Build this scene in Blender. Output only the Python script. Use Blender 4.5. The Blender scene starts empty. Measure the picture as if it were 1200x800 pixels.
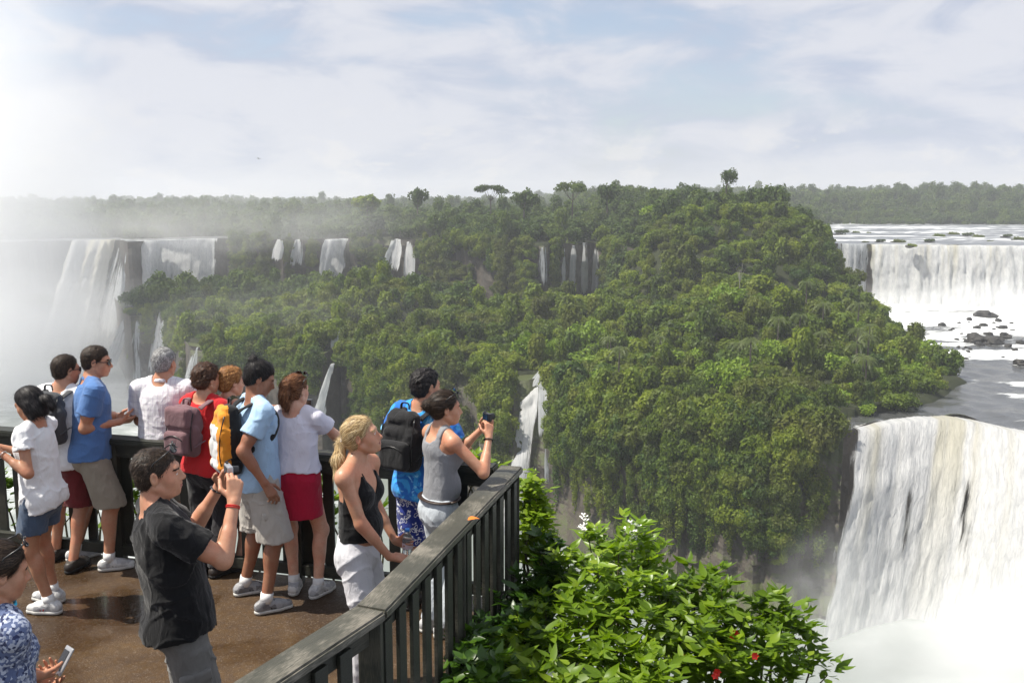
import bpy, bmesh, math, random
import numpy as np
from mathutils import Vector, Matrix

random.seed(7)
RNG = np.random.default_rng(11)
SC = bpy.context.scene
COL = SC.collection

# ------------------------------------------------------------------ camera
CAM_Z = 2.9
FPX = 1100.0                       # focal length in pixels of a 1200 px wide frame
PITCH = math.atan(165.0 / FPX)
cam_data = bpy.data.cameras.new("camera")
cam_data.sensor_width = 36.0
cam_data.lens = 36.0 * FPX / 1200.0
cam_data.clip_start = 0.1
cam_data.clip_end = 20000.0
cam = bpy.data.objects.new("camera", cam_data)
COL.objects.link(cam)
cam.location = (0, 0, CAM_Z)
cam.rotation_euler = (math.radians(90) - PITCH, 0, 0)
SC.camera = cam

# ------------------------------------------------------------------ light
SUN_EL, SUN_AZ = math.radians(60), math.radians(-95)     # azimuth from +Y towards +X: ahead and to the left
SKY_STRENGTH = 0.10
SUN_STRENGTH = 5.0
EXPOSURE = 0.58
CLOUD_STRENGTH = 0.575

sun_dir = Vector((math.sin(SUN_AZ) * math.cos(SUN_EL), math.cos(SUN_AZ) * math.cos(SUN_EL), math.sin(SUN_EL)))
sl = bpy.data.lights.new("sun", 'SUN')
sl.energy = SUN_STRENGTH
sl.angle = math.radians(0.6)
sl.color = (1.0, 0.945, 0.84)
so = bpy.data.objects.new("sun", sl)
COL.objects.link(so)
so.location = (0, 0, 60)
so.rotation_euler = (-sun_dir).to_track_quat('-Z', 'Y').to_euler()

SC.view_settings.view_transform = 'Standard'
SC.view_settings.look = 'None'
SC.view_settings.gamma = 1.0
SC.view_settings.exposure = EXPOSURE
SC.cycles.volume_bounces = 14
SC.cycles.max_bounces = 14
SC.cycles.diffuse_bounces = 3
SC.cycles.glossy_bounces = 3
SC.cycles.transmission_bounces = 4
SC.cycles.transparent_max_bounces = 16
SC.cycles.volume_max_steps = 256
SC.cycles.use_denoising = True
SC.cycles.caustics_reflective = False
SC.cycles.caustics_refractive = False
SC.cycles.sample_clamp_indirect = 6.0


# ------------------------------------------------------------------ node helper
class NT:
    """short-hand for building node trees"""
    def __init__(self, tree):
        self.t = tree
        self.n = tree.nodes
        self.l = tree.links

    def new(self, typ, **kw):
        nd = self.n.new(typ)
        for k, v in kw.items():
            setattr(nd, k, v)
        return nd

    def link(self, a, b):
        self.l.new(a, b)

    def put(self, sock, v):
        if isinstance(v, bpy.types.NodeSocket):
            self.l.new(v, sock)
        elif v is not None:
            if sock.type == 'RGBA' and not hasattr(v, '__len__'):
                v = (v, v, v, 1)
            elif sock.type == 'RGBA' and len(v) == 3:
                v = (*v, 1)
            sock.default_value = v

    def math(self, op, a, b=None, c=None, clamp=False):
        nd = self.new('ShaderNodeMath', operation=op, use_clamp=clamp)
        for i, v in enumerate((a, b, c)):
            self.put(nd.inputs[i], v)
        return nd.outputs[0]

    def vmath(self, op, a, b=None):
        nd = self.new('ShaderNodeVectorMath', operation=op)
        self.put(nd.inputs[0], a)
        if b is not None:
            self.put(nd.inputs[1], b)
        return nd.outputs['Value'] if op in ('LENGTH', 'DOT_PRODUCT', 'DISTANCE') else nd.outputs[0]

    def mix(self, f, a, b, mode='MIX'):
        nd = self.new('ShaderNodeMix', data_type='RGBA', blend_type=mode)
        self.put(nd.inputs[0], f)
        self.put(nd.inputs[6], a)
        self.put(nd.inputs[7], b)
        return nd.outputs[2]

    def noise(self, vec, scale, detail=4, rough=0.5, dist=0.0):
        nd = self.new('ShaderNodeTexNoise')
        nd.inputs['Scale'].default_value = scale
        nd.inputs['Detail'].default_value = detail
        nd.inputs['Roughness'].default_value = rough
        nd.inputs['Distortion'].default_value = dist
        if vec is not None:
            self.l.new(vec, nd.inputs['Vector'])
        return nd.outputs['Fac']

    def noisec(self, vec, scale, detail=2):
        nd = self.new('ShaderNodeTexNoise')
        nd.inputs['Scale'].default_value = scale
        nd.inputs['Detail'].default_value = detail
        self.l.new(vec, nd.inputs['Vector'])
        return nd.outputs['Color']

    def map(self, vec, scale=(1, 1, 1), rot=(0, 0, 0), loc=(0, 0, 0)):
        nd = self.new('ShaderNodeMapping')
        self.l.new(vec, nd.inputs[0])
        nd.inputs['Location'].default_value = loc
        nd.inputs['Rotation'].default_value = rot
        nd.inputs['Scale'].default_value = scale
        return nd.outputs[0]

    def ramp(self, f, lo, hi, a=0.0, b=1.0, smooth=True):
        nd = self.new('ShaderNodeMapRange', interpolation_type='SMOOTHSTEP' if smooth else 'LINEAR')
        self.put(nd.inputs[0], f)
        nd.inputs[1].default_value = lo
        nd.inputs[2].default_value = hi
        nd.inputs[3].default_value = a
        nd.inputs[4].default_value = b
        return nd.outputs[0]

    def cramp(self, f, stops):
        nd = self.new('ShaderNodeValToRGB')
        e = nd.color_ramp.elements
        while len(e) < len(stops):
            e.new(0.5)
        for el, (p, c) in zip(e, stops):
            el.position = p
            el.color = (*c, 1) if len(c) == 3 else c
        self.put(nd.inputs[0], f)
        return nd.outputs[0]

    def bump(self, h, strength=0.3, dist=0.01):
        nd = self.new('ShaderNodeBump')
        nd.inputs['Strength'].default_value = strength
        nd.inputs['Distance'].default_value = dist
        self.l.new(h, nd.inputs['Height'])
        return nd.outputs[0]


def new_mat(name):
    m = bpy.data.materials.new(name)
    m.use_nodes = True
    m.node_tree.nodes.clear()
    t = NT(m.node_tree)
    t.out = t.new('ShaderNodeOutputMaterial')
    return m, t


def principled(t, color, rough=0.6, normal=None, spec=0.5, alpha=None, **kw):
    b = t.new('ShaderNodeBsdfPrincipled')
    t.put(b.inputs['Base Color'], color)
    t.put(b.inputs['Roughness'], rough)
    t.put(b.inputs['Specular IOR Level'], spec)
    if normal is not None:
        t.put(b.inputs['Normal'], normal)
    if alpha is not None:
        t.put(b.inputs['Alpha'], alpha)
    for k, v in kw.items():
        t.put(b.inputs[k], v)
    return b


# ------------------------------------------------------------------ sky
world = bpy.data.worlds.new("World")
SC.world = world
world.use_nodes = True
world.node_tree.nodes.clear()
w = NT(world.node_tree)
wout = w.new('ShaderNodeOutputWorld')
sky = w.new('ShaderNodeTexSky', sky_type='NISHITA')
sky.sun_disc = False
sky.sun_elevation = SUN_EL
sky.sun_rotation = SUN_AZ % (2 * math.pi)
sky.air_density = 1.0
sky.dust_density = 1.5
sky.ozone_density = 1.0
tc = w.new('ShaderNodeTexCoord').outputs['Generated']
sep = w.new('ShaderNodeSeparateXYZ')
w.link(tc, sep.inputs[0])
zz = w.math('ADD', w.math('MAXIMUM', sep.outputs[2], 0.0), 0.13)
cmb = w.new('ShaderNodeCombineXYZ')
w.link(w.math('DIVIDE', sep.outputs[0], zz), cmb.inputs[0])
w.link(w.math('DIVIDE', sep.outputs[1], zz), cmb.inputs[1])
flat = cmb.outputs[0]
dirs = w.map(tc, (1.0, 1.0, 2.3), loc=(0.4, 0.9, 0.15))
lay = w.noise(dirs, 2.6, 7, 0.56, 0.5)
fine = w.noise(w.map(tc, (1.0, 1.0, 2.9), loc=(3.3, 1.4, 0.6)), 7.5, 8, 0.58, 0.5)
cum = w.noise(w.map(tc, (1, 1, 2.2), loc=(1.2, 0.3, 0.0)), 13.0, 7, 0.56, 0.3)
cover = w.math('ADD', w.math('MULTIPLY', lay, 0.72), w.math('MULTIPLY', fine, 0.28))
cover = w.ramp(cover, 0.37, 0.50, 0.30, 1.0)
low = w.ramp(sep.outputs[2], 0.02, 0.12, 1.0, 0.0)
puff = w.math('MULTIPLY', w.ramp(cum, 0.53, 0.64), low)
cover = w.math('MAXIMUM', cover, puff, clamp=True)
tone = w.math('ADD', w.math('MULTIPLY', fine, 0.6), w.math('MULTIPLY', lay, 0.4))
bright = w.mix(w.ramp(tone, 0.40, 0.58), (0.52, 0.60, 0.78), (0.82, 0.845, 0.93))
bright = w.mix(puff, bright, (0.95, 0.94, 0.95))
bg1 = w.new('ShaderNodeBackground')
w.link(sky.outputs[0], bg1.inputs[0])
bg1.inputs[1].default_value = SKY_STRENGTH
bg2 = w.new('ShaderNodeBackground')
w.link(bright, bg2.inputs[0])
bg2.inputs[1].default_value = CLOUD_STRENGTH
mx = w.new('ShaderNodeMixShader')
w.link(cover, mx.inputs[0])
w.link(bg1.outputs[0], mx.inputs[1])
w.link(bg2.outputs[0], mx.inputs[2])
w.link(mx.outputs[0], wout.inputs[0])


# ------------------------------------------------------------------ helpers
_cp, _sp = math.cos(PITCH), math.sin(PITCH)


def ray(px, py):
    dx, dy = (px - 600) / FPX, (400 - py) / FPX
    return Vector((dx, _cp + dy * _sp, -_sp + dy * _cp))


def at_y(px, py, y):
    d = ray(px, py)
    return Vector((0, 0, CAM_Z)) + d * (y / d.y)


def at_z(px, py, z):
    d = ray(px, py)
    return Vector((0, 0, CAM_Z)) + d * ((z - CAM_Z) / d.z)


def tag(o, label=None, cat=None, group=None, kind=None):
    if label:
        o['label'] = label
    if cat:
        o['category'] = cat
    if group:
        o['group'] = group
    if kind:
        o['kind'] = kind
    return o


def empty(name, loc=(0, 0, 0), label=None, cat=None, group=None):
    o = bpy.data.objects.new(name, None)
    o.empty_display_size = 0.1
    COL.objects.link(o)
    o.location = loc
    tag(o, label, cat, group)
    return o


def link(name, me, parent=None, mats=None, loc=None):
    o = bpy.data.objects.new(name, me)
    COL.objects.link(o)
    if mats is not None:
        for m in (mats if isinstance(mats, (list, tuple)) else [mats]):
            me.materials.append(m)
    if parent is not None:
        o.parent = parent
    if loc is not None:
        o.location = loc
    return o


def np_mesh(name, verts, faces, smooth=True, uv=None, matidx=None):
    """mesh from numpy arrays; faces an (n,3) or (n,4) array"""
    verts = np.asarray(verts, dtype=np.float32)
    faces = np.asarray(faces, dtype=np.int32)
    me = bpy.data.meshes.new(name)
    nf, k = faces.shape
    me.vertices.add(len(verts))
    me.vertices.foreach_set('co', verts.ravel())
    me.loops.add(nf * k)
    me.loops.foreach_set('vertex_index', faces.ravel())
    me.polygons.add(nf)
    me.polygons.foreach_set('loop_start', np.arange(0, nf * k, k, dtype=np.int32))
    me.polygons.foreach_set('loop_total', np.full(nf, k, dtype=np.int32))
    if uv is not None:
        l = me.uv_layers.new(name='UVMap')
        l.data.foreach_set('uv', np.asarray(uv, np.float32)[faces.ravel()].ravel())
    if matidx is not None:
        me.polygons.foreach_set('material_index', np.asarray(matidx, np.int32))
    me.polygons.foreach_set('use_smooth', np.full(nf, bool(smooth)))
    me.update(calc_edges=True)
    return me


def grid_faces(nu, nv):
    """quads of a grid whose vertex (i,j) is i*nv+j"""
    i, j = np.meshgrid(np.arange(nu - 1), np.arange(nv - 1), indexing='ij')
    a = (i * nv + j).ravel()
    return np.stack([a, a + nv, a + nv + 1, a + 1], 1)


# --- value noise in numpy
_perm = np.random.default_rng(5).random((64, 64, 64)).astype(np.float32)


def vnoise(x, y, z=0.0):
    x, y, z = np.broadcast_arrays(np.asarray(x, np.float32), np.asarray(y, np.float32), np.asarray(z, np.float32))
    xi, yi, zi = np.floor(x).astype(int), np.floor(y).astype(int), np.floor(z).astype(int)
    fx, fy, fz = x - xi, y - yi, z - zi
    fx, fy, fz = fx * fx * (3 - 2 * fx), fy * fy * (3 - 2 * fy), fz * fz * (3 - 2 * fz)
    r = 0
    for a in (0, 1):
        wx = fx if a else 1 - fx
        for b in (0, 1):
            wy = fy if b else 1 - fy
            for c in (0, 1):
                wz = fz if c else 1 - fz
                r = r + wx * wy * wz * _perm[(xi + a) & 63, (yi + b) & 63, (zi + c) & 63]
    return r * 2 - 1


def fbm(x, y, z=0.0, oct=4, gain=0.5):
    r, a = 0, 1.0
    for i in range(oct):
        f = 2.03 ** i
        r = r + a * vnoise(np.asarray(x) * f + 17 * i, np.asarray(y) * f + 5 * i, np.asarray(z) * f + 9 * i)
        a *= gain
    return r


def sstep(a, b, x):
    t = np.clip((x - a) / (b - a), 0, 1)
    return t * t * (3 - 2 * t)


def box_bm(bm, size, loc=(0, 0, 0), rot=None, bevel=0.0):
    m = Matrix.Translation(loc)
    if rot is not None:
        m = m @ (rot if isinstance(rot, Matrix) else Matrix.Rotation(rot, 4, 'Z'))
    r = bmesh.ops.create_cube(bm, size=1.0, matrix=m @ Matrix.Diagonal((*size, 1)))
    if bevel:
        es = list({e for v in r['verts'] for e in v.link_edges})
        bmesh.ops.bevel(bm, geom=es, offset=bevel, segments=2, affect='EDGES', profile=0.6)


def bm_obj(name, bm, parent=None, mat=None, smooth=False):
    me = bpy.data.meshes.new(name)
    bm.to_mesh(me)
    bm.free()
    if smooth:
        me.polygons.foreach_set('use_smooth', np.full(len(me.polygons), True))
    return link(name, me, parent, mat)


def tube(pts, rad, seg=8, flat=1.0, up=None):
    """swept tube -> (verts, quads); rad a number or one per point; flat squeezes it along its normal"""
    pts = [Vector(p) for p in pts]
    n = len(pts)
    rad = [rad] * n if not hasattr(rad, '__len__') else rad
    V, F = [], []
    many = up is not None and hasattr(up[0], '__len__')
    ref = Vector(up) if up is not None and not many else Vector((0.13, 0.21, 0.97))
    for i, p in enumerate(pts):
        if many:
            ref = Vector(up[i])
        t = (pts[min(i + 1, n - 1)] - pts[max(i - 1, 0)]).normalized()
        a = t.cross(ref)
        if a.length < 1e-3:
            a = t.cross(Vector((1, 0, 0)))
        a.normalize()
        b = a.cross(t).normalized()
        for k in range(seg):
            c, s = math.cos(2 * math.pi * k / seg), math.sin(2 * math.pi * k / seg)
            V.append(p + a * (c * rad[i]) + b * (s * rad[i] * flat))
        if i:
            o = (i - 1) * seg
            for k in range(seg):
                F.append((o + k, o + (k + 1) % seg, o + seg + (k + 1) % seg, o + seg + k))
    V.append(pts[0]); V.append(pts[-1])
    c0, c1 = len(V) - 2, len(V) - 1
    o = (n - 1) * seg
    for k in range(seg):
        F.append((c0, (k + 1) % seg, k, k))
        F.append((c1, o + k, o + (k + 1) % seg, o + (k + 1) % seg))
    return V, F


def poly_obj(name, V, F, parent=None, mat=None, smooth=True):
    me = bpy.data.meshes.new(name)
    F = [tuple(dict.fromkeys(f)) for f in F]
    me.from_pydata([tuple(v) for v in V], [], F)
    if smooth:
        me.polygons.foreach_set('use_smooth', np.full(len(me.polygons), True))
    return link(name, me, parent, mat)


def tube_obj(name, pts, rad, parent=None, mat=None, seg=8, flat=1.0, up=None):
    V, F = tube(pts, rad, seg, flat, up)
    return poly_obj(name, V, F, parent, mat)


def spline(pts, n=8):
    """Catmull-Rom through points"""
    P = [Vector(p) for p in pts]
    P = [P[0] * 2 - P[1]] + P + [P[-1] * 2 - P[-2]]
    out = []
    for i in range(1, len(P) - 2):
        for k in range(n):
            t = k / n
            a, b, c, d = P[i - 1], P[i], P[i + 1], P[i + 2]
            out.append(0.5 * ((2 * b) + (c - a) * t + (2 * a - 5 * b + 4 * c - d) * t * t + (3 * b - 3 * c + d - a) * t ** 3))
    out.append(P[-2])
    return out

# ================================================================== materials of the land
def mat_rock(name="wet_basalt", moss=True, tone=(1, 1, 1)):
    m, t = new_mat(name)
    pos = t.new('ShaderNodeNewGeometry').outputs['Position']
    a = t.noise(t.map(pos, (1, 1, 0.35)), 0.22, 8, 0.65, 0.4)
    b = t.noise(t.map(pos, (1, 1, 3.0)), 0.35, 5, 0.6)
    c = t.noise(pos, 1.6, 6, 0.65)
    col = t.cramp(a, [(0.28, (0.026, 0.023, 0.021)), (0.48, (0.060, 0.051, 0.042)), (0.64, (0.098, 0.080, 0.063)), (0.85, (0.16, 0.138, 0.112))])
    col = t.mix(t.ramp(b, 0.35, 0.65, 0.0, 0.55), col, (0.045, 0.038, 0.032), 'MIX')
    if tone != (1, 1, 1):
        col = t.mix(1.0, col, tone, 'MULTIPLY')
    nz = t.new('ShaderNodeSeparateXYZ')
    t.link(t.new('ShaderNodeNewGeometry').outputs['Normal'], nz.inputs[0])
    up = t.math('ADD', t.math('MULTIPLY', nz.outputs[2], 0.55), t.math('MULTIPLY', c, 0.8))
    if moss:
        col = t.mix(t.ramp(up, 0.56, 0.86), col, t.mix(c, (0.030, 0.045, 0.012), (0.075, 0.085, 0.022)))
    h = t.math('ADD', t.math('MULTIPLY', a, 0.6), t.math('MULTIPLY', c, 0.5))
    p = principled(t, col, 0.62, t.bump(h, 0.9, 0.5), 0.35)
    t.link(p.outputs[0], t.out.inputs[0])
    return m


def mat_soil():
    m, t = new_mat("forest_floor")
    pos = t.new('ShaderNodeNewGeometry').outputs['Position']
    a = t.noise(pos, 0.3, 6, 0.6)
    col = t.cramp(a, [(0.3, (0.016, 0.020, 0.009)), (0.6, (0.028, 0.034, 0.014)), (0.8, (0.045, 0.040, 0.024))])
    p = principled(t, col, 0.9, None, 0.2)
    t.link(p.outputs[0], t.out.inputs[0])
    return m


def mat_river(name, body, foam_lo, foam_hi, scale, stretch, rough=0.16, wave=0.5):
    m, t = new_mat(name)
    pos = t.new('ShaderNodeNewGeometry').outputs['Position']
    q = t.map(pos, stretch)
    wv = t.noise(q, scale * 6, 5, 0.6, 0.4)
    f1 = t.noise(q, scale, 8, 0.62, 0.7)
    f2 = t.noise(q, scale * 9, 6, 0.7, 0.3)
    f = t.math('ADD', t.math('MULTIPLY', f1, 0.78), t.math('MULTIPLY', f2, 0.22))
    at = t.new('ShaderNodeAttribute', attribute_name='foam')
    f = t.math('ADD', f, t.math('MULTIPLY', at.outputs['Fac'], 0.35))
    foam = t.ramp(f, foam_lo, foam_hi)
    col = t.mix(foam, body, (0.78, 0.80, 0.80))
    p = principled(t, col, t.ramp(foam, 0, 1, rough, 0.7), t.bump(t.math('ADD', wv, t.math('MULTIPLY', foam, 0.5)), wave, 0.35), 0.5)
    t.link(p.outputs[0], t.out.inputs[0])
    return m


def mat_fall(name, cover=0.42, tint=0.0, dirty=(0.72, 0.735, 0.745), gap=0.12, grey=0.5, fleck=0.55):
    """falling water: white strands over clear gaps, UV in metres (across, down); u also kept 0..1 in a second attribute"""
    m, t = new_mat(name)
    uv = t.new('ShaderNodeUVMap', uv_map='UVMap').outputs[0]
    s1 = t.noise(t.map(uv, (1.0, 0.045, 1)), 0.75, 6, 0.62, 0.25)
    s2 = t.noise(t.map(uv, (1.0, 0.12, 1), loc=(9, 4, 0)), 2.3, 6, 0.7, 0.3)
    s3 = t.noise(t.map(uv, (1.0, 0.10, 1), loc=(2, 7, 0)), 0.23, 4, 0.55, 0.5)
    st = t.math('ADD', t.math('ADD', t.math('MULTIPLY', s1, 0.42), t.math('MULTIPLY', s2, 0.26)), t.math('MULTIPLY', s3, 0.32))
    at = t.new('ShaderNodeAttribute', attribute_name='edge').outputs['Fac']        # 1 in the body of the sheet, 0 at its torn rim
    a = t.math('ADD', st, t.math('MULTIPLY', t.math('SUBTRACT', at, 1.0), 0.45))
    alpha = t.ramp(a, cover - gap * 0.5, cover + gap * 0.5)
    grain = t.noise(t.map(uv, (1.0, 0.30, 1)), 1.7, 6, 0.72, 0.6)
    col = t.mix(t.ramp(st, cover, cover + 0.16), (0.72 - grey * 0.42, 0.74 - grey * 0.41, 0.76 - grey * 0.40), dirty)
    col = t.mix(t.ramp(grain, 0.36, 0.60, fleck, 0.0), col, (0.34, 0.37, 0.40))
    if tint:
        drop = t.new('ShaderNodeAttribute', attribute_name='drop').outputs['Fac']
        y = t.noise(t.map(uv, (1, 0.02, 1), loc=(5, 1, 0)), 0.16, 3, 0.6)
        y = t.math('MULTIPLY', t.ramp(y, 0.46, 0.62), t.ramp(drop, 0.05, 0.75, tint, 0.1))
        col = t.mix(y, col, (0.58, 0.52, 0.30))
    h = t.math('ADD', st, t.math('MULTIPLY', grain, 0.6))
    p = principled(t, col, 0.6, t.bump(h, 0.8, 0.7), 0.2, alpha)
    tr = t.new('ShaderNodeBsdfTranslucent')
    t.link(col, tr.inputs[0])
    tp = t.new('ShaderNodeBsdfTransparent')
    m2 = t.new('ShaderNodeMixShader')
    t.link(alpha, m2.inputs[0]); t.link(tp.outputs[0], m2.inputs[1]); t.link(tr.outputs[0], m2.inputs[2])
    m3 = t.new('ShaderNodeMixShader')
    m3.inputs[0].default_value = 0.5
    t.link(p.outputs[0], m3.inputs[1]); t.link(m2.outputs[0], m3.inputs[2])
    t.link(m3.outputs[0], t.out.inputs[0])
    return m


M_ROCK, M_SOIL = mat_rock(), mat_soil()
M_BOULDER = mat_rock("dark_river_rock", False, (0.55, 0.62, 0.70))
M_MID = mat_river("rapids_water", (0.060, 0.062, 0.062), 0.585, 0.68, 0.055, (0.55, 1.3, 1), 0.22, 0.6)
M_UPPER = mat_river("upper_water", (0.10, 0.105, 0.11), 0.50, 0.60, 0.05, (0.3, 1.6, 1), 0.3, 0.3)
M_LOWER = mat_river("gorge_water", (0.20, 0.225, 0.21), 0.50, 0.74, 0.03, (0.8, 1.2, 1), 0.4, 0.4)
M_FALL = mat_fall("falling_water", 0.43, 0, gap=0.12)
M_FALL_FAR = mat_fall("distant_falling_water", 0.38, 0, (0.90, 0.905, 0.91), gap=0.12, grey=0.06, fleck=0.3)
M_FALL_THIN = mat_fall("thin_falling_water", 0.50, 0, gap=0.14, grey=0.9)
M_FALL_FULL = mat_fall("heavy_falling_water", 0.33, 0.45, (0.84, 0.845, 0.835), gap=0.16, grey=0.30, fleck=0.30)
M_FALL_NEAR = mat_fall("near_falling_water", 0.33, 0.5, (0.88, 0.88, 0.87), gap=0.16, grey=0.34, fleck=0.34)

# ================================================================== lie of the land
Z_UP, Z_MID, Z_LOW = -14.0, -36.0, -62.0


def edge_fn(ctrl, z, amp, freq, seed):
    p = [at_z(px, py, z) for px, py in ctrl]
    u = np.array([q.x / q.y for q in p])
    y = np.array([q.y for q in p])
    o = np.argsort(u)
    u, y = u[o], y[o]

    def f(uu):
        uu = np.asarray(uu, np.float64)
        return np.interp(uu, u, y) + amp * fbm(uu * freq + seed, seed * 3.1, 0.5, 3)
    return f


def px_u(px, py=300):
    d = ray(px, py)
    return d.x / d.y


r_up = edge_fn([(-500, 292), (-100, 286), (85, 282), (138, 281), (150, 284), (200, 281), (262, 279), (330, 281), (410, 280), (490, 281),
                (600, 286), (640, 287), (700, 284), (745, 292), (960, 286), (985, 286), (1100, 287), (1200, 288), (1700, 296)], Z_UP, 4.0, 45, 3)
_low = edge_fn([(-500, 330), (60, 326), (120, 332), (150, 372), (184, 369), (222, 403), (300, 408), (376, 415), (400, 408), (440, 420), (560, 440),
                (600, 447), (640, 446), (690, 470), (800, 492), (900, 500), (1000, 503), (1060, 489), (1130, 486), (1165, 499), (1200, 503), (1300, 520), (1700, 560)],
               Z_MID, 2.5, 38, 8)


def r_low(u):
    return np.minimum(_low(u), r_up(u) - 6)


SH_Y = [100, 140, 158, 172, 200, 230, 260, 300, 345, 400]
SH_X = [45, 52, 61, 75, 97, 102, 108, 116, 128, 140]


def shore(y):
    return np.interp(y, SH_Y, SH_X)


def height(X, Y):
    X, Y = np.asarray(X, np.float64), np.asarray(Y, np.float64)
    u = X / np.maximum(Y, 1.0)
    ru, rl = r_up(u), r_low(u)
    # plateau
    up = Z_UP - 0.3 + 1.2 * fbm(X / 60, Y / 60, 1, 3)
    hill = 15 * sstep(0, 190, Y - 640 - 40 * np.sin(X / 150)) * np.exp(-((X - 420) / 230) ** 4)
    up = up + hill + 2 * fbm(X / 500, Y / 500, 2, 2) * sstep(700, 1500, Y) + 5 * np.exp(-((X - 5) / 60) ** 2 - ((Y - 480) / 60) ** 2)
    riv = sstep(0, 10, X - 0.322 * Y - 1) * (1 - sstep(0, 25, Y - 640 - 40 * np.sin(X / 150)))
    rivl = sstep(0, 12, -0.31 * Y - X) * (1 - sstep(22, 30, Y - ru))
    up = np.where(Y < 1200, up * (1 - riv) + (Z_UP - 3) * riv, up)
    up = up * (1 - rivl) + (Z_UP - 3) * rivl
    # bench
    b = Z_MID + 0.6 + 1.5 * fbm(X / 40, Y / 40, 4, 3)
    dx = X - 80
    b1 = 34 * np.exp(-np.where(dx > 0, (dx / 27.0) ** 6, (dx / 42.0) ** 6)) * np.exp(-np.where(Y < 320, ((Y - 320) / 48.0) ** 2, 0))
    b2 = 14 * np.exp(-((X - 62) / 27.0) ** 2 - ((Y - 240) / 36.0) ** 2)
    b3 = 12 * np.exp(-((X + 45) / 20.0) ** 2 - ((Y - 300) / 22.0) ** 2)
    b4 = 5 * np.exp(-((X - 10) / 30.0) ** 2 - ((Y - 290) / 30.0) ** 2)
    b5 = -11 * np.exp(-((X - 18) / 42.0) ** 2 - ((Y - 372) / 48.0) ** 2)
    b = b + np.maximum(b1, b2) + b3 + b4 + b5
    sea = sstep(-1, 7, X - shore(Y)) * (Y < 380) * (Y > 100)
    b = b * (1 - sea) + (Z_MID - 3.0) * sea
    low = Z_LOW - 2.5 + 0.8 * fbm(X / 30, Y / 30, 7, 2)
    s1 = sstep(6, 9, Y - rl)
    s2 = sstep(6, 10, Y - ru)
    b1up = np.where((X > 10) & (X < 125), np.maximum(up, b), up)
    h = low * (1 - s1) + b * s1
    h = h * (1 - s2) + b1up * s2
    near = -0.6 - 1.1 * np.maximum(0, Y - 7.2) - 0.55 * np.maximum(0, X - 0.3)
    near = near + 0.35 * fbm(X / 3, Y / 3, 3, 2) * sstep(7, 12, Y)
    return np.where(Y < 90, np.maximum(near, Z_LOW - 2.5), h)


# ---- ground: one sheet out to the horizon
def build_ground():
    us = np.linspace(px_u(-420), px_u(1560), 420)
    rs = np.concatenate([np.linspace(-6, 12, 24), np.geomspace(13, 130, 40), np.linspace(132, 460, 165), np.geomspace(468, 6000, 70)])
    U, R = np.meshgrid(us, rs, indexing='ij')
    X = U * np.maximum(R, 14.0)
    H = height(X, R)
    me = np_mesh("ground", np.stack([X, R, H], -1).reshape(-1, 3), grid_faces(len(us), len(rs))[:, ::-1])
    o = link("ground", me, None, M_SOIL)
    tag(o, "forest floor of the plateau, island and slope", kind='structure')


build_ground()


# ---- cliffs
ISLAND_PROFILE = ((0, 0.15, 0.36, 0.5, 0.74, 1.0), (0, 5.0, 10.5, 12.0, 14.5, 24.0))      # share of the drop, metres out
GORGE_PROFILE = ((0, 0.12, 0.3, 0.5, 0.8, 1.0), (0, 2.5, 5.0, 5.8, 7.5, 12.0))
def cliff(name, edge, u0, u1, step, z_top, z_bot, lean, amp, kcol, label, nv, talus=1.3):
    n = int((u1 - u0) * float(edge((u0 + u1) / 2)) / step)
    us = np.linspace(u0, u1, n)
    Y0 = edge(us)
    prof = [(16, -0.9), (5, -0.7), (1.5, -0.4)]
    V = []
    ys = np.linspace(0, 1, nv)
    back = np.array([p[0] for p in prof] + list(-np.interp(ys, *talus) if isinstance(talus, tuple) else -lean * ys ** talus))
    zz = np.array([z_top + p[1] for p in prof] + list(z_top + (z_bot - z_top) * ys))
    U, B = np.meshgrid(us, back, indexing='ij')
    _, Z = np.meshgrid(us, zz, indexing='ij')
    Yb = np.repeat(Y0[:, None], len(back), 1)
    s = U * Yb
    face = np.concatenate([np.zeros(3), np.ones(nv)])[None, :] * np.concatenate([np.zeros(3), sstep(0, 0.06, ys)])[None, :]
    big = fbm(s / 14, Z / 18, 3.3, 3)
    cw = kcol
    colm = np.floor(s / cw + 0.6 * vnoise(s / 9, Z / 7, 2))
    blk = vnoise(colm * 0.71 + 0.5, np.floor(Z / 3.2 + vnoise(colm * 0.37, 1.5)) * 0.83, 5.5)
    strata = np.abs(vnoise(s / 30, Z / 2.4, 8.1))
    fin = fbm(s / 1.9, Z / 1.9, 6.2, 3)
    disp = face * (amp * big + 0.28 * amp * blk + 0.22 * amp * strata + 0.16 * amp * fin)
    Yn = Yb + B - disp
    X = U * Yn
    top = fbm(s / 9, Yn / 9, 2.2, 2) * (1 - face) * 0.6
    me = np_mesh(name, np.stack([X, Yn, Z + top], -1).reshape(-1, 3), grid_faces(len(us), len(back)), smooth=False)
    o = link(name, me, None, M_ROCK)
    tag(o, label, kind='structure')
    return o


cliff("plateau_cliff", r_up, px_u(-420), px_u(1560), 1.6, Z_UP, Z_MID - 16, 3.0, 2.2, 3.0,
      "dark cliff under the rim of the upper plateau", 16)
cliff("gorge_cliff", r_low, px_u(-200), px_u(560), 1.4, Z_MID, Z_LOW - 3, 5.0, 2.4, 2.6,
      "misty cliff dropping from the bench to the gorge river", 22, GORGE_PROFILE)
cliff("island_cliff", r_low, px_u(560), px_u(1000), 0.7, Z_MID, Z_LOW - 3, 20.0, 3.0, 2.2,
      "bare brown basalt cliff under the green island", 50, ISLAND_PROFILE)
cliff("fall_cliff", r_low, px_u(1000), px_u(1560), 1.2, Z_MID, Z_LOW - 3, 5.0, 2.0, 2.2,
      "dark cliff behind the huge near waterfall", 24)


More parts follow.
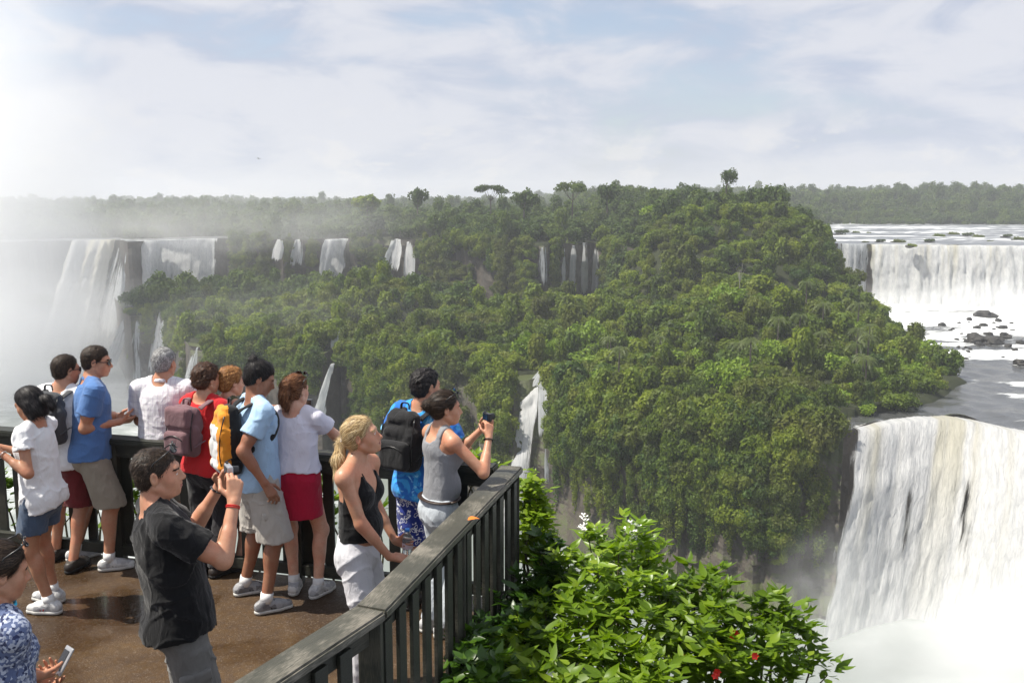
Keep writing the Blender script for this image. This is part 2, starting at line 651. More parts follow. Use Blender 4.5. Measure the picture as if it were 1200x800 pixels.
# ---- water surfaces
def water_sheet(name, mat, us, y0f, y1f, z, n, m, label, wave=0.12, foamf=None, mask=None):
    V, T = np.meshgrid(np.linspace(0, 1, n), np.linspace(0, 1, m), indexing='ij')
    U = us[0] + (us[1] - us[0]) * V
    Y = y0f(U) * (1 - T) + y1f(U) * T
    X = U * Y
    Z = z + wave * fbm(X / 5, Y / 5, 3, 3)
    if mask is not None:
        Z = Z - mask(X, Y)
    me = np_mesh(name, np.stack([X, Y, Z], -1).reshape(-1, 3), grid_faces(n, m)[:, ::-1])
    at = me.attributes.new('foam', 'FLOAT', 'POINT')
    fo = foamf(X, Y) if foamf else np.zeros_like(X)
    at.data.foreach_set('value', np.clip(fo, -1, 1).astype(np.float32).ravel())
    o = link(name, me, None, mat)
    tag(o, label, kind='structure')


water_sheet("gorge_river", M_LOWER, (px_u(-420), px_u(1560)), lambda U: 0 * U + 60, lambda U: r_low(U) + 3, Z_LOW, 200, 120,
            "pale foaming river on the floor of the gorge", 0.0, lambda X, Y: 0.25 * sstep(-60, -190, X))
def mid_foam(X, Y):
    f = 0.33 * sstep(255, 305, Y) + 0.30 * sstep(215, 240, Y) - 0.03 * sstep(222, 200, Y)
    for cx, cy, r, a in ((104, 232, 9, .5), (121, 236, 12, .5), (128, 222, 14, .55), (112, 196, 6, .55), (101, 184, 7, .6), (133, 214, 9, .5), (127, 189, 5, .6)):
        f = f + a * np.exp(-((X - cx) / r) ** 2 - ((Y - cy) / (r * 0.55)) ** 2)
    return f
water_sheet("island_river", M_MID, (px_u(960, 450), px_u(1560, 450)), lambda U: r_low(U) - 0.3, lambda U: r_up(U) - 2, Z_MID, 260, 200,
            "grey rapids between the two big waterfalls", 0.3, mid_foam, None)
water_sheet("upper_river", M_UPPER, (px_u(950, 280), px_u(1560, 280)), lambda U: r_up(U) - 0.3, lambda U: 0 * U + 730, Z_UP, 200, 160,
            "shallow braided river above the broad waterfall", 0.2, lambda X, Y: 0.02 - 0.1 * sstep(420, 370, Y))
water_sheet("misty_river", M_UPPER, (px_u(-420, 280), px_u(268, 280)), lambda U: r_up(U) - 0.3, lambda U: r_up(U) + 26, Z_UP, 120, 30,
            "river above the misty waterfalls", 0.2, lambda X, Y: -0.15 + 0 * X)


# ---- waterfalls
def waterfall(label, px0, px1, z_top, z_bot, mat, edge=None, depth=None, out=2.5, shift=0.0, widen=0.0, group=None, rough=0.5, du=0.6, ledges=None, ragged=0.12, off=1.3, slant=0.0, fade=0.55, holes=(), rim=None, fold=None, narrow=0.6):
    u0, u1 = px_u(px0, 300), px_u(px1, 300)
    um = (u0 + u1) / 2
    D = float(edge(um)) if depth is None else depth
    wid = (u1 - u0) * D
    nu = max(7, int(wid / du))
    hgt = z_top - z_bot
    nv = max(12, int(hgt / 0.8))
    s = np.linspace(0, 1, nu)
    v = np.linspace(0, 1, nv)
    S, Vv = np.meshgrid(s, v, indexing='ij')
    t = np.clip((Vv - 0.08) / 0.92, 0, 1)
    taper = narrow + (1 - narrow) * sstep(0, 0.5, np.clip((Vv - 0.08) / 0.92, 0, 1)) if wid < 12 else 1.0
    uu = um + (S - 0.5) * (u1 - u0) * (1 + widen * t) * taper + shift * (u1 - u0) * t ** 1.2
    Yl = (edge(u0 + (u1 - u0) * S) if depth is None else depth + 0 * S)
    if depth is None and wid > 30:      # a thick sheet bridges the small notches of its rim
        Yl = np.mean([edge(u0 + (u1 - u0) * S + q) for q in np.linspace(-0.03, 0.03, 13)], 0) - 0.6
    seedv = px0 * 0.37
    m_ = S * wid
    o_ = out * t ** 0.8
    drop = t ** 1.12
    if ledges:
        for (a, b, amt) in ledges:
            k = sstep(a, b, t + 0.06 * vnoise(m_ / 3, seedv))
            o_ = o_ + amt * k
    rid = (rough if fold is None else fold) * (fbm(m_ / 1.6 + seedv, t * hgt / 14, seedv, 3) + 0.8 * fbm(m_ / 5 + seedv, t * hgt / 20, seedv + 4, 2)) * sstep(0.0, 0.2, t)
    billow = 0.5 * rough * fbm(m_ / 2.5, t * hgt / 3 + seedv, 1.3, 3) * sstep(0.05, 0.4, t) + 0.45 * min(1, wid / 20) * rough * fbm(m_ / 0.8, t * hgt / 2.2, seedv + 2, 3) * sstep(0.02, 0.2, t)
    Y = Yl - off - o_ - rid - billow + 4.5 * (1 - sstep(0.0, 0.06, Vv)) + 1.2 * rough * vnoise(m_ / 2.6, seedv + 5) * sstep(0.16, 0.0, t)
    Z = z_top + 0.2 - hgt * drop + (0.12 + 0.25 * rough) * vnoise(m_ / 2.3, seedv) * sstep(0.0, 0.08, Vv) + slant * (S - 0.5) * (1 - t)
    X = uu * (Yl - off - 0.6 * o_)
    uvm = np.stack([m_ * (2.2 if wid < 12 else 1.0) + seedv * 3, t * hgt * (1 + 0 * S)], -1).reshape(-1, 2)
    me = np_mesh("waterfall", np.stack([X, Y, Z], -1).reshape(-1, 3), grid_faces(nu, nv), uv=uvm)
    e = np.minimum(S, 1 - S) * wid
    rim = rim or (ragged * wid if wid < 12 else 1.6)
    edge_a = sstep(-0.15, 1.0, (e + 0.5 * rim * vnoise(S * 3 + seedv, t * hgt / 4, 2)) / max(rim, 0.3))
    edge_a = edge_a * (1 - fade * sstep(0.75, 1.0, t)) * sstep(0, 0.03, Vv)
    if wid < 12:
        edge_a = edge_a - 0.35 * sstep(0.15, 0.7, vnoise(S * 2.6 + seedv * 3, t * 1.2, 4)) - 0.35 * sstep(0.14, 0.0, t) * (vnoise(S * 3 + seedv, 7.7) > 0.1)
    for (s0, sw, t0, t1, amt) in holes:
        edge_a = edge_a - amt * np.exp(-((S - s0 - 0.03 * (t - t0)) / sw) ** 2) * sstep(t0, t0 + 0.12, t) * sstep(t1, t1 - 0.2, t) * (0.7 + 0.6 * vnoise(S * 160, t * 7, 1.5))
    at = me.attributes.new('edge', 'FLOAT', 'POINT')
    at.data.foreach_set('value', edge_a.astype(np.float32).ravel())
    at = me.attributes.new('drop', 'FLOAT', 'POINT')
    at.data.foreach_set('value', t.astype(np.float32).ravel())
    ob = link("waterfall", me, None, mat)
    tag(ob, label, "waterfall", group)
    return ob


G_UP, G_LOW = "waterfalls along the rim of the plateau", "small waterfalls off the edge of the bench"
waterfall("broad bright column of white water at the far left, beside a dark rock", 84, 138, Z_UP, Z_LOW + 1, M_FALL_FULL, r_up, out=22, shift=-0.6, widen=0.35, group=G_UP, rough=1.2)
waterfall("thin streaky cascade down the dark rock right of the bright left column", 137, 156, Z_UP, Z_LOW + 4, M_FALL, r_up, out=16, shift=-1.3, widen=0.9, group=G_UP)
waterfall("wide veiled curtain of many white strands in the mist at left", 153, 264, Z_UP, Z_MID - 6, M_FALL_FAR, r_up, out=6, shift=-0.04, widen=0.05, group=G_UP, rough=0.7, rim=5.0, off=4.5)
waterfall("white cascade sliding left below the veiled curtain, behind the misty bushes", 140, 176, Z_MID + 1, Z_LOW + 2, M_FALL, depth=345, out=12, shift=-0.75, widen=0.1, group=G_LOW, off=3)
waterfall("widening white fall on the bench edge above the man in the blue polo", 150, 163, Z_MID, Z_LOW + 1, M_FALL, r_low, out=9, widen=1.1, ragged=0.35, group=G_LOW, off=3.5)
waterfall("narrow zigzag fall on dark rock above the grey-haired man", 178, 192, Z_MID + 1, Z_LOW + 6, M_FALL_FAR, r_low, out=9, shift=-0.6, widen=0.6, group=G_LOW, off=4)
waterfall("tiny white trickle among misty bushes above the red-shirted person", 207, 214, Z_MID + 2, Z_MID - 5, M_FALL, depth=float(r_low(px_u(211))) + 8, out=2, shift=-0.5, group=G_LOW)
waterfall("small slanting fall between the grey-haired man and the red-shirted person", 216, 235, Z_MID, Z_LOW + 8, M_FALL, r_low, out=9, shift=-0.75, widen=0.5, ragged=0.4, group=G_LOW, off=4)
waterfall("leftmost thin fall on the hazy rim, left of a slightly taller twin", 321, 336, Z_UP, Z_UP - 10, M_FALL_FAR, r_up, out=3, shift=-0.3, group=G_UP, off=2.5)
waterfall("thin white fall on the hazy rim, the taller of a close pair", 343, 359, Z_UP, Z_UP - 13, M_FALL_FAR, r_up, out=3, shift=-0.3, group=G_UP, off=2.5)
waterfall("fan of three joined white strands behind the round green knoll", 378, 410, Z_UP, Z_MID + 3, M_FALL_FAR, r_up, out=5, shift=-0.25, group=G_UP, off=2.5)
waterfall("short leaning fall just right of the round green knoll", 454, 475, Z_UP, Z_UP - 15, M_FALL_FAR, r_up, out=4, shift=-0.4, group=G_UP, off=2.5)
waterfall("slim straight fall just right of the leaning one beside the knoll", 473, 489, Z_UP - 1, Z_UP - 18, M_FALL_FAR, r_up, out=3, shift=-0.15, group=G_UP, off=2.5)
waterfall("faint greyish veil of water left of the four bright strands at centre", 629, 644, Z_UP - 1, Z_UP - 18, M_FALL_THIN, r_up, out=2, group=G_UP, off=2.5)
for _l, _a, _b, _t, _o in (("thinnest left strand of the four falls at the centre of the rim", 658, 665, -2, M_FALL_FAR), ("second strand from the left of the four falls at the centre of the rim", 667, 677, -1, M_FALL_FAR),
                           ("widest and brightest strand of the four falls at the centre of the rim", 679, 693, 0, M_FALL_FAR), ("rightmost and longest strand of the four falls at the centre of the rim", 694, 703, -2, M_FALL_FAR)):
    waterfall(_l, _a, _b, Z_UP + _t, Z_MID + (2 if _b < 690 else 0), _o, r_up, out=2.5, shift=-0.12, group=G_UP, off=2.2, rough=0.35, ragged=0.22, widen=0.2)
waterfall("faint trickle under the brown overhang right of the four strands", 728, 735, Z_UP - 12, Z_MID + 1, M_FALL_THIN, r_up, out=1, group=G_UP, off=3)
waterfall("little white spout high on the mossy slope above the blonde woman", 386, 403, Z_MID + 5, Z_MID - 1, M_FALL_FAR, depth=float(r_low(px_u(395))) + 5, out=3, shift=-0.2, group=G_LOW)
waterfall("long tapering fall on the mossy slope just above the blonde woman", 379, 391, Z_MID - 2, Z_LOW + 6, M_FALL_FAR, r_low, out=12, shift=-1.9, widen=1.1, ragged=0.3, narrow=0.7, fade=0.3, group=G_LOW, off=9)
waterfall("stepped white cascade over dark ledges beside the far railing corner", 605, 637, Z_MID - 2.5, Z_LOW - 0.5, M_FALL_FAR, r_low, out=15, shift=-0.75, widen=0.85, narrow=0.95, fade=0.2, group=G_LOW, off=4.5, rough=1.0, ledges=((0.10, 0.16, 2.2), (0.42, 0.50, 2.0), (0.72, 0.78, 1.8)), du=0.4, slant=4.0, ragged=0.3)
waterfall("little stream stepping down into the top of the cascade by the railing corner", 630, 646, Z_MID + 2.0, Z_MID - 2.0, M_FALL, depth=float(r_low(px_u(638))) + 4, out=5, shift=-0.9, widen=0.5, group=G_LOW, du=0.4, off=0)
waterfall("short side spout at the right of the stepped cascade beside the railing", 628, 645, Z_MID + 1.5, Z_MID - 11, M_FALL, r_low, out=10, shift=0.05, group=G_LOW, off=4, ledges=((0.3, 0.4, 1.2),), du=0.4)
waterfall("thread of water down the bare rock right of the stepped cascade", 638, 646, Z_MID - 11, Z_LOW + 6, M_FALL_THIN, r_low, out=4, group=G_LOW, off=14.0, du=0.4)
waterfall("broken veil of strands on dark rock left of the broad right fall", 976, 1019, Z_UP, Z_MID, M_FALL, r_up, out=5, group=G_UP, off=2.5)
waterfall("broad white curtain across the upper river at the far right", 1017, 1480, Z_UP, Z_MID - 0.5, M_FALL_FULL, r_up, out=7, shift=0.0, group=G_UP, rough=0.8, off=4, fade=0.2)
waterfall("huge near waterfall at lower right, past the end of the green island", 1001, 1480, Z_MID, Z_LOW - 1, M_FALL_NEAR, r_low, out=24, shift=-0.115, widen=0.03, holes=((0.315, 0.028, 0.22, 0.9, 0.50), (0.18, 0.010, 0.3, 0.8, 0.4), (0.02, 0.02, 0.15, 0.9, 0.45)), rim=4.0, rough=0.6, fold=0.16, off=2.5, du=0.30, ledges=((0.22, 0.30, 1.5),), fade=0.2)


# ---- boulders and islets
def boulder_mesh(seed):
    bm = bmesh.new()
    bmesh.ops.create_icosphere(bm, subdivisions=3, radius=1.0)
    P = np.array([v.co for v in bm.verts])
    d = 0.42 * fbm(P[:, 0] * 1.1 + seed, P[:, 1] * 1.1, P[:, 2] * 1.1 + seed, 3) + 0.16 * np.round(3 * vnoise(P[:, 0] * 2.3 + seed, P[:, 1] * 2.3, P[:, 2] * 2.3)) / 3
    for v, k in zip(bm.verts, d):
        v.co *= 1 + float(k)
        v.co.z *= 0.62
    me = bpy.data.meshes.new("boulder")
    bm.to_mesh(me)
    bm.free()
    me.materials.append(M_BOULDER)
    return me


BOULD = [boulder_mesh(s) for s in (1.3, 4.7, 8.2, 11.9)]
_bl = [(1145, 397, 26, "large angular rock in the middle of the rapids, left of the rock pile"), (1158, 391, 15, "rock behind the large angular one in the rapids"), (1166, 398, 30, "widest rock of the pile in the rapids"),
       (1177, 393, 16, "tall dark rock at the right end of the pile in the rapids"), (1149, 403, 14, "low rock in front of the large angular rock in the rapids"), (1157, 402, 10, "small rock squeezed between the two largest rapids rocks"),
       (1196, 401, 14, "dark rock at the picture's right edge beside the rapids pile"), (1195, 424, 20, "rock near the right edge, nearest of the rapids rocks"), (1114, 387, 7, "little rock by the tip of the green island"),
       (1131, 420, 9, "low flat rock alone below the rapids pile"), (1121, 397, 8, "pebble-sized rock beside the island shrubs in the rapids"), (1153, 368, 26, "misty broad rock at the foot of the broad right fall"),
       (1136, 373, 8, "small misty rock left of the broad one at the foot of the fall"), (1175, 383, 13, "rounded rock upstream of the rapids pile"), (1152, 380, 12, "rock upstream of the large angular one"),
       (1145, 383, 10, "small pale rock upstream at the left of the rapids"), (1103, 380, 12, "rock against the island bank where the rapids begin"), (1127, 391, 7, "pair rock at the left of the rapids, just above the flat stone"), (1186, 387, 9, "small rock behind the tall dark one in the rapids"), (1171, 375, 8, "small rock near the misty broad one"), (1189, 409, 8, "small rock between the pile and the nearest rapids rock"), (1137, 408, 7, "small rock just above the low flat rock"), (1181, 404, 11, "squat rock under the tall dark one in the rapids"), (1124, 378, 6, "tiny rock left of the small misty one")]
for i, (px, py, wpx, lab) in enumerate(_bl):
    p = at_z(px, py + wpx * 0.14, Z_MID)
    s = wpx / FPX * p.y * 0.40
    o = bpy.data.objects.new("boulder", BOULD[i % 4])
    COL.objects.link(o)
    o.location = (p.x, p.y, Z_MID + 0.15 * s)
    o.rotation_euler = (0, 0, 1.7 * i)
    o.scale = (s, s * 0.9, s * (1.25 if i in (0, 3, 6) else 1.0))
    tag(o, lab, "rock", "boulders in the grey rapids")
_rr = random.Random(55)
for _q in range(30):
    p = at_z(_rr.uniform(1112, 1200), _rr.uniform(374, 420), Z_MID)
    s = _rr.uniform(2.5, 5.5) / FPX * p.y * 0.5
    o = bpy.data.objects.new("boulder", BOULD[_q % 4])
    COL.objects.link(o)
    o.location = (p.x, p.y, Z_MID)
    o.rotation_euler = (0, 0, _rr.random() * 6)
    o.scale = (s, s * 0.9, s)
    tag(o, "tiny dark stone scattered in the white water of the rapids", "rock", "tiny stones scattered in the rapids")
for px, py, wpx, lab in ((42, 393, 34, "dark wet rock in the mist at the foot of the bright left fall"), (60, 389, 16, "low rock right beside the one in the left mist")):
    p = at_z(px, py + 6, Z_LOW)
    s = wpx / FPX * p.y * 0.5
    o = bpy.data.objects.new("boulder", BOULD[1])
    COL.objects.link(o)
    o.location = (p.x, p.y, Z_LOW)
    o.scale = (s, s * 0.8, s * 0.6)
    tag(o, lab, "rock", "boulders in the left mist")

# ================================================================== vegetation
def mat_leaf(name, dark, mid, lite, trans=0.35, gloss=0.45, spec=0.3, vary=0.5, patch=0.0):
    m, t = new_mat(name)
    isl = t.new('ShaderNodeNewGeometry').outputs['Random Per Island']
    obr = t.new('ShaderNodeObjectInfo').outputs['Random']
    f = t.math('ADD', t.math('MULTIPLY', isl, 1 - vary), t.math('MULTIPLY', obr, vary))
    if patch:
        pos = t.new('ShaderNodeNewGeometry').outputs['Position']
        f = t.math('ADD', f, t.ramp(t.noise(pos, 0.085, 3, 0.6), 0.3, 0.7, -patch, patch), clamp=True)
    col = t.cramp(f, [(0.05, dark), (0.5, mid), (0.95, lite)])
    if patch:
        kind = t.math('FRACT', t.math('MULTIPLY', obr, 7.31))
        col = t.mix(t.ramp(kind, 0.82, 0.86, 0, 0.4), col, (0.11, 0.11, 0.030))
        col = t.mix(t.ramp(kind, 0.16, 0.12, 0, 0.45), col, (0.040, 0.095, 0.026))
        col = t.mix(t.ramp(t.noise(pos, 0.05, 2, 0.5), 0.50, 0.68, 0, 0.55), col, (0.085, 0.088, 0.022))
    p = principled(t, col, gloss, None, spec)
    tr = t.new('ShaderNodeBsdfTranslucent')
    t.link(t.mix(1.0, col, (1.25, 1.25, 0.55), 'MULTIPLY'), tr.inputs[0])
    mx = t.new('ShaderNodeMixShader')
    mx.inputs[0].default_value = trans
    t.link(p.outputs[0], mx.inputs[1])
    t.link(tr.outputs[0], mx.inputs[2])
    t.link(mx.outputs[0], t.out.inputs[0])
    return m


def mat_bark(name, a, b):
    m, t = new_mat(name)
    pos = t.new('ShaderNodeTexCoord').outputs['Object']
    n = t.noise(t.map(pos, (1, 1, 0.2)), 6, 5, 0.6)
    p = principled(t, t.mix(n, a, b), 0.85, t.bump(n, 0.6, 0.05), 0.2)
    t.link(p.outputs[0], t.out.inputs[0])
    return m


M_CANOPY = mat_leaf("canopy_leaves", (0.042, 0.072, 0.008), (0.116, 0.170, 0.013), (0.21, 0.26, 0.020), 0.42, 0.55, 0.25, 0.62, 0.28)
M_CANOPY_FAR = mat_leaf("dark_canopy_leaves", (0.028, 0.052, 0.014), (0.064, 0.105, 0.020), (0.115, 0.155, 0.027), 0.34, 0.6, 0.2, 0.55)  # darker leaf greens for the far forest and skyline trees
M_BRIGHT = mat_leaf("bright_canopy_leaves", (0.10, 0.17, 0.012), (0.16, 0.25, 0.018), (0.24, 0.33, 0.03), 0.32, 0.5, 0.25, 0.3)
M_PALM = mat_leaf("palm_leaves", (0.05, 0.075, 0.016), (0.085, 0.115, 0.026), (0.13, 0.16, 0.045), 0.3, 0.45, 0.3, 0.3)
M_CLIFFVEG = mat_leaf("cliff_plants", (0.034, 0.060, 0.009), (0.090, 0.132, 0.014), (0.170, 0.205, 0.022), 0.3, 0.6, 0.2, 0.6, 0.4)
M_PALEBARK = mat_bark("pale_bark", (0.20, 0.185, 0.165), (0.38, 0.36, 0.33))
M_BARK = mat_bark("tree_bark", (0.06, 0.048, 0.038), (0.17, 0.145, 0.12))


def leaf_soup(centers, radii, n, size, rng, up_bias=0.25, flat=1.0, hollow=0.78):
    """n quads spread over lumpy lobes; leaves face roughly outward"""
    centers, radii = np.asarray(centers, float), np.asarray(radii, float)
    w = radii ** 2
    k = rng.choice(len(centers), n, p=w / w.sum())
    d = rng.normal(size=(n, 3))
    d[:, 2] += up_bias
    d /= np.linalg.norm(d, axis=1, keepdims=True)
    rr = radii[k] * (hollow + (1.22 - hollow) * rng.random(n) ** 0.8)
    lump = 1 + 0.38 * fbm(d[:, 0] * 2.6 + k, d[:, 1] * 2.6, d[:, 2] * 2.6, 3)
    P = centers[k] + d * (rr * lump)[:, None] * np.array([1, 1, flat])
    nrm = d + rng.normal(size=(n, 3)) * 0.55
    nrm[:, 2] += 0.35
    nrm /= np.linalg.norm(nrm, axis=1, keepdims=True)
    a = np.cross(nrm, rng.normal(size=(n, 3)))
    a /= np.linalg.norm(a, axis=1, keepdims=True)
    b = np.cross(nrm, a)
    s = size * (0.65 + 0.7 * rng.random(n))
    a, b = a * s[:, None], b * (s * 0.62)[:, None]
    V = np.stack([P - a, P - 0.15 * a - b, P + a, P - 0.15 * a + b], 1).reshape(-1, 3)
    F = np.arange(4 * n).reshape(n, 4)
    return V, F


def crown_mesh(seed, kind="round", n=1500, size=0.085, mat=None):
    rng = np.random.default_rng(seed)
    C, R = [], []
    if kind == "round":
        C.append((0, 0, 0.5)); R.append(0.42)
        for _ in range(15):
            a, rad = rng.random() * 6.283, 0.15 + 0.62 * rng.random() ** 0.7
            C.append((rad * math.cos(a), rad * math.sin(a), 0.30 + 0.62 * math.sqrt(max(0, 1 - rad * rad)) * (0.75 + 0.4 * rng.random())))
            R.append(0.17 + 0.16 * rng.random())
    elif kind == "tall":
        for z in np.linspace(0.25, 1.35, 6):
            for _ in range(2):
                a, rad = rng.random() * 6.283, 0.32 * rng.random() * (1.5 - z)
                C.append((rad * math.cos(a), rad * math.sin(a), z)); R.append(0.26 + 0.2 * rng.random())
    elif kind == "shrub":
        for _ in range(12):
            a, rad = rng.random() * 6.283, 0.75 * rng.random() ** 0.6
            C.append((rad * math.cos(a), rad * math.sin(a), 0.1 + 0.3 * rng.random())); R.append(0.22 + 0.24 * rng.random())
    elif kind == "umbrella":
        for _ in range(13):
            a, rad = rng.random() * 6.283, 0.95 * rng.random() ** 0.6
            C.append((rad * math.cos(a), rad * math.sin(a), 1.0 - 0.22 * rad * rad + 0.08 * rng.random())); R.append(0.17 + 0.13 * rng.random())
    V, F = leaf_soup(C, R, n, size, rng, 0.3, 0.45 if kind == "umbrella" else 0.85)
    me = np_mesh("crown", V, F, smooth=False)
    me.materials.append(mat or M_CANOPY)
    return me


def trunk_mesh(seed, h=0.75, r=0.05, limbs=5, spread=0.45, top=0.7):
    rng = random.Random(seed)
    V, F = tube([(0, 0, -0.25), (0.02, 0.01, h * 0.3), (-0.02, 0.03, h * 0.65), (0.01, 0.0, h)], [r * 1.3, r, r * 0.8, r * 0.55], 7)
    for i in range(limbs):
        a = 6.283 * i / limbs + rng.random()
        q = spread * (0.7 + 0.5 * rng.random())
        v, f = tube([(0, 0, h * 0.55), (0.4 * q * math.cos(a), 0.4 * q * math.sin(a), h * 0.8), (q * math.cos(a), q * math.sin(a), top + 0.25 * rng.random())], [r * 0.55, r * 0.4, r * 0.15], 5)
        o = len(V)
        V += v
        F += [tuple(x + o for x in g) for g in f]
    me = bpy.data.meshes.new("trunk")
    me.from_pydata([tuple(v) for v in V], [], [tuple(dict.fromkeys(f)) for f in F])
    me.materials.append(M_BARK)
    return me


CROWNS = [crown_mesh(s, "round", 2000, 0.072 + 0.012 * (s % 3)) for s in range(4)] + [crown_mesh(20 + s, "tall", 1900, 0.075 + 0.02 * s) for s in range(3)] + [crown_mesh(30, "shrub", 1500, 0.08)]
TRUNKS = [trunk_mesh(s) for s in range(3)]
BRIGHT_CROWNS = [crown_mesh(60 + s, "round", 1900, 0.075, M_BRIGHT) for s in range(2)]


def palm_meshes(seed):
    rng = np.random.default_rng(seed)
    V, F = [], []
    for k in range(17):
        a = 6.283 * k / 17 + rng.random() * 0.3
        el = 0.9 * rng.random() - 0.05
        L = 0.9 + 0.25 * rng.random()
        for i in range(15):
            t0 = (i + 1) / 15
            r0, z0 = L * t0 * math.cos(el) * (1 - 0.15 * t0), L * (t0 * math.sin(el) - 0.75 * t0 * t0) + 1.0
            base = np.array([r0 * math.cos(a), r0 * math.sin(a), z0])
            tang = np.array([math.cos(a), math.sin(a), math.sin(el) - 1.5 * t0])
            tang /= np.linalg.norm(tang)
            side = np.array([-math.sin(a), math.cos(a), 0])
            for sgn in (-1, 1):
                ln = 0.30 * (1 - 0.55 * t0) * (0.8 + 0.4 * rng.random())
                tip = base + side * sgn * ln * 0.75 + tang * ln * 0.6 + np.array([0, 0, -0.10])
                wv = tang * 0.020
                o = len(V)
                V += [base - wv, base + wv, tip]
                F.append((o, o + 1, o + 2))
    me = np_mesh("crown", np.array(V), np.array(F), smooth=False)
    me.materials.append(M_PALM)
    Vt, Ft = tube([(0, 0, -2.6), (0.04, 0, -1.2), (0.02, 0.03, 0.2), (0, 0, 1.0)], [0.075, 0.06, 0.055, 0.05], 7)
    tr = bpy.data.meshes.new("trunk")
    tr.from_pydata([tuple(v) for v in Vt], [], [tuple(dict.fromkeys(f)) for f in Ft])
    tr.materials.append(M_BARK)
    return me, tr


def tree(name, label, cat, crown, trunk, loc, scale, rz, group=None):
    t = empty(name, loc, label, cat, group)
    t.rotation_euler = (0, 0, rz)
    t.scale = scale if hasattr(scale, '__len__') else (scale,) * 3
    c = bpy.data.objects.new("crown", crown)
    k = bpy.data.objects.new("trunk", trunk)
    for o in (c, k):
        COL.objects.link(o)
        o.parent = t
    return t


def on_land(X, Y):
    """where trees can stand: not in a river, not on our own side, not at a fall lip"""
    u = X / Y
    ru, rl = r_up(u), r_low(u)
    ok = (Y > rl + 0.5)
    mid_water = (X > shore(Y) - 0.6) & (Y < ru + 2) & (Y > 100)
    up_water = (X > 0.322 * Y - 1) & (Y > ru - 2) & (Y < 640 + 40 * np.sin(X / 150))
    left_water = (X < -0.31 * Y + 4) & (Y > ru - 18) & (Y < ru + 27)
    lip = (np.abs(Y - ru) < 3.5) & ~((X > 40) & (X < 122))
    bare = (np.abs(u - px_u(612, 430)) < 0.028) & (Y < rl + 14)
    bare |= (np.abs(u - px_u(390, 430)) < 0.012) & (Y < rl + 10)
    # keep the falls of the far rim clear of tall trees just in front of them
    clear = (Y < ru) & (Y > ru - 32) & (u < px_u(720))
    return ok & ~mid_water & ~up_water & ~left_water & ~lip & ~bare & ~clear


def scatter(y0, y1, pitch, seed, u0=px_u(-120), u1=px_u(1320)):
    rng = np.random.default_rng(seed)
    xs = np.arange(u0 * y1, u1 * y1, pitch)
    ys = np.arange(y0, y1, pitch)
    X, Y = np.meshgrid(xs, ys, indexing='ij')
    X = (X + rng.uniform(-0.5, 0.5, X.shape) * pitch).ravel()
    Y = (Y + rng.uniform(-0.5, 0.5, Y.shape) * pitch).ravel()
    k = (X / Y > u0) & (X / Y < u1)
    X, Y = X[k], Y[k]
    k = on_land(X, Y)
    return X[k], Y[k]


_n1 = scatter(125, 330, 4.8, 1)
_n2 = scatter(330, 470, 7.0, 2)
_n3 = scatter(470, 760, 9.0, 3)
_n4 = scatter(760, 1300, 14.0, 4)
_n5 = scatter(1300, 2600, 26.0, 5)
_far = [np.concatenate([q[i] for q in (_n2, _n3, _n4, _n5)]) for i in (0, 1)]

# nearest trees, each one a thing (the band that shows largest in the photograph)
_x, _y = _n1
_vis = (_x / _y > px_u(560)) & (_y < 262)
_d = np.where(_vis, np.hypot(_x, _y), 1e9)
_order = np.argsort(_d)
_single = _order[:285]
_rest = np.setdiff1d(np.arange(len(_x)), _single)
_sz = np.random.default_rng(77)
G_TREES = "rainforest trees on the island slope"
for j, i in enumerate(_single):
    X, Y = float(_x[i]), float(_y[i])
    z = float(height(X, Y))
    edge_d = Y - float(r_low(X / Y))
    s = 1.9 + 2.9 * _sz.random() ** 1.8 + 0.4 * (edge_d > 20)
    bright = _sz.random() < 0.17
    rim = edge_d < 9
    cr = random.choice(BRIGHT_CROWNS) if bright else (CROWNS[7] if rim and _sz.random() < 0.6 else random.choice(CROWNS[:7]))
    pxx = 600 + FPX * X / Y
    where = ("beside the stepped cascade" if pxx < 665 else "left of the middle of the island" if pxx < 740 else "in the middle of the island" if pxx < 840 else
             "right of the middle of the island" if pxx < 930 else "toward the river end of the island" if pxx < 1010 else "on the river tip of the island")
    high = "low on the slope" if Y < 178 else "half way up the slope" if Y < 205 else "high on the slope"
    look = ("yellow-green" if bright else "low bushy" if rim else ("big mid green" if s > 3.1 else "small mid green"))
    lab = f"{look} tree {'on the cliff brink' if rim else high} {where}"
    gr = f"{look} trees {'on the cliff brink' if rim else high} {where}"
    tree("broadleaf_tree", lab, "tree", cr, random.choice(TRUNKS), (X, Y, z - 0.4 - 0.25 * s), (s, s, s * (0.85 + 0.8 * _sz.random() ** 2)), _sz.random() * 6.28, gr)

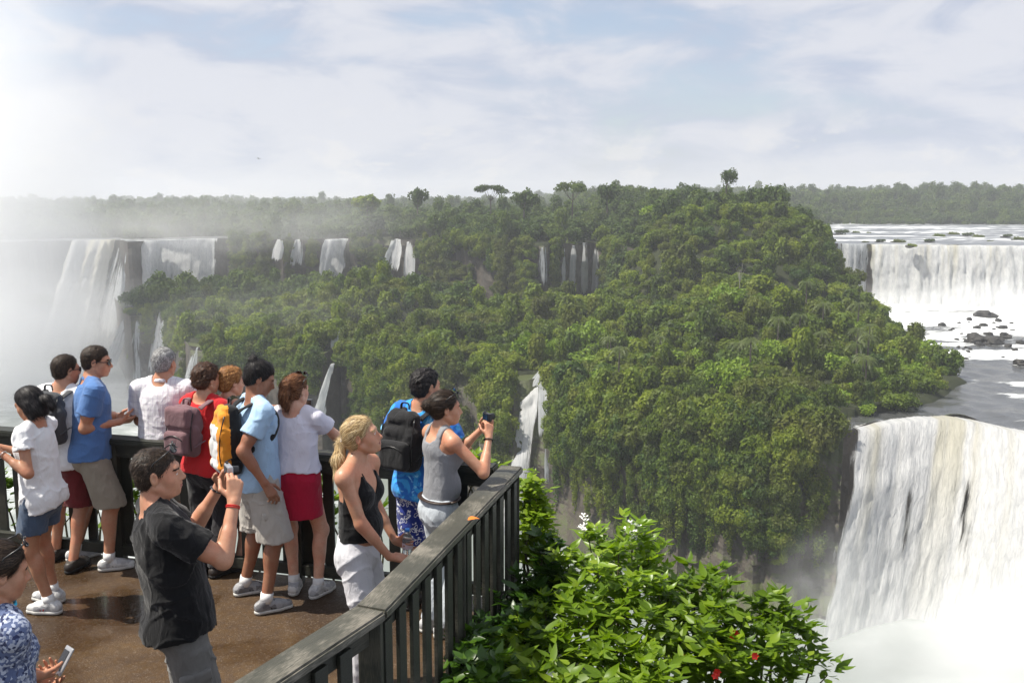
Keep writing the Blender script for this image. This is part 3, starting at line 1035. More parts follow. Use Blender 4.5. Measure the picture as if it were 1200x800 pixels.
# ---- the rest of the wood: one mass
def forest_mass(name, label, X, Y, Z, S, variants, seed, tall=1.1):
    rng = np.random.default_rng(seed)
    src = bpy.data.collections.new(name + "_kinds")
    for i, me in enumerate(variants):
        o = bpy.data.objects.new(f"{name}_kind_{'abcdefghijkl'[i]}", me)
        src.objects.link(o)
    me = bpy.data.meshes.new(name)
    n = len(X)
    me.vertices.add(n)
    me.vertices.foreach_set('co', np.stack([X, Y, Z], 1).astype(np.float32).ravel())
    for nm, typ, val in (("size", 'FLOAT', S.astype(np.float32)), ("turn", 'FLOAT', (rng.random(n) * 6.283).astype(np.float32)), ("pick", 'INT', rng.integers(0, len(variants), n).astype(np.int32)),
                         ("tall", 'FLOAT', (tall * (0.8 + 0.5 * rng.random(n))).astype(np.float32))):
        a = me.attributes.new(nm, typ, 'POINT')
        a.data.foreach_set('value', val)
    ob = link(name, me)
    tag(ob, label, kind='stuff')
    g = bpy.data.node_groups.new(name, 'GeometryNodeTree')
    g.interface.new_socket("Geometry", in_out='INPUT', socket_type='NodeSocketGeometry')
    g.interface.new_socket("Geometry", in_out='OUTPUT', socket_type='NodeSocketGeometry')
    N, L = g.nodes, g.links
    gi, go = N.new('NodeGroupInput'), N.new('NodeGroupOutput')
    m2p = N.new('GeometryNodeMeshToPoints')
    ci = N.new('GeometryNodeCollectionInfo')
    ci.inputs['Collection'].default_value = src
    ci.inputs['Separate Children'].default_value = True
    ci.inputs['Reset Children'].default_value = True
    iop = N.new('GeometryNodeInstanceOnPoints')
    iop.inputs['Pick Instance'].default_value = True

    def attr(nm, dt):
        q = N.new('GeometryNodeInputNamedAttribute')
        q.data_type = dt
        q.inputs['Name'].default_value = nm
        return q.outputs[0]
    L.new(gi.outputs[0], m2p.inputs[0])
    L.new(m2p.outputs[0], iop.inputs['Points'])
    L.new(ci.outputs[0], iop.inputs['Instance'])
    L.new(attr("pick", 'INT'), iop.inputs['Instance Index'])
    cx = N.new('ShaderNodeCombineXYZ')
    L.new(attr("turn", 'FLOAT'), cx.inputs[2])
    L.new(cx.outputs[0], iop.inputs['Rotation'])
    sz = attr("size", 'FLOAT')
    ml = N.new('ShaderNodeMath')
    ml.operation = 'MULTIPLY'
    L.new(sz, ml.inputs[0])
    L.new(attr("tall", 'FLOAT'), ml.inputs[1])
    c2 = N.new('ShaderNodeCombineXYZ')
    L.new(sz, c2.inputs[0]); L.new(sz, c2.inputs[1]); L.new(ml.outputs[0], c2.inputs[2])
    L.new(c2.outputs[0], iop.inputs['Scale'])
    L.new(iop.outputs[0], go.inputs[0])
    md = ob.modifiers.new("scatter", 'NODES')
    md.node_group = g
    return ob


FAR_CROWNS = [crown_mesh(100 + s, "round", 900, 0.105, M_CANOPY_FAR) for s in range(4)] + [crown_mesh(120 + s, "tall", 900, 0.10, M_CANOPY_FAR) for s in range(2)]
_rx, _ry = _x[_rest], _y[_rest]
_rs = 2.2 + 2.8 * _sz.random(len(_rx)) ** 1.6
_left = (_rx < -0.02 * _ry)
forest_mass("bench_forest", "hazy low forest on the bench between the two rows of falls", _rx, _ry, height(_rx, _ry) - 0.5 - 0.25 * _rs, _rs, CROWNS[:7], 3)
_fx, _fy = _far
_fs = np.where(_fy < 470, 4.6, np.where(_fy < 760, 5.5, np.where(_fy < 1300, 7.0, 9.0))) * (0.75 + 0.6 * _sz.random(len(_fx)))
_fz = height(_fx, _fy)
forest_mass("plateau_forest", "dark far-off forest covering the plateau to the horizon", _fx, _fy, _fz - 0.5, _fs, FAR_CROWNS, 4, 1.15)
# undergrowth so that no bare floor shows between the crowns
_ux, _uy = scatter(125, 330, 4.2, 9)
_us = 1.3 + 0.9 * _sz.random(len(_ux))
forest_mass("undergrowth", "low bushes filling the gaps under the forest", _ux, _uy, height(_ux, _uy) - 0.3, _us, [CROWNS[7], crown_mesh(31, "shrub", 700, 0.1)], 5)


# plants hanging on the cliffs
def cliff_plants(name, label, edge, u0, u1, z_top, z_bot, lean, n, seed, bias, size=(0.9, 1.9), avoid=(), talus=1.3, grow=0.5, bare=1.1):
    rng = np.random.default_rng(seed)
    u = rng.uniform(u0, u1, n * 3)
    t = rng.random(n * 3) ** bias * (0.95 if bare < 2 else 0.8)
    y = edge(u)
    clump = fbm(u * y / 11, t * 3.0, seed, 3)
    k = clump > (-0.15 if bare == 1.1 else -0.32) + bare * (t - (0.42 if bare < 2 else 0.24))
    for a, b in avoid:
        k &= ~((u > a) & (u < b))
    u, t, y = u[k][:n], t[k][:n], y[k][:n]
    Y = y - (np.interp(t, *talus) if isinstance(talus, tuple) else lean * t ** talus) - 0.7 - 0.8 * rng.random(len(u)) - 2.0 * fbm(u * y / 14, (z_top + (z_bot - z_top) * t) / 18, 3.3, 3)
    Z = z_top + (z_bot - z_top) * t - 0.6
    S = (size[0] + (size[1] - size[0]) * rng.random(len(u)) ** 1.8) * (1.15 - grow * t)
    Y = Y - S * rng.uniform(-0.3, 0.5, len(u))
    return forest_mass(name, label, u * Y, Y, Z, S, [crown_mesh(200 + seed, "shrub", 700, 0.10, M_CLIFFVEG), crown_mesh(210 + seed, "round", 800, 0.095, M_CLIFFVEG), CROWNS[0], CROWNS[2], CROWNS[5], CROWNS[7]], seed, 1.25)


cliff_plants("cliff_shrubbery", "hanging shrubs on the bare brown island cliff", r_low, px_u(560), px_u(985), Z_MID + 1, Z_LOW + 1, 20.0, 1700, 21, 1.45, (0.9, 3.2), [(px_u(593), px_u(648))], ISLAND_PROFILE, 0.75, 2.6)
cliff_plants("gorge_shrubbery", "mossy shrubs on the misty gorge cliff", r_low, px_u(150), px_u(596), Z_MID + 1, Z_LOW + 1, 5.0, 2000, 22, 1.0, (1.2, 2.8),
             [(px_u(a), px_u(b)) for a, b in ((148, 166), (174, 193), (210, 236), (366, 393))], GORGE_PROFILE, 0.6)
cliff_plants("rim_shrubbery", "shrubs clinging to the plateau cliff between the falls", r_up, px_u(270), px_u(975), Z_UP + 1, Z_MID + 1, 3.0, 2200, 23, 1.0, (1.2, 3.2),
             [(px_u(a), px_u(b)) for a, b in ((319, 336), (342, 359), (370, 412), (450, 489), (626, 646), (655, 704), (726, 737))], 1.3, 0.5, 0.5)

# long vines hanging over the bare rock
def vine_curtain(seed):
    rng = np.random.default_rng(seed)
    C = [(rng.normal() * 0.16, rng.normal() * 0.12, -z) for z in np.linspace(0, 2.6, 9)]
    Rr = [0.30 - 0.085 * z for z in np.linspace(0, 2.6, 9)]
    V, F = leaf_soup(C, np.maximum(Rr, 0.08), 420, 0.075, rng, -0.2, 1.3)
    me = np_mesh("crown", V, F, smooth=False)
    me.materials.append(M_CLIFFVEG)
    return me


_rv = np.random.default_rng(91)
_vu = _rv.uniform(px_u(650), px_u(985), 420)
_vt = 0.14 + 0.46 * _rv.random(420) ** 1.4
_vy = r_low(_vu) - np.interp(_vt, *ISLAND_PROFILE) - 1.6 - 2.0 * fbm(_vu * r_low(_vu) / 14, (Z_MID + (Z_LOW - Z_MID) * _vt) / 18, 3.3, 3)
forest_mass("hanging_vines", "curtains of vines hanging over the bare island cliff", _vu * _vy, _vy, Z_MID + (Z_LOW - Z_MID) * _vt, 1.0 + 1.6 * _rv.random(420), [vine_curtain(1), vine_curtain(2)], 92, 1.0)

# ---- trees that stand out
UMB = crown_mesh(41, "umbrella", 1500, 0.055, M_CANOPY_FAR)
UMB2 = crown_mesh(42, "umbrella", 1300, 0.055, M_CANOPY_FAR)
UTR = trunk_mesh(9, 0.7, 0.035, 7, 0.75, 0.86)


def skyline_tree(label, px, py_top, Y, crown, trunk, s, hs, name="emergent_tree", crown_top=1.15):
    p = at_y(px, py_top, Y)
    tree(name, label, "tree", crown, trunk, (p.x, Y, p.z - hs * crown_top), (s, s, hs), px * 0.1)


skyline_tree("open flat-topped umbrella tree on the skyline, left of the taller one", 575, 217, 420, UMB, UTR, 7.0, 9.0)
skyline_tree("tallest flat-topped umbrella tree on the skyline with a pale trunk showing", 671, 214, 400, UMB2, UTR, 7.5, 10.0)
skyline_tree("small round tree sticking up above the top of the green island", 852, 201, 330, crown_mesh(43, "round", 900, 0.075, M_CANOPY_FAR), trunk_mesh(12, 0.8, 0.06, 5, 0.4, 0.6), 4.0, 6.5, crown_top=1.05)
skyline_tree("broad domed tree on the hazy skyline above the green knoll", 430, 229, 440, CROWNS[2], TRUNKS[0], 7.5, 8.0)
skyline_tree("round-headed tree on the skyline between the knoll and the umbrella trees", 489, 222, 440, FAR_CROWNS[1], TRUNKS[1], 5.5, 8.0)
skyline_tree("dense tree on the skyline just right of the tallest umbrella tree", 712, 217, 390, FAR_CROWNS[2], TRUNKS[2], 5.5, 8.0)
skyline_tree("broad tree on the skyline between the two umbrella trees", 614, 224, 410, FAR_CROWNS[3], TRUNKS[0], 7.0, 8.0)
for px, py, lab in ((965, 358, "palm with drooping pale fronds high on the right of the island"), (1005, 405, "palm with a bare stem showing near the island's right end"), (1018, 395, "palm leaning over at the right end of the island, beside another palm"),
                    (938, 372, "leftmost palm of those near the right end of the island"), (880, 400, "palm among broadleaf trees, left of the other island palms"), (905, 440, "palm low on the front of the island slope")):
    pm, pt = palm_meshes(px)
    Yp = 196 if px > 990 else (214 if py < 380 else 188)
    p = at_y(px, py, Yp)
    tree("palm_tree", lab, "palm", pm, pt, (p.x, Yp, p.z - 3.0), 3.3, px)
for px, py, Yp, s, lab in ((990, 470, 176, 5.6, "brightest yellow-green tree low at the island's right end"), (1075, 437, 192, 3.6, "yellowish tree above the river at the tip of the island")):
    p = at_y(px, py, Yp)
    bright = s > 3.5
    tree("broadleaf_tree", lab, "tree", BRIGHT_CROWNS[0] if bright else FAR_CROWNS[0], TRUNKS[0], (p.x, Yp, p.z - 0.7 * s), s, px * 0.3)
skyline_tree("one vivid green tree among the dark ones left of the island top", 774, 241, 345, BRIGHT_CROWNS[1], TRUNKS[1], 7.0, 5.0, "broadleaf_tree")

_rp = random.Random(808)
for k in range(16):
    px, Yp = _rp.uniform(690, 1040), _rp.uniform(168, 240)
    X = (px - 600) / FPX * Yp
    if X > float(shore(Yp)) - 4:
        continue
    z = float(height(X, Yp)) + _rp.uniform(5.5, 8.0)
    where = ("left of the middle of the island" if px < 740 else "in the middle of the island" if px < 840 else "right of the middle of the island" if px < 930 else "toward the river end of the island")
    high = "low on the slope" if Yp < 185 else "half way up the slope" if Yp < 212 else "high on the slope"
    if k == 7:
        o = link("dead_tree", trunk_mesh(300 + k, 1.0, 0.03, 6, 0.35, 1.0), None)
        o.data.materials.clear(); o.data.materials.append(M_PALEBARK)
        o.location, o.scale = (X, Yp, z - 7.0), (3.0, 3.0, 7.5)
        tag(o, f"pale leafless tree standing {high} {where}", "tree", "dead trees on the island")
    else:
        pm, pt = palm_meshes(900 + k)
        tree("palm_tree", f"palm above the canopy {high} {where}", "palm", pm, pt, (X, Yp, z - 3.0), _rp.uniform(2.6, 3.6), k, "palms on the island")
# ---- shrubby islets in the upper river
_isl = [(985, 275, 20), (1003, 273, 10), (1014, 284, 9), (1031, 284, 14), (1053, 284, 16), (1068, 288, 12), (1088, 284, 15), (1100, 277, 14), (1117, 275, 14), (1133, 277, 16), (1146, 278, 14),
        (1160, 283, 8), (1180, 278, 13), (1194, 281, 16), (1018, 273, 6), (1210, 280, 16)]
for i, (px, py, wpx) in enumerate(_isl):
    p = at_z(px, py, Z_UP)
    s = wpx / FPX * p.y * 0.55
    t = empty("river_islet", (p.x, p.y, Z_UP - 0.2), "shrub-covered rock islet in the shallow river above the broad fall", "islet", "islets in the upper river")
    c = bpy.data.objects.new("foliage", [CROWNS[7], FAR_CROWNS[0]][i % 3 == 0])
    COL.objects.link(c); c.parent = t
    c.scale = (s, s * 0.8, s * 0.62 if i % 3 else s * 0.5)
    b = bpy.data.objects.new("rock", BOULD[i % 4])
    COL.objects.link(b); b.parent = t
    b.scale = (s * 0.95, s * 0.8, 0.9)


# ---- one distant bird in the sky
def bird(label, px, py, y, span):
    p = at_y(px, py, y)
    V = [(0, 0.30, 0), (0.05, 0.1, 0.05), (-0.05, 0.1, 0.05), (0.05, -0.2, 0.02), (-0.05, -0.2, 0.02), (0.09, -0.38, 0.0), (-0.09, -0.38, 0.0), (0.05, 0.0, -0.06), (-0.05, 0.0, -0.06),
         (0.28, 0.10, 0.14), (0.26, -0.08, 0.12), (0.55, 0.0, 0.05), (0.5, -0.1, 0.05), (-0.28, 0.10, 0.14), (-0.26, -0.08, 0.12), (-0.55, 0.0, 0.05), (-0.5, -0.1, 0.05)]
    F = [(0, 2, 1), (1, 2, 4, 3), (3, 4, 6, 5), (0, 1, 7), (0, 8, 2), (7, 8, 0), (1, 3, 7), (2, 8, 4), (7, 3, 4, 8), (1, 9, 10, 3), (9, 11, 12, 10), (2, 4, 14, 13), (13, 14, 16, 15)]
    o = poly_obj("bird", [Vector(v) * span for v in V], F, None, M_BARK, False)
    o.location = p
    o.rotation_euler = (0, 0.25, 0.9)
    tag(o, label, "bird")


bird("tiny dark bird gliding in the pale sky left of centre", 303, 186, 140, 0.75)

# ================================================================== viewing deck and railing
def mat_deck():
    m, t = new_mat("wet_brown_concrete")
    pos = t.new('ShaderNodeNewGeometry').outputs['Position']
    a = t.noise(pos, 1.1, 7, 0.62, 0.5)
    b = t.noise(pos, 14, 5, 0.7)
    g = t.new('ShaderNodeTexVoronoi')
    g.inputs['Scale'].default_value = 110
    t.link(pos, g.inputs['Vector'])
    agg = t.ramp(g.outputs['Distance'], 0.0, 0.55)
    col = t.cramp(a, [(0.28, (0.036, 0.021, 0.011)), (0.5, (0.068, 0.039, 0.018)), (0.72, (0.112, 0.068, 0.030))])
    col = t.mix(t.ramp(b, 0.35, 0.7, 0, 0.6), col, (0.050, 0.032, 0.022))
    pc = t.new('ShaderNodeTexWhiteNoise', noise_dimensions='3D')
    t.link(g.outputs['Position'], pc.inputs['Vector'])
    col = t.mix(t.ramp(pc.outputs['Value'], 0.84, 1.0, 0, 0.28), col, (0.26, 0.20, 0.15))
    wet = t.ramp(t.noise(t.map(pos, loc=(4.2, 1.7, 0)), 0.75, 5, 0.55, 0.6), 0.45, 0.60)
    # a standing puddle where the photograph shows one
    pd = t.vmath('LENGTH', t.map(pos, (1 / 0.75, 1 / 0.38, 0), loc=(2.72 / 0.75, -6.45 / 0.38, 0)))
    pud = t.math('MULTIPLY', t.ramp(t.math('ADD', pd, t.math('MULTIPLY', a, 0.9)), 1.35, 1.15), 1.0)
    wet = t.math('MAXIMUM', wet, pud)
    h = t.math('ADD', t.math('MULTIPLY', agg, 0.5), t.math('MULTIPLY', b, 0.8))
    nb = t.new('ShaderNodeBump')
    nb.inputs['Distance'].default_value = 0.006
    t.link(h, nb.inputs['Height'])
    t.link(t.ramp(wet, 0, 1, 0.9, 0.25), nb.inputs['Strength'])
    t_r = t.math('MULTIPLY', t.ramp(wet, 0, 1, 0.62, 0.26), t.ramp(b, 0.3, 0.8, 0.75, 1.2))
    t_r = t.math('MULTIPLY', t_r, t.ramp(pud, 0, 1, 1.0, 0.3))
    p = principled(t, t.mix(t.math('MULTIPLY', wet, 0.35), col, (0.022, 0.014, 0.008)), t_r, nb.outputs[0], t.ramp(pud, 0, 1, 0.3, 0.9))
    t.link(p.outputs[0], t.out.inputs[0])
    return m


def mat_wood(name, c0, c1, worn, rough=0.5, worn_amt=0.5):
    m, t = new_mat(name)
    ob = t.new('ShaderNodeTexCoord').outputs['Object']
    gr = t.noise(t.map(ob, (1.0, 14, 14)), 3.0, 6, 0.65, 0.5)
    bl = t.noise(ob, 3.2, 6, 0.6, 0.3)
    fn = t.noise(t.map(ob, (2, 30, 30)), 9.0, 3, 0.6)
    col = t.mix(gr, c0, c1)
    col = t.mix(t.math('MULTIPLY', t.ramp(t.math('ADD', t.math('MULTIPLY', bl, 0.6), t.math('MULTIPLY', fn, 0.4)), 0.47, 0.66), worn_amt), col, worn)
    p = principled(t, col, t.ramp(bl, 0.3, 0.7, rough - 0.1, rough + 0.15), t.bump(t.math('ADD', gr, fn), 0.45, 0.004), 0.4)
    t.link(p.outputs[0], t.out.inputs[0])
    return m


M_DECK = mat_deck()
M_CAP = mat_wood("weathered_green_handrail", (0.030, 0.031, 0.024), (0.078, 0.076, 0.058), (0.22, 0.20, 0.165), 0.5, 0.9)
M_SLAT = mat_wood("dark_green_paint", (0.011, 0.013, 0.010), (0.032, 0.034, 0.025), (0.095, 0.085, 0.062), 0.55, 0.55)
RAIL_Z = 1.05

# corners of the railing's centre line, found from the photograph at rail height
C_FAR = at_z(600, 545, RAIL_Z)
C_JOINT = at_z(434, 712, RAIL_Z)
C_NEAR = at_z(297, 800, RAIL_Z)
_d = (C_NEAR - C_JOINT)
C_OUT = C_JOINT + _d * 2.2
C_OUT2 = C_OUT + Vector((-1.6, -0.8, 0))
C_LEFT = at_z(-60, 497, RAIL_Z)
C_LEFT2 = C_LEFT + Vector((-3.0, -0.6, 0))
RAIL_PTS = [C_LEFT2, C_LEFT, C_FAR, C_JOINT, C_OUT, C_OUT2]

# deck slab
bm = bmesh.new()
poly = [Vector((p.x, p.y, 0)) for p in RAIL_PTS]
cen = sum(poly, Vector()) / len(poly)
poly = [p + (p - cen).normalized() * 0.16 for p in poly]
vs = [bm.verts.new(p) for p in poly]
f = bm.faces.new(vs)
if f.normal.z < 0:
    f.normal_flip()
r = bmesh.ops.extrude_face_region(bm, geom=[f])
for v in r['geom']:
    if isinstance(v, bmesh.types.BMVert):
        v.co.z -= 0.28
bmesh.ops.recalc_face_normals(bm, faces=bm.faces)
o = bm_obj("deck_floor", bm, None, M_DECK)
tag(o, "wet brown concrete floor of the viewing deck", kind='structure')


def board(name, a, b, width, thick, parent, mat, bevel=0.006):
    """a plank from a to b: its own mesh along local X so that the grain follows it"""
    a, b = Vector(a), Vector(b)
    d = b - a
    bm = bmesh.new()
    box_bm(bm, (d.length, width, thick), (0, 0, 0), None, bevel)
    o = bm_obj(name, bm, parent, mat)
    m = Matrix.Translation((a + b) / 2) @ d.to_track_quat('X', 'Z').to_matrix().to_4x4()
    o.matrix_parent_inverse = Matrix()
    o.matrix_local = (parent.matrix_basis.inverted() if parent else Matrix()) @ m
    return o


def railing(label, pts, cap_w, gap, slat_w, post_every, cap_mat, group=None):
    base = empty("railing", (pts[0].x, pts[0].y, 0), label, "railing", group)
    n = len(pts)
    for i in range(n - 1):
        a, b = pts[i].copy(), pts[i + 1].copy()
        d = (b - a).normalized()
        side = Vector((-d.y, d.x, 0))
        # cap: mitred plank with a lip board under its outer edge
        bm = bmesh.new()
        def mitre(k, off):
            p = pts[k]
            if k == 0 or k == n - 1:
                dd = (pts[1] - pts[0]).normalized() if k == 0 else (pts[-1] - pts[-2]).normalized()
                return p + Vector((-dd.y, dd.x, 0)) * off
            d0, d1 = (pts[k] - pts[k - 1]).normalized(), (pts[k + 1] - pts[k]).normalized()
            s0, s1 = Vector((-d0.y, d0.x, 0)), Vector((-d1.y, d1.x, 0))
            mm = (s0 + s1).normalized()
            return p + mm * (off / max(0.35, mm.dot(s0)))
        hw = cap_w / 2
        q = [mitre(i, -hw) + d * 0.0015, mitre(i, hw) + d * 0.0015, mitre(i + 1, hw) - d * 0.0015, mitre(i + 1, -hw) - d * 0.0015]
        mid = (a + b) / 2
        rot = d.to_track_quat('X', 'Z').to_matrix().to_4x4()
        inv = (Matrix.Translation(mid) @ rot).inverted()
        vt = [bm.verts.new(inv @ Vector((p.x, p.y, RAIL_Z))) for p in q]
        vb = [bm.verts.new(inv @ Vector((p.x, p.y, RAIL_Z - 0.05))) for p in q]
        bm.faces.new(vt)
        bm.faces.new(vb[::-1])
        for k in range(4):
            bm.faces.new((vt[k], vb[k], vb[(k + 1) % 4], vt[(k + 1) % 4]))
        bmesh.ops.recalc_face_normals(bm, faces=bm.faces)
        bmesh.ops.bevel(bm, geom=bm.edges[:], offset=0.010, segments=2, affect='EDGES')
        o = bm_obj("handrail", bm, base, cap_mat)
        o.matrix_local = base.matrix_basis.inverted() @ (Matrix.Translation(mid) @ rot)
        L = (b - a).length
        board("upper_rail", a + Vector((0, 0, -0.105)) + d * 0.05, b + Vector((0, 0, -0.105)) - d * 0.05, 0.055, 0.105, base, M_SLAT)
        board("lower_rail", a + Vector((0, 0, -0.93)) + d * 0.05, b + Vector((0, 0, -0.93)) - d * 0.05, 0.055, 0.085, base, M_SLAT)
        np_ = max(1, round(L / post_every))
        posts = [k * L / np_ for k in range(np_ + 1)]
        for k, s in enumerate(posts):
            if k == 0 and i > 0:
                continue
            p = a + d * s
            board("post", (p.x, p.y, -0.2), (p.x, p.y, RAIL_Z - 0.0515), 0.105, 0.105, base, M_SLAT)
        ns = int(L / gap)
        for k in range(ns):
            s = (k + 0.5) * L / ns
            if min(abs(s - q_) for q_ in posts) < 0.085:
                continue
            p = a + d * s + side * 0.042
            bm = bmesh.new()
            box_bm(bm, (0.022, slat_w, 0.86 + random.uniform(-0.01, 0.01)), (0, 0, 0), None, 0.004)
            o = bm_obj("slat", bm, base, M_SLAT)
            o.matrix_local = base.matrix_basis.inverted() @ Matrix.Translation((p.x, p.y, RAIL_Z - 0.52)) @ Matrix.Rotation(math.atan2(d.y, d.x) + math.pi / 2 + random.uniform(-0.02, 0.02), 4, 'Z')
    return base


railing("long dark railing behind the sightseers at the far side of the deck", [C_LEFT2, C_LEFT, C_FAR + Vector((-0.115, 0.0, 0))], 0.15, 0.17, 0.085, 1.5, M_SLAT)
railing("near weathered green wooden railing with a wide handrail, running to the far corner", [C_FAR, C_JOINT, C_OUT, C_OUT2], 0.165, 0.165, 0.085, 1.25, M_CAP)

# one fallen orange leaf on the handrail
def curled_leaf(name, L, W, curl=0.3, fold=0.25, nseg=6):
    V, F = [], []
    for i in range(nseg + 1):
        t = i / nseg
        w_ = W * math.sin(math.pi * min(1, t ** 0.75)) * (1 - 0.15 * t) + 0.0008
        z = curl * L * (t - t * t * 1.6)
        V += [(t * L, -w_, z + fold * w_), (t * L, 0, z), (t * L, w_, z + fold * w_)]
    for i in range(nseg):
        o = 3 * i
        F += [(o, o + 3, o + 4, o + 1), (o + 1, o + 4, o + 5, o + 2)]
    me = bpy.data.meshes.new(name)
    me.from_pydata(V, [], F)
    me.polygons.foreach_set('use_smooth', np.full(len(F), True))
    return me


def plain(name, col, rough=0.5, spec=0.5, var=0.0, scale=20, **kw):
    m, t = new_mat(name)
    c = col
    if var:
        n = t.noise(t.new('ShaderNodeTexCoord').outputs['Object'], scale, 4, 0.6)
        c = t.mix(n, tuple(x * (1 - var) for x in col), tuple(min(1, x * (1 + var)) for x in col))
    p = principled(t, c, rough, None, spec, **kw)
    t.link(p.outputs[0], t.out.inputs[0])
    return m


me = curled_leaf("fallen_leaf", 0.075, 0.022, 0.25)
p = at_z(548, 609, RAIL_Z + 0.012)
o = link("fallen_leaf", me, None, plain("orange_leaf", (0.75, 0.20, 0.03), 0.5, 0.3, 0.3))
o.location = p
o.rotation_euler = (0.1, -0.1, 0.4)
tag(o, "small orange fallen leaf lying on the weathered handrail", "leaf")

# ================================================================== shrubs in front of and behind the railing
M_SHRUB = mat_leaf("glossy_shrub_leaves", (0.070, 0.135, 0.008), (0.155, 0.255, 0.014), (0.29, 0.39, 0.028), 0.5, 0.42, 0.4, 0.6)
M_SHRUB_YEL = mat_leaf("yellowish_shrub_leaves", (0.12, 0.21, 0.010), (0.21, 0.33, 0.018), (0.33, 0.42, 0.04), 0.48, 0.36, 0.5, 0.6)
M_VINE = mat_leaf("vine_leaves", (0.12, 0.20, 0.012), (0.20, 0.31, 0.018), (0.31, 0.40, 0.035), 0.48, 0.4, 0.45, 0.6)
M_DARKSHRUB = mat_leaf("dark_shrub_leaves", (0.024, 0.066, 0.008), (0.050, 0.115, 0.010), (0.095, 0.18, 0.014), 0.40, 0.34, 0.5, 0.6)
M_STEM = plain("shrub_stem", (0.10, 0.085, 0.05), 0.8, 0.2, 0.3)
M_PETAL_W = plain("white_petals", (0.85, 0.84, 0.80), 0.6, 0.2)
M_PETAL_R = plain("red_petals", (0.70, 0.035, 0.02), 0.5, 0.3)


def leaf_mesh(L, W, curl, fold, mat):
    me = curled_leaf("leaf", L, W, curl, fold, 5)
    me.materials.append(mat)
    return me


def leaf_set(L, W, mat):
    return [leaf_mesh(L * a, W * b, c, f, mat) for a, b, c, f in ((1, 1, 0.1, 0.2), (0.85, 1.05, -0.25, 0.3), (1.15, 0.9, -0.05, 0.12), (0.95, 0.95, -0.4, 0.25), (0.7, 0.9, 0.0, 0.35))]


def leaf_pose(p, d, up, s, rng):
    """matrix of a leaf that starts at p and points along d, its upper face towards up"""
    d = d.normalized()
    side = up.cross(d)
    if side.length < 1e-3:
        side = Vector((1, 0, 0))
    side.normalize()
    n = d.cross(side).normalized()
    m = Matrix((d, side, n)).transposed().to_4x4()
    return Matrix.Translation(p) @ m @ Matrix.Rotation(rng.uniform(-0.5, 0.5), 4, 'X') @ Matrix.Scale(s, 4)


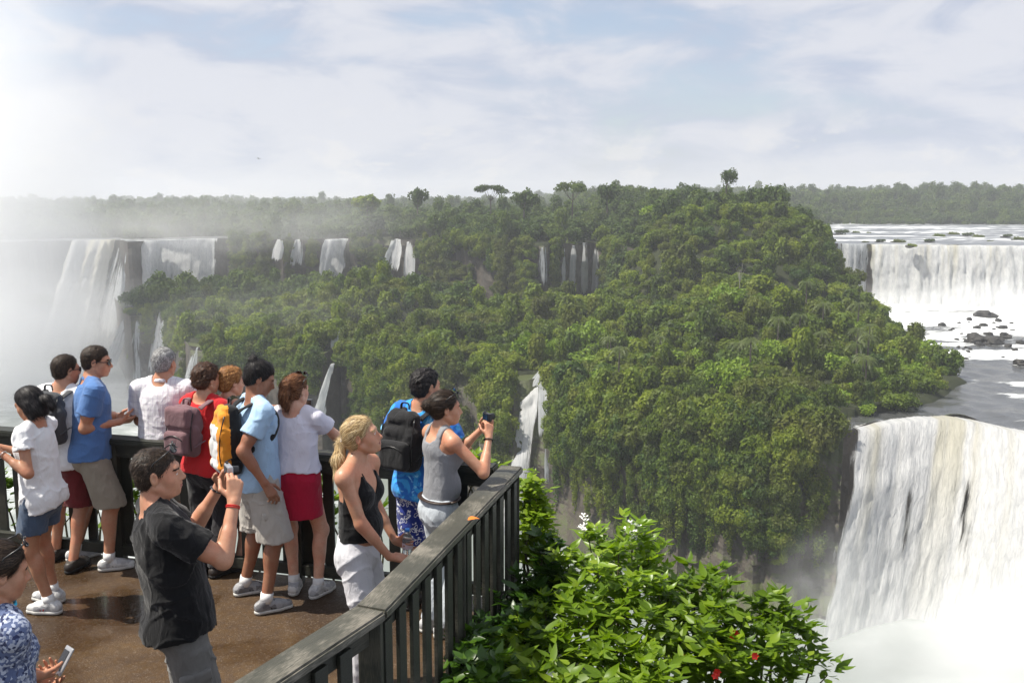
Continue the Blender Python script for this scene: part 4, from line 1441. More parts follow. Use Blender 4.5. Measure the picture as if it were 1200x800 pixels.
def shrub(label, base, tips, leafset, n_leaf, mat_rest, seed, spread=0.22, flowers=(), leaf_scale=1.0, name="shrub", rest=2200, droop=0.2):
    """stems from base to each tip, leaves in whorls along the stems: the largest as single leaves, the rest one mass"""
    rng = random.Random(seed)
    base = Vector(base)
    root = empty(name, base, label, "shrub")
    stems_V, stems_F, spots = [], [], []
    for tip in tips:
        tip = Vector(tip)
        start = base.lerp(Vector((tip.x, tip.y, base.z)), 0.55) + Vector((rng.uniform(-0.2, 0.2), rng.uniform(-0.2, 0.2), 0))
        mid = start.lerp(tip, 0.5) + Vector((rng.uniform(-0.1, 0.1), rng.uniform(-0.1, 0.1), 0.12 * (tip - start).length))
        path = spline([start, mid, tip], 9)
        v, f = tube([p - base for p in path], [0.014 * (1 - 0.75 * i / len(path)) for i in range(len(path))], 5)
        o = len(stems_V)
        stems_V += v
        stems_F += [tuple(x + o for x in g) for g in f]
        for i, p in enumerate(path):
            t = i / (len(path) - 1)
            if t < 0.3:
                continue
            tang = (path[min(i + 1, len(path) - 1)] - path[i - 1]).normalized()
            # side twigs
            for k in range(3):
                a = rng.uniform(0, 6.283)
                out = Vector((math.cos(a), math.sin(a), rng.uniform(-0.1, 0.7))).normalized()
                twig = p + (out * 0.8 + tang * 0.5).normalized() * rng.uniform(0.06, spread)
                spots.append((p, twig, tang, t))
        spots.append((path[-2], path[-1], (path[-1] - path[-2]).normalized(), 1.0))
    poly_obj("stem", stems_V, stems_F, root, M_STEM)
    cand = []
    for p, q, tang, t in spots:
        for k in range(rng.randint(5, 9)):
            a = rng.uniform(0, 6.283)
            pos = p.lerp(q, rng.uniform(0.4, 1.0))
            ax = (q - p).normalized() if (q - p).length > 1e-4 else tang
            rad = Vector((math.cos(a), math.sin(a), rng.uniform(-0.25, 0.35)))
            d = (rad + ax * 0.6 + Vector((0, 0, -droop))).normalized()
            up = (Vector((0, 0, 1)) + ax * 0.4 + Vector((rng.uniform(-.4, .4), rng.uniform(-.4, .4), 0))).normalized()
            # how openly the leaf shows: high, and on the camera's side
            score = pos.z * 1.0 - 0.45 * pos.y + rng.uniform(0, 0.35) + 0.3 * t
            cand.append((score, pos, d, up, leaf_scale * rng.uniform(0.5, 1.3)))
    cand.sort(key=lambda c: -c[0])
    for i, (sc, pos, d, up, s) in enumerate(cand[:n_leaf]):
        o = bpy.data.objects.new("leaf", leafset[rng.randrange(len(leafset))])
        COL.objects.link(o)
        o.parent = root
        o.matrix_local = Matrix.Translation(-base) @ leaf_pose(pos, d, up, s, rng)
    V, F = [], []
    for sc, pos, d, up, s in cand[n_leaf:n_leaf + rest]:
        me = leafset[rng.randrange(len(leafset))]
        m = Matrix.Translation(-base) @ leaf_pose(pos, d, up, s, rng)
        o = len(V)
        V += [m @ v.co for v in me.vertices]
        F += [tuple(x + o for x in p.vertices) for p in me.polygons]
    if F:
        tag(poly_obj("foliage", V, F, root, leafset[0].materials[0]), kind='stuff')
    for (px, py, y, mat, kind) in flowers:
        p = at_y(px, py, y)
        if kind == "spray":
            V, F = [], []
            for k in range(16):
                c = p - base + Vector((rng.gauss(0, 0.018), rng.gauss(0, 0.018), rng.uniform(-0.06, 0.07)))
                for j in range(4):
                    a = 6.283 * j / 4 + rng.random()
                    u_ = Vector((math.cos(a), math.sin(a), 0.4)) * 0.018
                    w_ = Vector((-math.sin(a), math.cos(a), 0)) * 0.007
                    o = len(V)
                    V += [c, c + u_ - w_, c + u_ * 1.3, c + u_ + w_]
                    F.append((o, o + 1, o + 2, o + 3))
        else:
            V, F = [], []
            for j in range(6):
                a = 6.283 * j / 6
                u_ = Vector((math.cos(a), -0.5, math.sin(a))) * 0.024
                w_ = Vector((-math.sin(a), 0, math.cos(a))) * 0.012
                o = len(V)
                c = p - base
                V += [c, c + u_ * 0.6 - w_, c + u_ * 1.15, c + u_ * 0.6 + w_]
                F.append((o, o + 1, o + 2, o + 3))
        poly_obj("flower", V, F, root, mat)
    return root


def tips_px(pts):
    return [at_y(px, py, y) for px, py, y in pts]


LS_MAIN = leaf_set(0.108, 0.023, M_SHRUB)
LS_YEL = leaf_set(0.098, 0.020, M_SHRUB_YEL)
LS_VINE = leaf_set(0.080, 0.020, M_VINE)
LS_DARK = leaf_set(0.105, 0.025, M_DARKSHRUB)

shrub("tall bright shrub with white flower sprays, its tips highest at the centre of the slope", at_y(735, 800, 6.3) + Vector((0, 0, -0.5)),
      tips_px([(742, 620, 6.3), (725, 640, 6.1), (690, 630, 6.3), (665, 655, 6.1), (760, 655, 6.2), (700, 665, 5.9), (735, 680, 5.8), (675, 690, 5.9), (770, 690, 6.0), (650, 680, 6.2), (712, 640, 6.5), (755, 640, 6.5), (790, 690, 6.2)]),
      LS_YEL, 260, M_SHRUB_YEL, 1, 0.20, [(742, 622, 6.2, M_PETAL_W, "spray"), (738, 628, 6.15, M_PETAL_W, "spray"), (684, 614, 6.3, M_PETAL_W, "spray"), (732, 668, 5.9, M_PETAL_W, "flower"), (734, 684, 5.8, M_PETAL_W, "flower")])
shrub("broad green shrub with red flowers, spreading to the right end of the slope", at_y(850, 840, 6.2) + Vector((0, 0, -0.4)),
      tips_px([(830, 682, 6.3), (845, 690, 6.1), (890, 705, 6.2), (912, 712, 6.1), (935, 735, 6.1), (955, 765, 6.1), (870, 725, 5.9), (905, 750, 5.8), (840, 730, 5.8), (880, 770, 5.6), (925, 785, 5.7), (850, 780, 5.5),
               (805, 720, 5.9), (950, 742, 6.3), (810, 690, 6.3), (970, 790, 6.0), (820, 765, 5.5), (790, 735, 5.8)]),
      LS_MAIN, 290, M_SHRUB, 2, 0.22, [(861, 741, 5.7, M_PETAL_R, "flower"), (859, 745, 5.7, M_PETAL_R, "flower"), (797, 766, 5.5, M_PETAL_R, "flower"), (840, 786, 5.4, M_PETAL_R, "flower"), (838, 790, 5.4, M_PETAL_R, "flower"), (884, 767, 5.5, M_PETAL_R, "flower")])
shrub("mid green shrub filling the slope below the white-flowered one", at_y(690, 850, 5.6) + Vector((0, 0, -0.3)),
      tips_px([(640, 715, 5.7), (680, 715, 5.6), (720, 720, 5.6), (760, 725, 5.6), (615, 740, 5.5), (655, 755, 5.4), (700, 760, 5.3), (740, 770, 5.3), (780, 780, 5.3), (625, 785, 5.1), (670, 795, 5.0), (720, 800, 5.0), (765, 805, 5.0), (600, 765, 5.3), (800, 745, 5.6), (585, 790, 5.0)]),
      LS_MAIN, 290, M_SHRUB, 3, 0.22, [(645, 787, 5.0, M_PETAL_W, "flower")])
shrub("dark green shrub at the foot of the near railing", at_y(590, 830, 5.6) + Vector((0, 0, -0.3)),
      tips_px([(640, 640, 6.3), (618, 690, 6.1), (640, 675, 6.2), (600, 715, 5.8), (575, 735, 5.5), (560, 755, 5.2), (545, 775, 5.0), (605, 745, 5.5), (580, 775, 5.1), (540, 800, 4.8), (570, 800, 4.8), (625, 720, 5.8), (655, 690, 6.2)]),
      LS_DARK, 240, M_DARKSHRUB, 4, 0.20)
shrub("yellow-green climbing vine hanging beside the corner of the railing", at_y(640, 700, 6.6),
      tips_px([(618, 562, 6.75), (626, 580, 6.7), (615, 590, 6.75), (632, 605, 6.65), (622, 620, 6.7), (640, 630, 6.6), (630, 645, 6.6), (650, 655, 6.6), (618, 640, 6.7), (642, 665, 6.5), (660, 672, 6.5), (612, 572, 6.8)]),
      LS_VINE, 200, M_VINE, 5, 0.13, droop=0.5, leaf_scale=0.9)
shrub("leafy sprig poking over the far rail behind the woman taking a picture", at_y(545, 640, 7.0),
      tips_px([(538, 555, 7.0), (552, 540, 7.0), (566, 545, 7.0), (580, 548, 6.95), (548, 562, 6.9), (590, 560, 6.95)]), LS_VINE, 60, M_VINE, 6, 0.12, rest=200)
for k, (x0, lab) in enumerate(((-6.1, "garden shrub below the far railing at its left end"), (-4.4, "garden shrub below the far railing behind the man with the grey backpack"), (-3.0, "garden shrub below the far railing by the grey-haired man"), (-1.5, "garden shrub below the far railing behind the couple"))):
    t0 = (x0 - C_LEFT.x) / (C_FAR.x - C_LEFT.x)
    yb = C_LEFT.y + (C_FAR.y - C_LEFT.y) * t0 + 0.75
    rr = random.Random(60 + k)
    shrub(lab, (x0, yb, -0.75), [(x0 + rr.uniform(-0.9, 0.9), yb + rr.uniform(-0.3, 0.4), rr.uniform(-0.1, 0.62)) for _ in range(12)], LS_MAIN, 90, M_SHRUB, 30 + k, 0.22, rest=500)

# ================================================================== people: smooth bodies grown from distance fields
UPV = Vector((0, 0, 1))


def axis(lo, hi, coarse, fine, ranges):
    out = [lo]
    while out[-1] < hi:
        x = out[-1]
        st = fine if any(a - 0.004 <= x <= b for a, b in ranges) else coarse
        for a, b in ranges:
            if x < a < x + st:
                st = max(fine, a - x)
        out.append(x + st)
    return np.array(out, np.float32)


class Field:
    """signed distance on a box of samples; shapes are blended into it one by one"""
    def __init__(self, lo, hi, coarse, fine=None, boxes=()):
        fine = fine or coarse
        self.ax = [axis(lo[i], hi[i], coarse, fine, [(b[0][i], b[1][i]) for b in boxes]) for i in range(3)]
        self.d = np.full([len(a) for a in self.ax], 0.25, np.float32)

    def sub(self, lo, hi):
        s = []
        for i in range(3):
            a, b = np.searchsorted(self.ax[i], lo[i]), np.searchsorted(self.ax[i], hi[i])
            s.append(slice(max(0, a - 1), b + 1))
        s = tuple(s)
        X = self.ax[0][s[0]][:, None, None]
        Y = self.ax[1][s[1]][None, :, None]
        Z = self.ax[2][s[2]][None, None, :]
        return s, X, Y, Z

    def all(self):
        return self.ax[0][:, None, None], self.ax[1][None, :, None], self.ax[2][None, None, :]

    def add(self, prim, k=0.02, cut=False):
        pad = max(k, 0.03) + 0.02
        lo, hi = prim.box(pad)
        s, X, Y, Z = self.sub(lo, hi)
        if 0 in self.d[s].shape:
            return
        b = prim.eval(X, Y, Z)
        a = self.d[s]
        if cut:
            h = np.clip(0.5 - 0.5 * (a + b) / k, 0, 1)
            self.d[s] = a * (1 - h) - b * h + k * h * (1 - h)
        else:
            h = np.clip(0.5 + 0.5 * (b - a) / k, 0, 1)
            self.d[s] = b * (1 - h) + a * h - k * h * (1 - h)

    def clip(self, e):
        """keep where e < 0"""
        self.d = np.maximum(self.d, e).astype(np.float32)

    def rough(self, fn, band=0.025):
        m = np.abs(self.d) < band
        i, j, k = np.nonzero(m)
        self.d[m] += fn(self.ax[0][i], self.ax[1][j], self.ax[2][k]).astype(np.float32)

    def mesh(self, name, matfn=None):
        d = self.d
        for ax_ in range(3):      # close at the box
            sl = [slice(None)] * 3
            for e in (0, -1):
                sl[ax_] = e
                d[tuple(sl)] = np.maximum(d[tuple(sl)], 0.01)
        ins = (d < 0)
        c = ins.astype(np.int8)
        n = c[:-1] + c[1:]
        n = n[:, :-1] + n[:, 1:]
        n = n[:, :, :-1] + n[:, :, 1:]
        act = (n > 0) & (n < 8)
        I, J, K = np.nonzero(act)
        idx = np.full(act.shape, -1, np.int32)
        idx[I, J, K] = np.arange(len(I))
        cv = {(a, b, e): d[I + a, J + b, K + e] for a in (0, 1) for b in (0, 1) for e in (0, 1)}
        acc = np.zeros((len(I), 3), np.float32)
        cnt = np.zeros(len(I), np.float32)
        for p in cv:
            for ax_ in range(3):
                if p[ax_]:
                    continue
                q = list(p); q[ax_] = 1
                v0, v1 = cv[p], cv[tuple(q)]
                cr = (v0 < 0) != (v1 < 0)
                t = np.where(cr, v0 / np.where(cr, v0 - v1, 1), 0)
                for m in range(3):
                    acc[:, m] += np.where(cr, t if m == ax_ else p[m], 0)
                cnt += cr
        acc /= np.maximum(cnt, 1)[:, None]
        V = np.stack([self.ax[m][(I, J, K)[m]] + acc[:, m] * (self.ax[m][(I, J, K)[m] + 1] - self.ax[m][(I, J, K)[m]]) for m in range(3)], 1)
        Fs = []
        for ax_ in range(3):
            a = np.moveaxis(ins, ax_, 0)
            id_ = np.moveaxis(idx, ax_, 0)
            s0, s1 = a[:-1, 1:-1, 1:-1], a[1:, 1:-1, 1:-1]
            i, j, k = np.nonzero(s0 != s1)
            q = np.stack([id_[i, j, k], id_[i, j + 1, k], id_[i, j + 1, k + 1], id_[i, j, k + 1]], 1)
            fl = s0[i, j, k]
            if ax_ == 1:
                fl = ~fl
            q[~fl] = q[~fl][:, ::-1]
            Fs.append(q)
        F = np.concatenate(Fs)
        F = F[(F >= 0).all(1)]
        mi = matfn(V[F].mean(1)) if matfn else None
        return np_mesh(name, V, F, True, None, mi)


class Cap:
    def __init__(self, a, b, ra, rb=None, w=None, sw=1.0):
        self.a, self.b = np.array(a, np.float32), np.array(b, np.float32)
        self.ra, self.rb = ra, (ra if rb is None else rb)
        self.w = None if w is None else np.array(Vector(w).normalized(), np.float32)
        self.sw = sw

    def box(self, pad):
        r = max(self.ra, self.rb) * max(1, self.sw) + pad
        return np.minimum(self.a, self.b) - r, np.maximum(self.a, self.b) + r

    def eval(self, X, Y, Z):
        ba = self.b - self.a
        L2 = float(ba @ ba) + 1e-9
        px, py, pz = X - self.a[0], Y - self.a[1], Z - self.a[2]
        t = np.clip((px * ba[0] + py * ba[1] + pz * ba[2]) / L2, 0, 1)
        qx, qy, qz = px - t * ba[0], py - t * ba[1], pz - t * ba[2]
        r = self.ra + t * (self.rb - self.ra)
        q2 = qx * qx + qy * qy + qz * qz
        if self.w is None:
            return np.sqrt(q2) - r
        ww = qx * self.w[0] + qy * self.w[1] + qz * self.w[2]
        q = np.sqrt(np.maximum(q2 - ww * ww, 0) + (ww / self.sw) ** 2)
        return (q - r) * min(1.0, 0.5 + 0.5 * self.sw)


class Ell:
    def __init__(self, c, r, R=None):
        self.c, self.r = np.array(c, np.float32), np.array(r, np.float32)
        self.R = np.eye(3, dtype=np.float32) if R is None else np.array(R, np.float32)     # rows: the local axes

    def box(self, pad):
        r = float(self.r.max()) + pad
        return self.c - r, self.c + r

    def eval(self, X, Y, Z):
        p = (X - self.c[0], Y - self.c[1], Z - self.c[2])
        l = [self.R[i][0] * p[0] + self.R[i][1] * p[1] + self.R[i][2] * p[2] for i in range(3)]
        k0 = np.sqrt(sum((l[i] / self.r[i]) ** 2 for i in range(3)))
        k1 = np.sqrt(sum((l[i] / self.r[i] ** 2) ** 2 for i in range(3))) + 1e-6
        return k0 * (k0 - 1) / k1


class RBox:
    """rounded box"""
    def __init__(self, c, h, rad, R):
        self.c, self.h, self.rad = np.array(c, np.float32), np.array(h, np.float32), rad
        self.R = np.array(R, np.float32)

    def box(self, pad):
        r = float(np.linalg.norm(self.h)) + pad
        return self.c - r, self.c + r

    def eval(self, X, Y, Z):
        p = (X - self.c[0], Y - self.c[1], Z - self.c[2])
        q = [np.abs(self.R[i][0] * p[0] + self.R[i][1] * p[1] + self.R[i][2] * p[2]) - (self.h[i] - self.rad) for i in range(3)]
        o = np.sqrt(sum(np.maximum(x, 0) ** 2 for x in q))
        return o + np.minimum(np.maximum(np.maximum(q[0], q[1]), q[2]), 0) - self.rad


def bounds(prims, pad=0.03):
    bs = [p.box(pad) for p in prims]
    return np.min([b[0] for b in bs], 0), np.max([b[1] for b in bs], 0)


def two_bone(a, target, l1, l2, hint):
    d = target - a
    L = min(d.length, (l1 + l2) * 0.995)
    L = max(L, abs(l1 - l2) * 1.05 + 0.01)
    dn = d.normalized()
    x = (l1 * l1 - l2 * l2 + L * L) / (2 * L)
    h = math.sqrt(max(0, l1 * l1 - x * x))
    hn = hint - dn * hint.dot(dn)
    hn = hn.normalized() if hn.length > 1e-4 else Vector((0, 0, -1))
    return a + dn * x + hn * h, a + dn * L


# ---- cloth and skin
def mat_skin(name, col, lips=False):
    m, t = new_mat(name)
    pos = t.new('ShaderNodeTexCoord').outputs['Object']
    a = t.noise(pos, 9, 4, 0.6)
    b = t.noise(pos, 160, 3, 0.6)
    red = (min(1, col[0] * 1.08), col[1] * 0.80, col[2] * 0.74)
    c = t.mix(t.ramp(a, 0.35, 0.7, 0, 0.8), col, red)
    c = t.mix(t.ramp(t.noise(pos, 38, 4, 0.65), 0.42, 0.68, 0, 0.35), c, tuple(x * 0.72 for x in red))
    c = t.mix(t.ramp(b, 0.4, 0.7, 0, 0.18), c, tuple(x * 0.7 for x in col))
    p = principled(t, c, t.ramp(a, 0.3, 0.7, 0.42, 0.56), t.bump(b, 0.12, 0.002), 0.45)
    p.inputs['Subsurface Weight'].default_value = 0.12
    p.inputs['Subsurface Radius'].default_value = (0.012, 0.005, 0.003)
    p.inputs['Subsurface Scale'].default_value = 1.0
    t.link(p.outputs[0], t.out.inputs[0])
    return m


def mat_cloth(name, col, var=0.12, weave=420, rough=0.85, pattern=None):
    m, t = new_mat(name)
    pos = t.new('ShaderNodeTexCoord').outputs['Object']
    a = t.noise(pos, 12, 5, 0.6)
    wv = t.noise(pos, weave, 2, 0.5)
    fo = t.noise(t.map(pos, (1, 1, 0.55)), 17, 4, 0.55, 0.8)
    c = t.mix(a, tuple(x * (1 - var) for x in col), tuple(min(1, x * (1 + var)) for x in col))
    if pattern:
        c = pattern(t, pos, c)
    p = principled(t, c, rough, t.bump(t.math('ADD', t.math('MULTIPLY', fo, 1.0), t.math('MULTIPLY', wv, 0.06)), 0.8, 0.014), 0.2)
    p.inputs['Sheen Weight'].default_value = 0.15
    t.link(p.outputs[0], t.out.inputs[0])
    return m


def mat_hair(name, a, b, c, stretch=(60, 60, 5)):
    m, t = new_mat(name)
    pos = t.new('ShaderNodeTexCoord').outputs['Object']
    n = t.noise(t.map(pos, stretch), 1.6, 4, 0.6, 0.6)
    g = t.noise(pos, 14, 3, 0.5)
    col = t.cramp(t.math('ADD', t.math('MULTIPLY', n, 0.7), t.math('MULTIPLY', g, 0.3)), [(0.32, a), (0.5, b), (0.68, c)])
    p = principled(t, col, 0.55, t.bump(n, 0.9, 0.006), 0.28)
    t.link(p.outputs[0], t.out.inputs[0])
    return m


def pat_plaid(t, pos, c):
    s = t.new('ShaderNodeSeparateXYZ')
    t.link(pos, s.inputs[0])
    for k, (o, f, wdt, colr) in enumerate(((0, 26, 0.22, (0.45, 0.40, 0.50)), (2, 22, 0.2, (0.50, 0.46, 0.55)), (0, 78, 0.2, (0.62, 0.58, 0.64)))):
        w_ = t.math('FRACT', t.math('MULTIPLY', s.outputs[o], f))
        ln = t.math('LESS_THAN', w_, wdt)
        c = t.mix(t.math('MULTIPLY', ln, 0.4), c, colr)
    return c


def pat_scroll(t, pos, c):
    v = t.new('ShaderNodeTexVoronoi', feature='DISTANCE_TO_EDGE')
    v.inputs['Scale'].default_value = 19
    w1 = t.new('ShaderNodeMixRGB') if False else None
    wob = t.new('ShaderNodeVectorMath', operation='ADD')
    nn = t.new('ShaderNodeTexNoise')
    nn.inputs['Scale'].default_value = 22
    t.link(pos, nn.inputs['Vector'])
    sc_ = t.new('ShaderNodeVectorMath', operation='SCALE')
    t.link(nn.outputs['Color'], sc_.inputs[0])
    sc_.inputs['Scale'].default_value = 0.07
    t.link(pos, wob.inputs[0]); t.link(sc_.outputs[0], wob.inputs[1])
    v2 = t.new('ShaderNodeTexVoronoi')
    v2.inputs['Scale'].default_value = 26
    t.link(wob.outputs[0], v2.inputs['Vector'])
    ring = t.math('ABSOLUTE', t.math('SUBTRACT', v2.outputs['Distance'], 0.36))
    return t.mix(t.ramp(ring, 0.05, 0.085, 1, 0), c, (0.78, 0.80, 0.84))


def pat_fleck(t, pos, c):
    v = t.new('ShaderNodeTexVoronoi')
    v.inputs['Scale'].default_value = 95
    t.link(pos, v.inputs['Vector'])
    wn = t.new('ShaderNodeTexWhiteNoise', noise_dimensions='3D')
    t.link(v.outputs['Position'], wn.inputs['Vector'])
    c = t.mix(t.ramp(wn.outputs['Value'], 0.45, 0.55), c, (0.42, 0.46, 0.56))
    return t.mix(t.ramp(wn.outputs['Value'], 0.82, 0.86), c, (0.03, 0.04, 0.10))


def pat_hibiscus(t, pos, c):
    n = t.noise(pos, 7.5, 3, 0.5, 1.2)
    c = t.mix(t.ramp(n, 0.48, 0.54), c, (0.02, 0.14, 0.50))
    n2 = t.noise(t.map(pos, loc=(3, 1, 0)), 9, 3, 0.5, 1.4)
    return t.mix(t.ramp(n2, 0.60, 0.66), c, (0.22, 0.55, 0.80))


SKIN = {"fair": mat_skin("fair_skin", (0.62, 0.36, 0.25)), "tan": mat_skin("tanned_skin", (0.50, 0.265, 0.165)), "olive": mat_skin("olive_skin", (0.43, 0.225, 0.135)), "brown": mat_skin("brown_skin", (0.30, 0.145, 0.085))}
M_LIP = plain("lips", (0.40, 0.17, 0.13), 0.4, 0.5)
M_EYEW, M_IRIS = plain("eye_white", (0.75, 0.73, 0.70), 0.2, 0.5), plain("iris", (0.03, 0.02, 0.015), 0.15, 0.6)
HAIR = {"black": mat_hair("black_hair", (0.006, 0.005, 0.006), (0.014, 0.012, 0.013), (0.045, 0.038, 0.036)), "dark": mat_hair("dark_brown_hair", (0.010, 0.006, 0.004), (0.026, 0.016, 0.010), (0.065, 0.042, 0.028)),
        "brown": mat_hair("brown_hair", (0.022, 0.010, 0.006), (0.055, 0.026, 0.014), (0.11, 0.052, 0.03)), "auburn": mat_hair("auburn_hair", (0.050, 0.018, 0.008), (0.13, 0.050, 0.02), (0.26, 0.115, 0.05)),
        "ginger": mat_hair("ginger_hair", (0.12, 0.045, 0.012), (0.27, 0.115, 0.035), (0.46, 0.23, 0.08)), "blonde": mat_hair("blonde_hair", (0.20, 0.12, 0.05), (0.46, 0.31, 0.14), (0.74, 0.57, 0.32)),
        "grey": mat_hair("grey_hair", (0.12, 0.115, 0.11), (0.28, 0.275, 0.27), (0.55, 0.55, 0.55))}
STRAND = {}
for _k, (_a, _b, _c) in {"black": ((0.004, 0.004, 0.004), (0.014, 0.012, 0.012), (0.06, 0.052, 0.05)), "dark": ((0.006, 0.004, 0.003), (0.028, 0.017, 0.011), (0.10, 0.066, 0.044)), "brown": ((0.014, 0.006, 0.004), (0.06, 0.028, 0.015), (0.16, 0.08, 0.045)),
                         "auburn": ((0.03, 0.010, 0.005), (0.15, 0.058, 0.022), (0.38, 0.18, 0.08)), "ginger": ((0.08, 0.03, 0.008), (0.30, 0.13, 0.04), (0.60, 0.34, 0.13)), "blonde": ((0.12, 0.065, 0.025), (0.48, 0.33, 0.15), (0.85, 0.70, 0.44)),
                         "grey": ((0.06, 0.058, 0.055), (0.30, 0.295, 0.29), (0.70, 0.70, 0.70))}.items():
    _m, _t = new_mat(_k + "_strand")
    _r = _t.new('ShaderNodeNewGeometry').outputs['Random Per Island']
    _p = principled(_t, _t.cramp(_r, [(0.0, _a), (0.55, _b), (1.0, _c)]), 0.5, None, 0.3)
    _t.link(_p.outputs[0], _t.out.inputs[0])
    STRAND[HAIR[_k].name] = _m
M_BLACK = plain("black_plastic", (0.012, 0.012, 0.013), 0.32, 0.5)
M_SILVER = plain("silver_plastic", (0.45, 0.45, 0.46), 0.3, 0.5, Metallic=0.6)
M_GLASS_DARK = plain("dark_lens", (0.012, 0.012, 0.014), 0.08, 0.8)
def mat_shoe(name, a, b):
    m, t = new_mat(name)
    pos = t.new('ShaderNodeTexCoord').outputs['Object']
    v = t.new('ShaderNodeTexVoronoi')
    v.inputs['Scale'].default_value = 30
    t.link(pos, v.inputs['Vector'])
    wn = t.new('ShaderNodeTexWhiteNoise', noise_dimensions='3D')
    t.link(v.outputs['Position'], wn.inputs['Vector'])
    me_ = t.noise(pos, 260, 2, 0.6)
    c = t.mix(t.ramp(wn.outputs['Value'], 0.60, 0.64), a, b)
    c = t.mix(t.ramp(t.noise(pos, 12, 4, 0.6), 0.45, 0.7, 0, 0.4), c, tuple(x * 0.6 for x in b))
    p = principled(t, c, 0.6, t.bump(t.math('ADD', me_, t.math('MULTIPLY', v.outputs['Distance'], 2.0)), 0.6, 0.004), 0.3)
    t.link(p.outputs[0], t.out.inputs[0])
    return m


M_SHOE_W, M_SHOE_G, M_SHOE_D = mat_shoe("white_shoe_leather", (0.62, 0.62, 0.61), (0.42, 0.42, 0.43)), mat_shoe("grey_shoe_mesh", (0.34, 0.34, 0.35), (0.17, 0.17, 0.18)), plain("dark_shoe_leather", (0.035, 0.028, 0.024), 0.5, 0.4, 0.2, 40)
M_SOLE, M_SOLE_D = plain("white_rubber", (0.50, 0.49, 0.46), 0.6, 0.3, 0.35, 30), plain("black_rubber", (0.02, 0.02, 0.02), 0.7, 0.3)
M_SOCK = plain("white_sock", (0.72, 0.72, 0.71), 0.9, 0.1)
M_RED = plain("red_cord", (0.55, 0.02, 0.02), 0.7, 0.2)
M_LEATHER = plain("brown_belt_leather", (0.035, 0.020, 0.014), 0.45, 0.4, 0.2)

CURL = {"relaxed": ((18, 28, 16), (22, 32, 18), (26, 36, 20), (30, 40, 22)), "grip": ((48, 58, 34), (55, 62, 36), (60, 66, 38), (64, 70, 40)), "flat": ((6, 10, 6), (7, 10, 6), (9, 12, 8), (12, 14, 8)),
        "hold": ((28, 52, 30), (46, 52, 30), (54, 58, 34), (60, 62, 36)), "point": ((4, 6, 4), (40, 62, 40), (52, 66, 40), (58, 70, 40))}
SCALE_VOX = 1.0


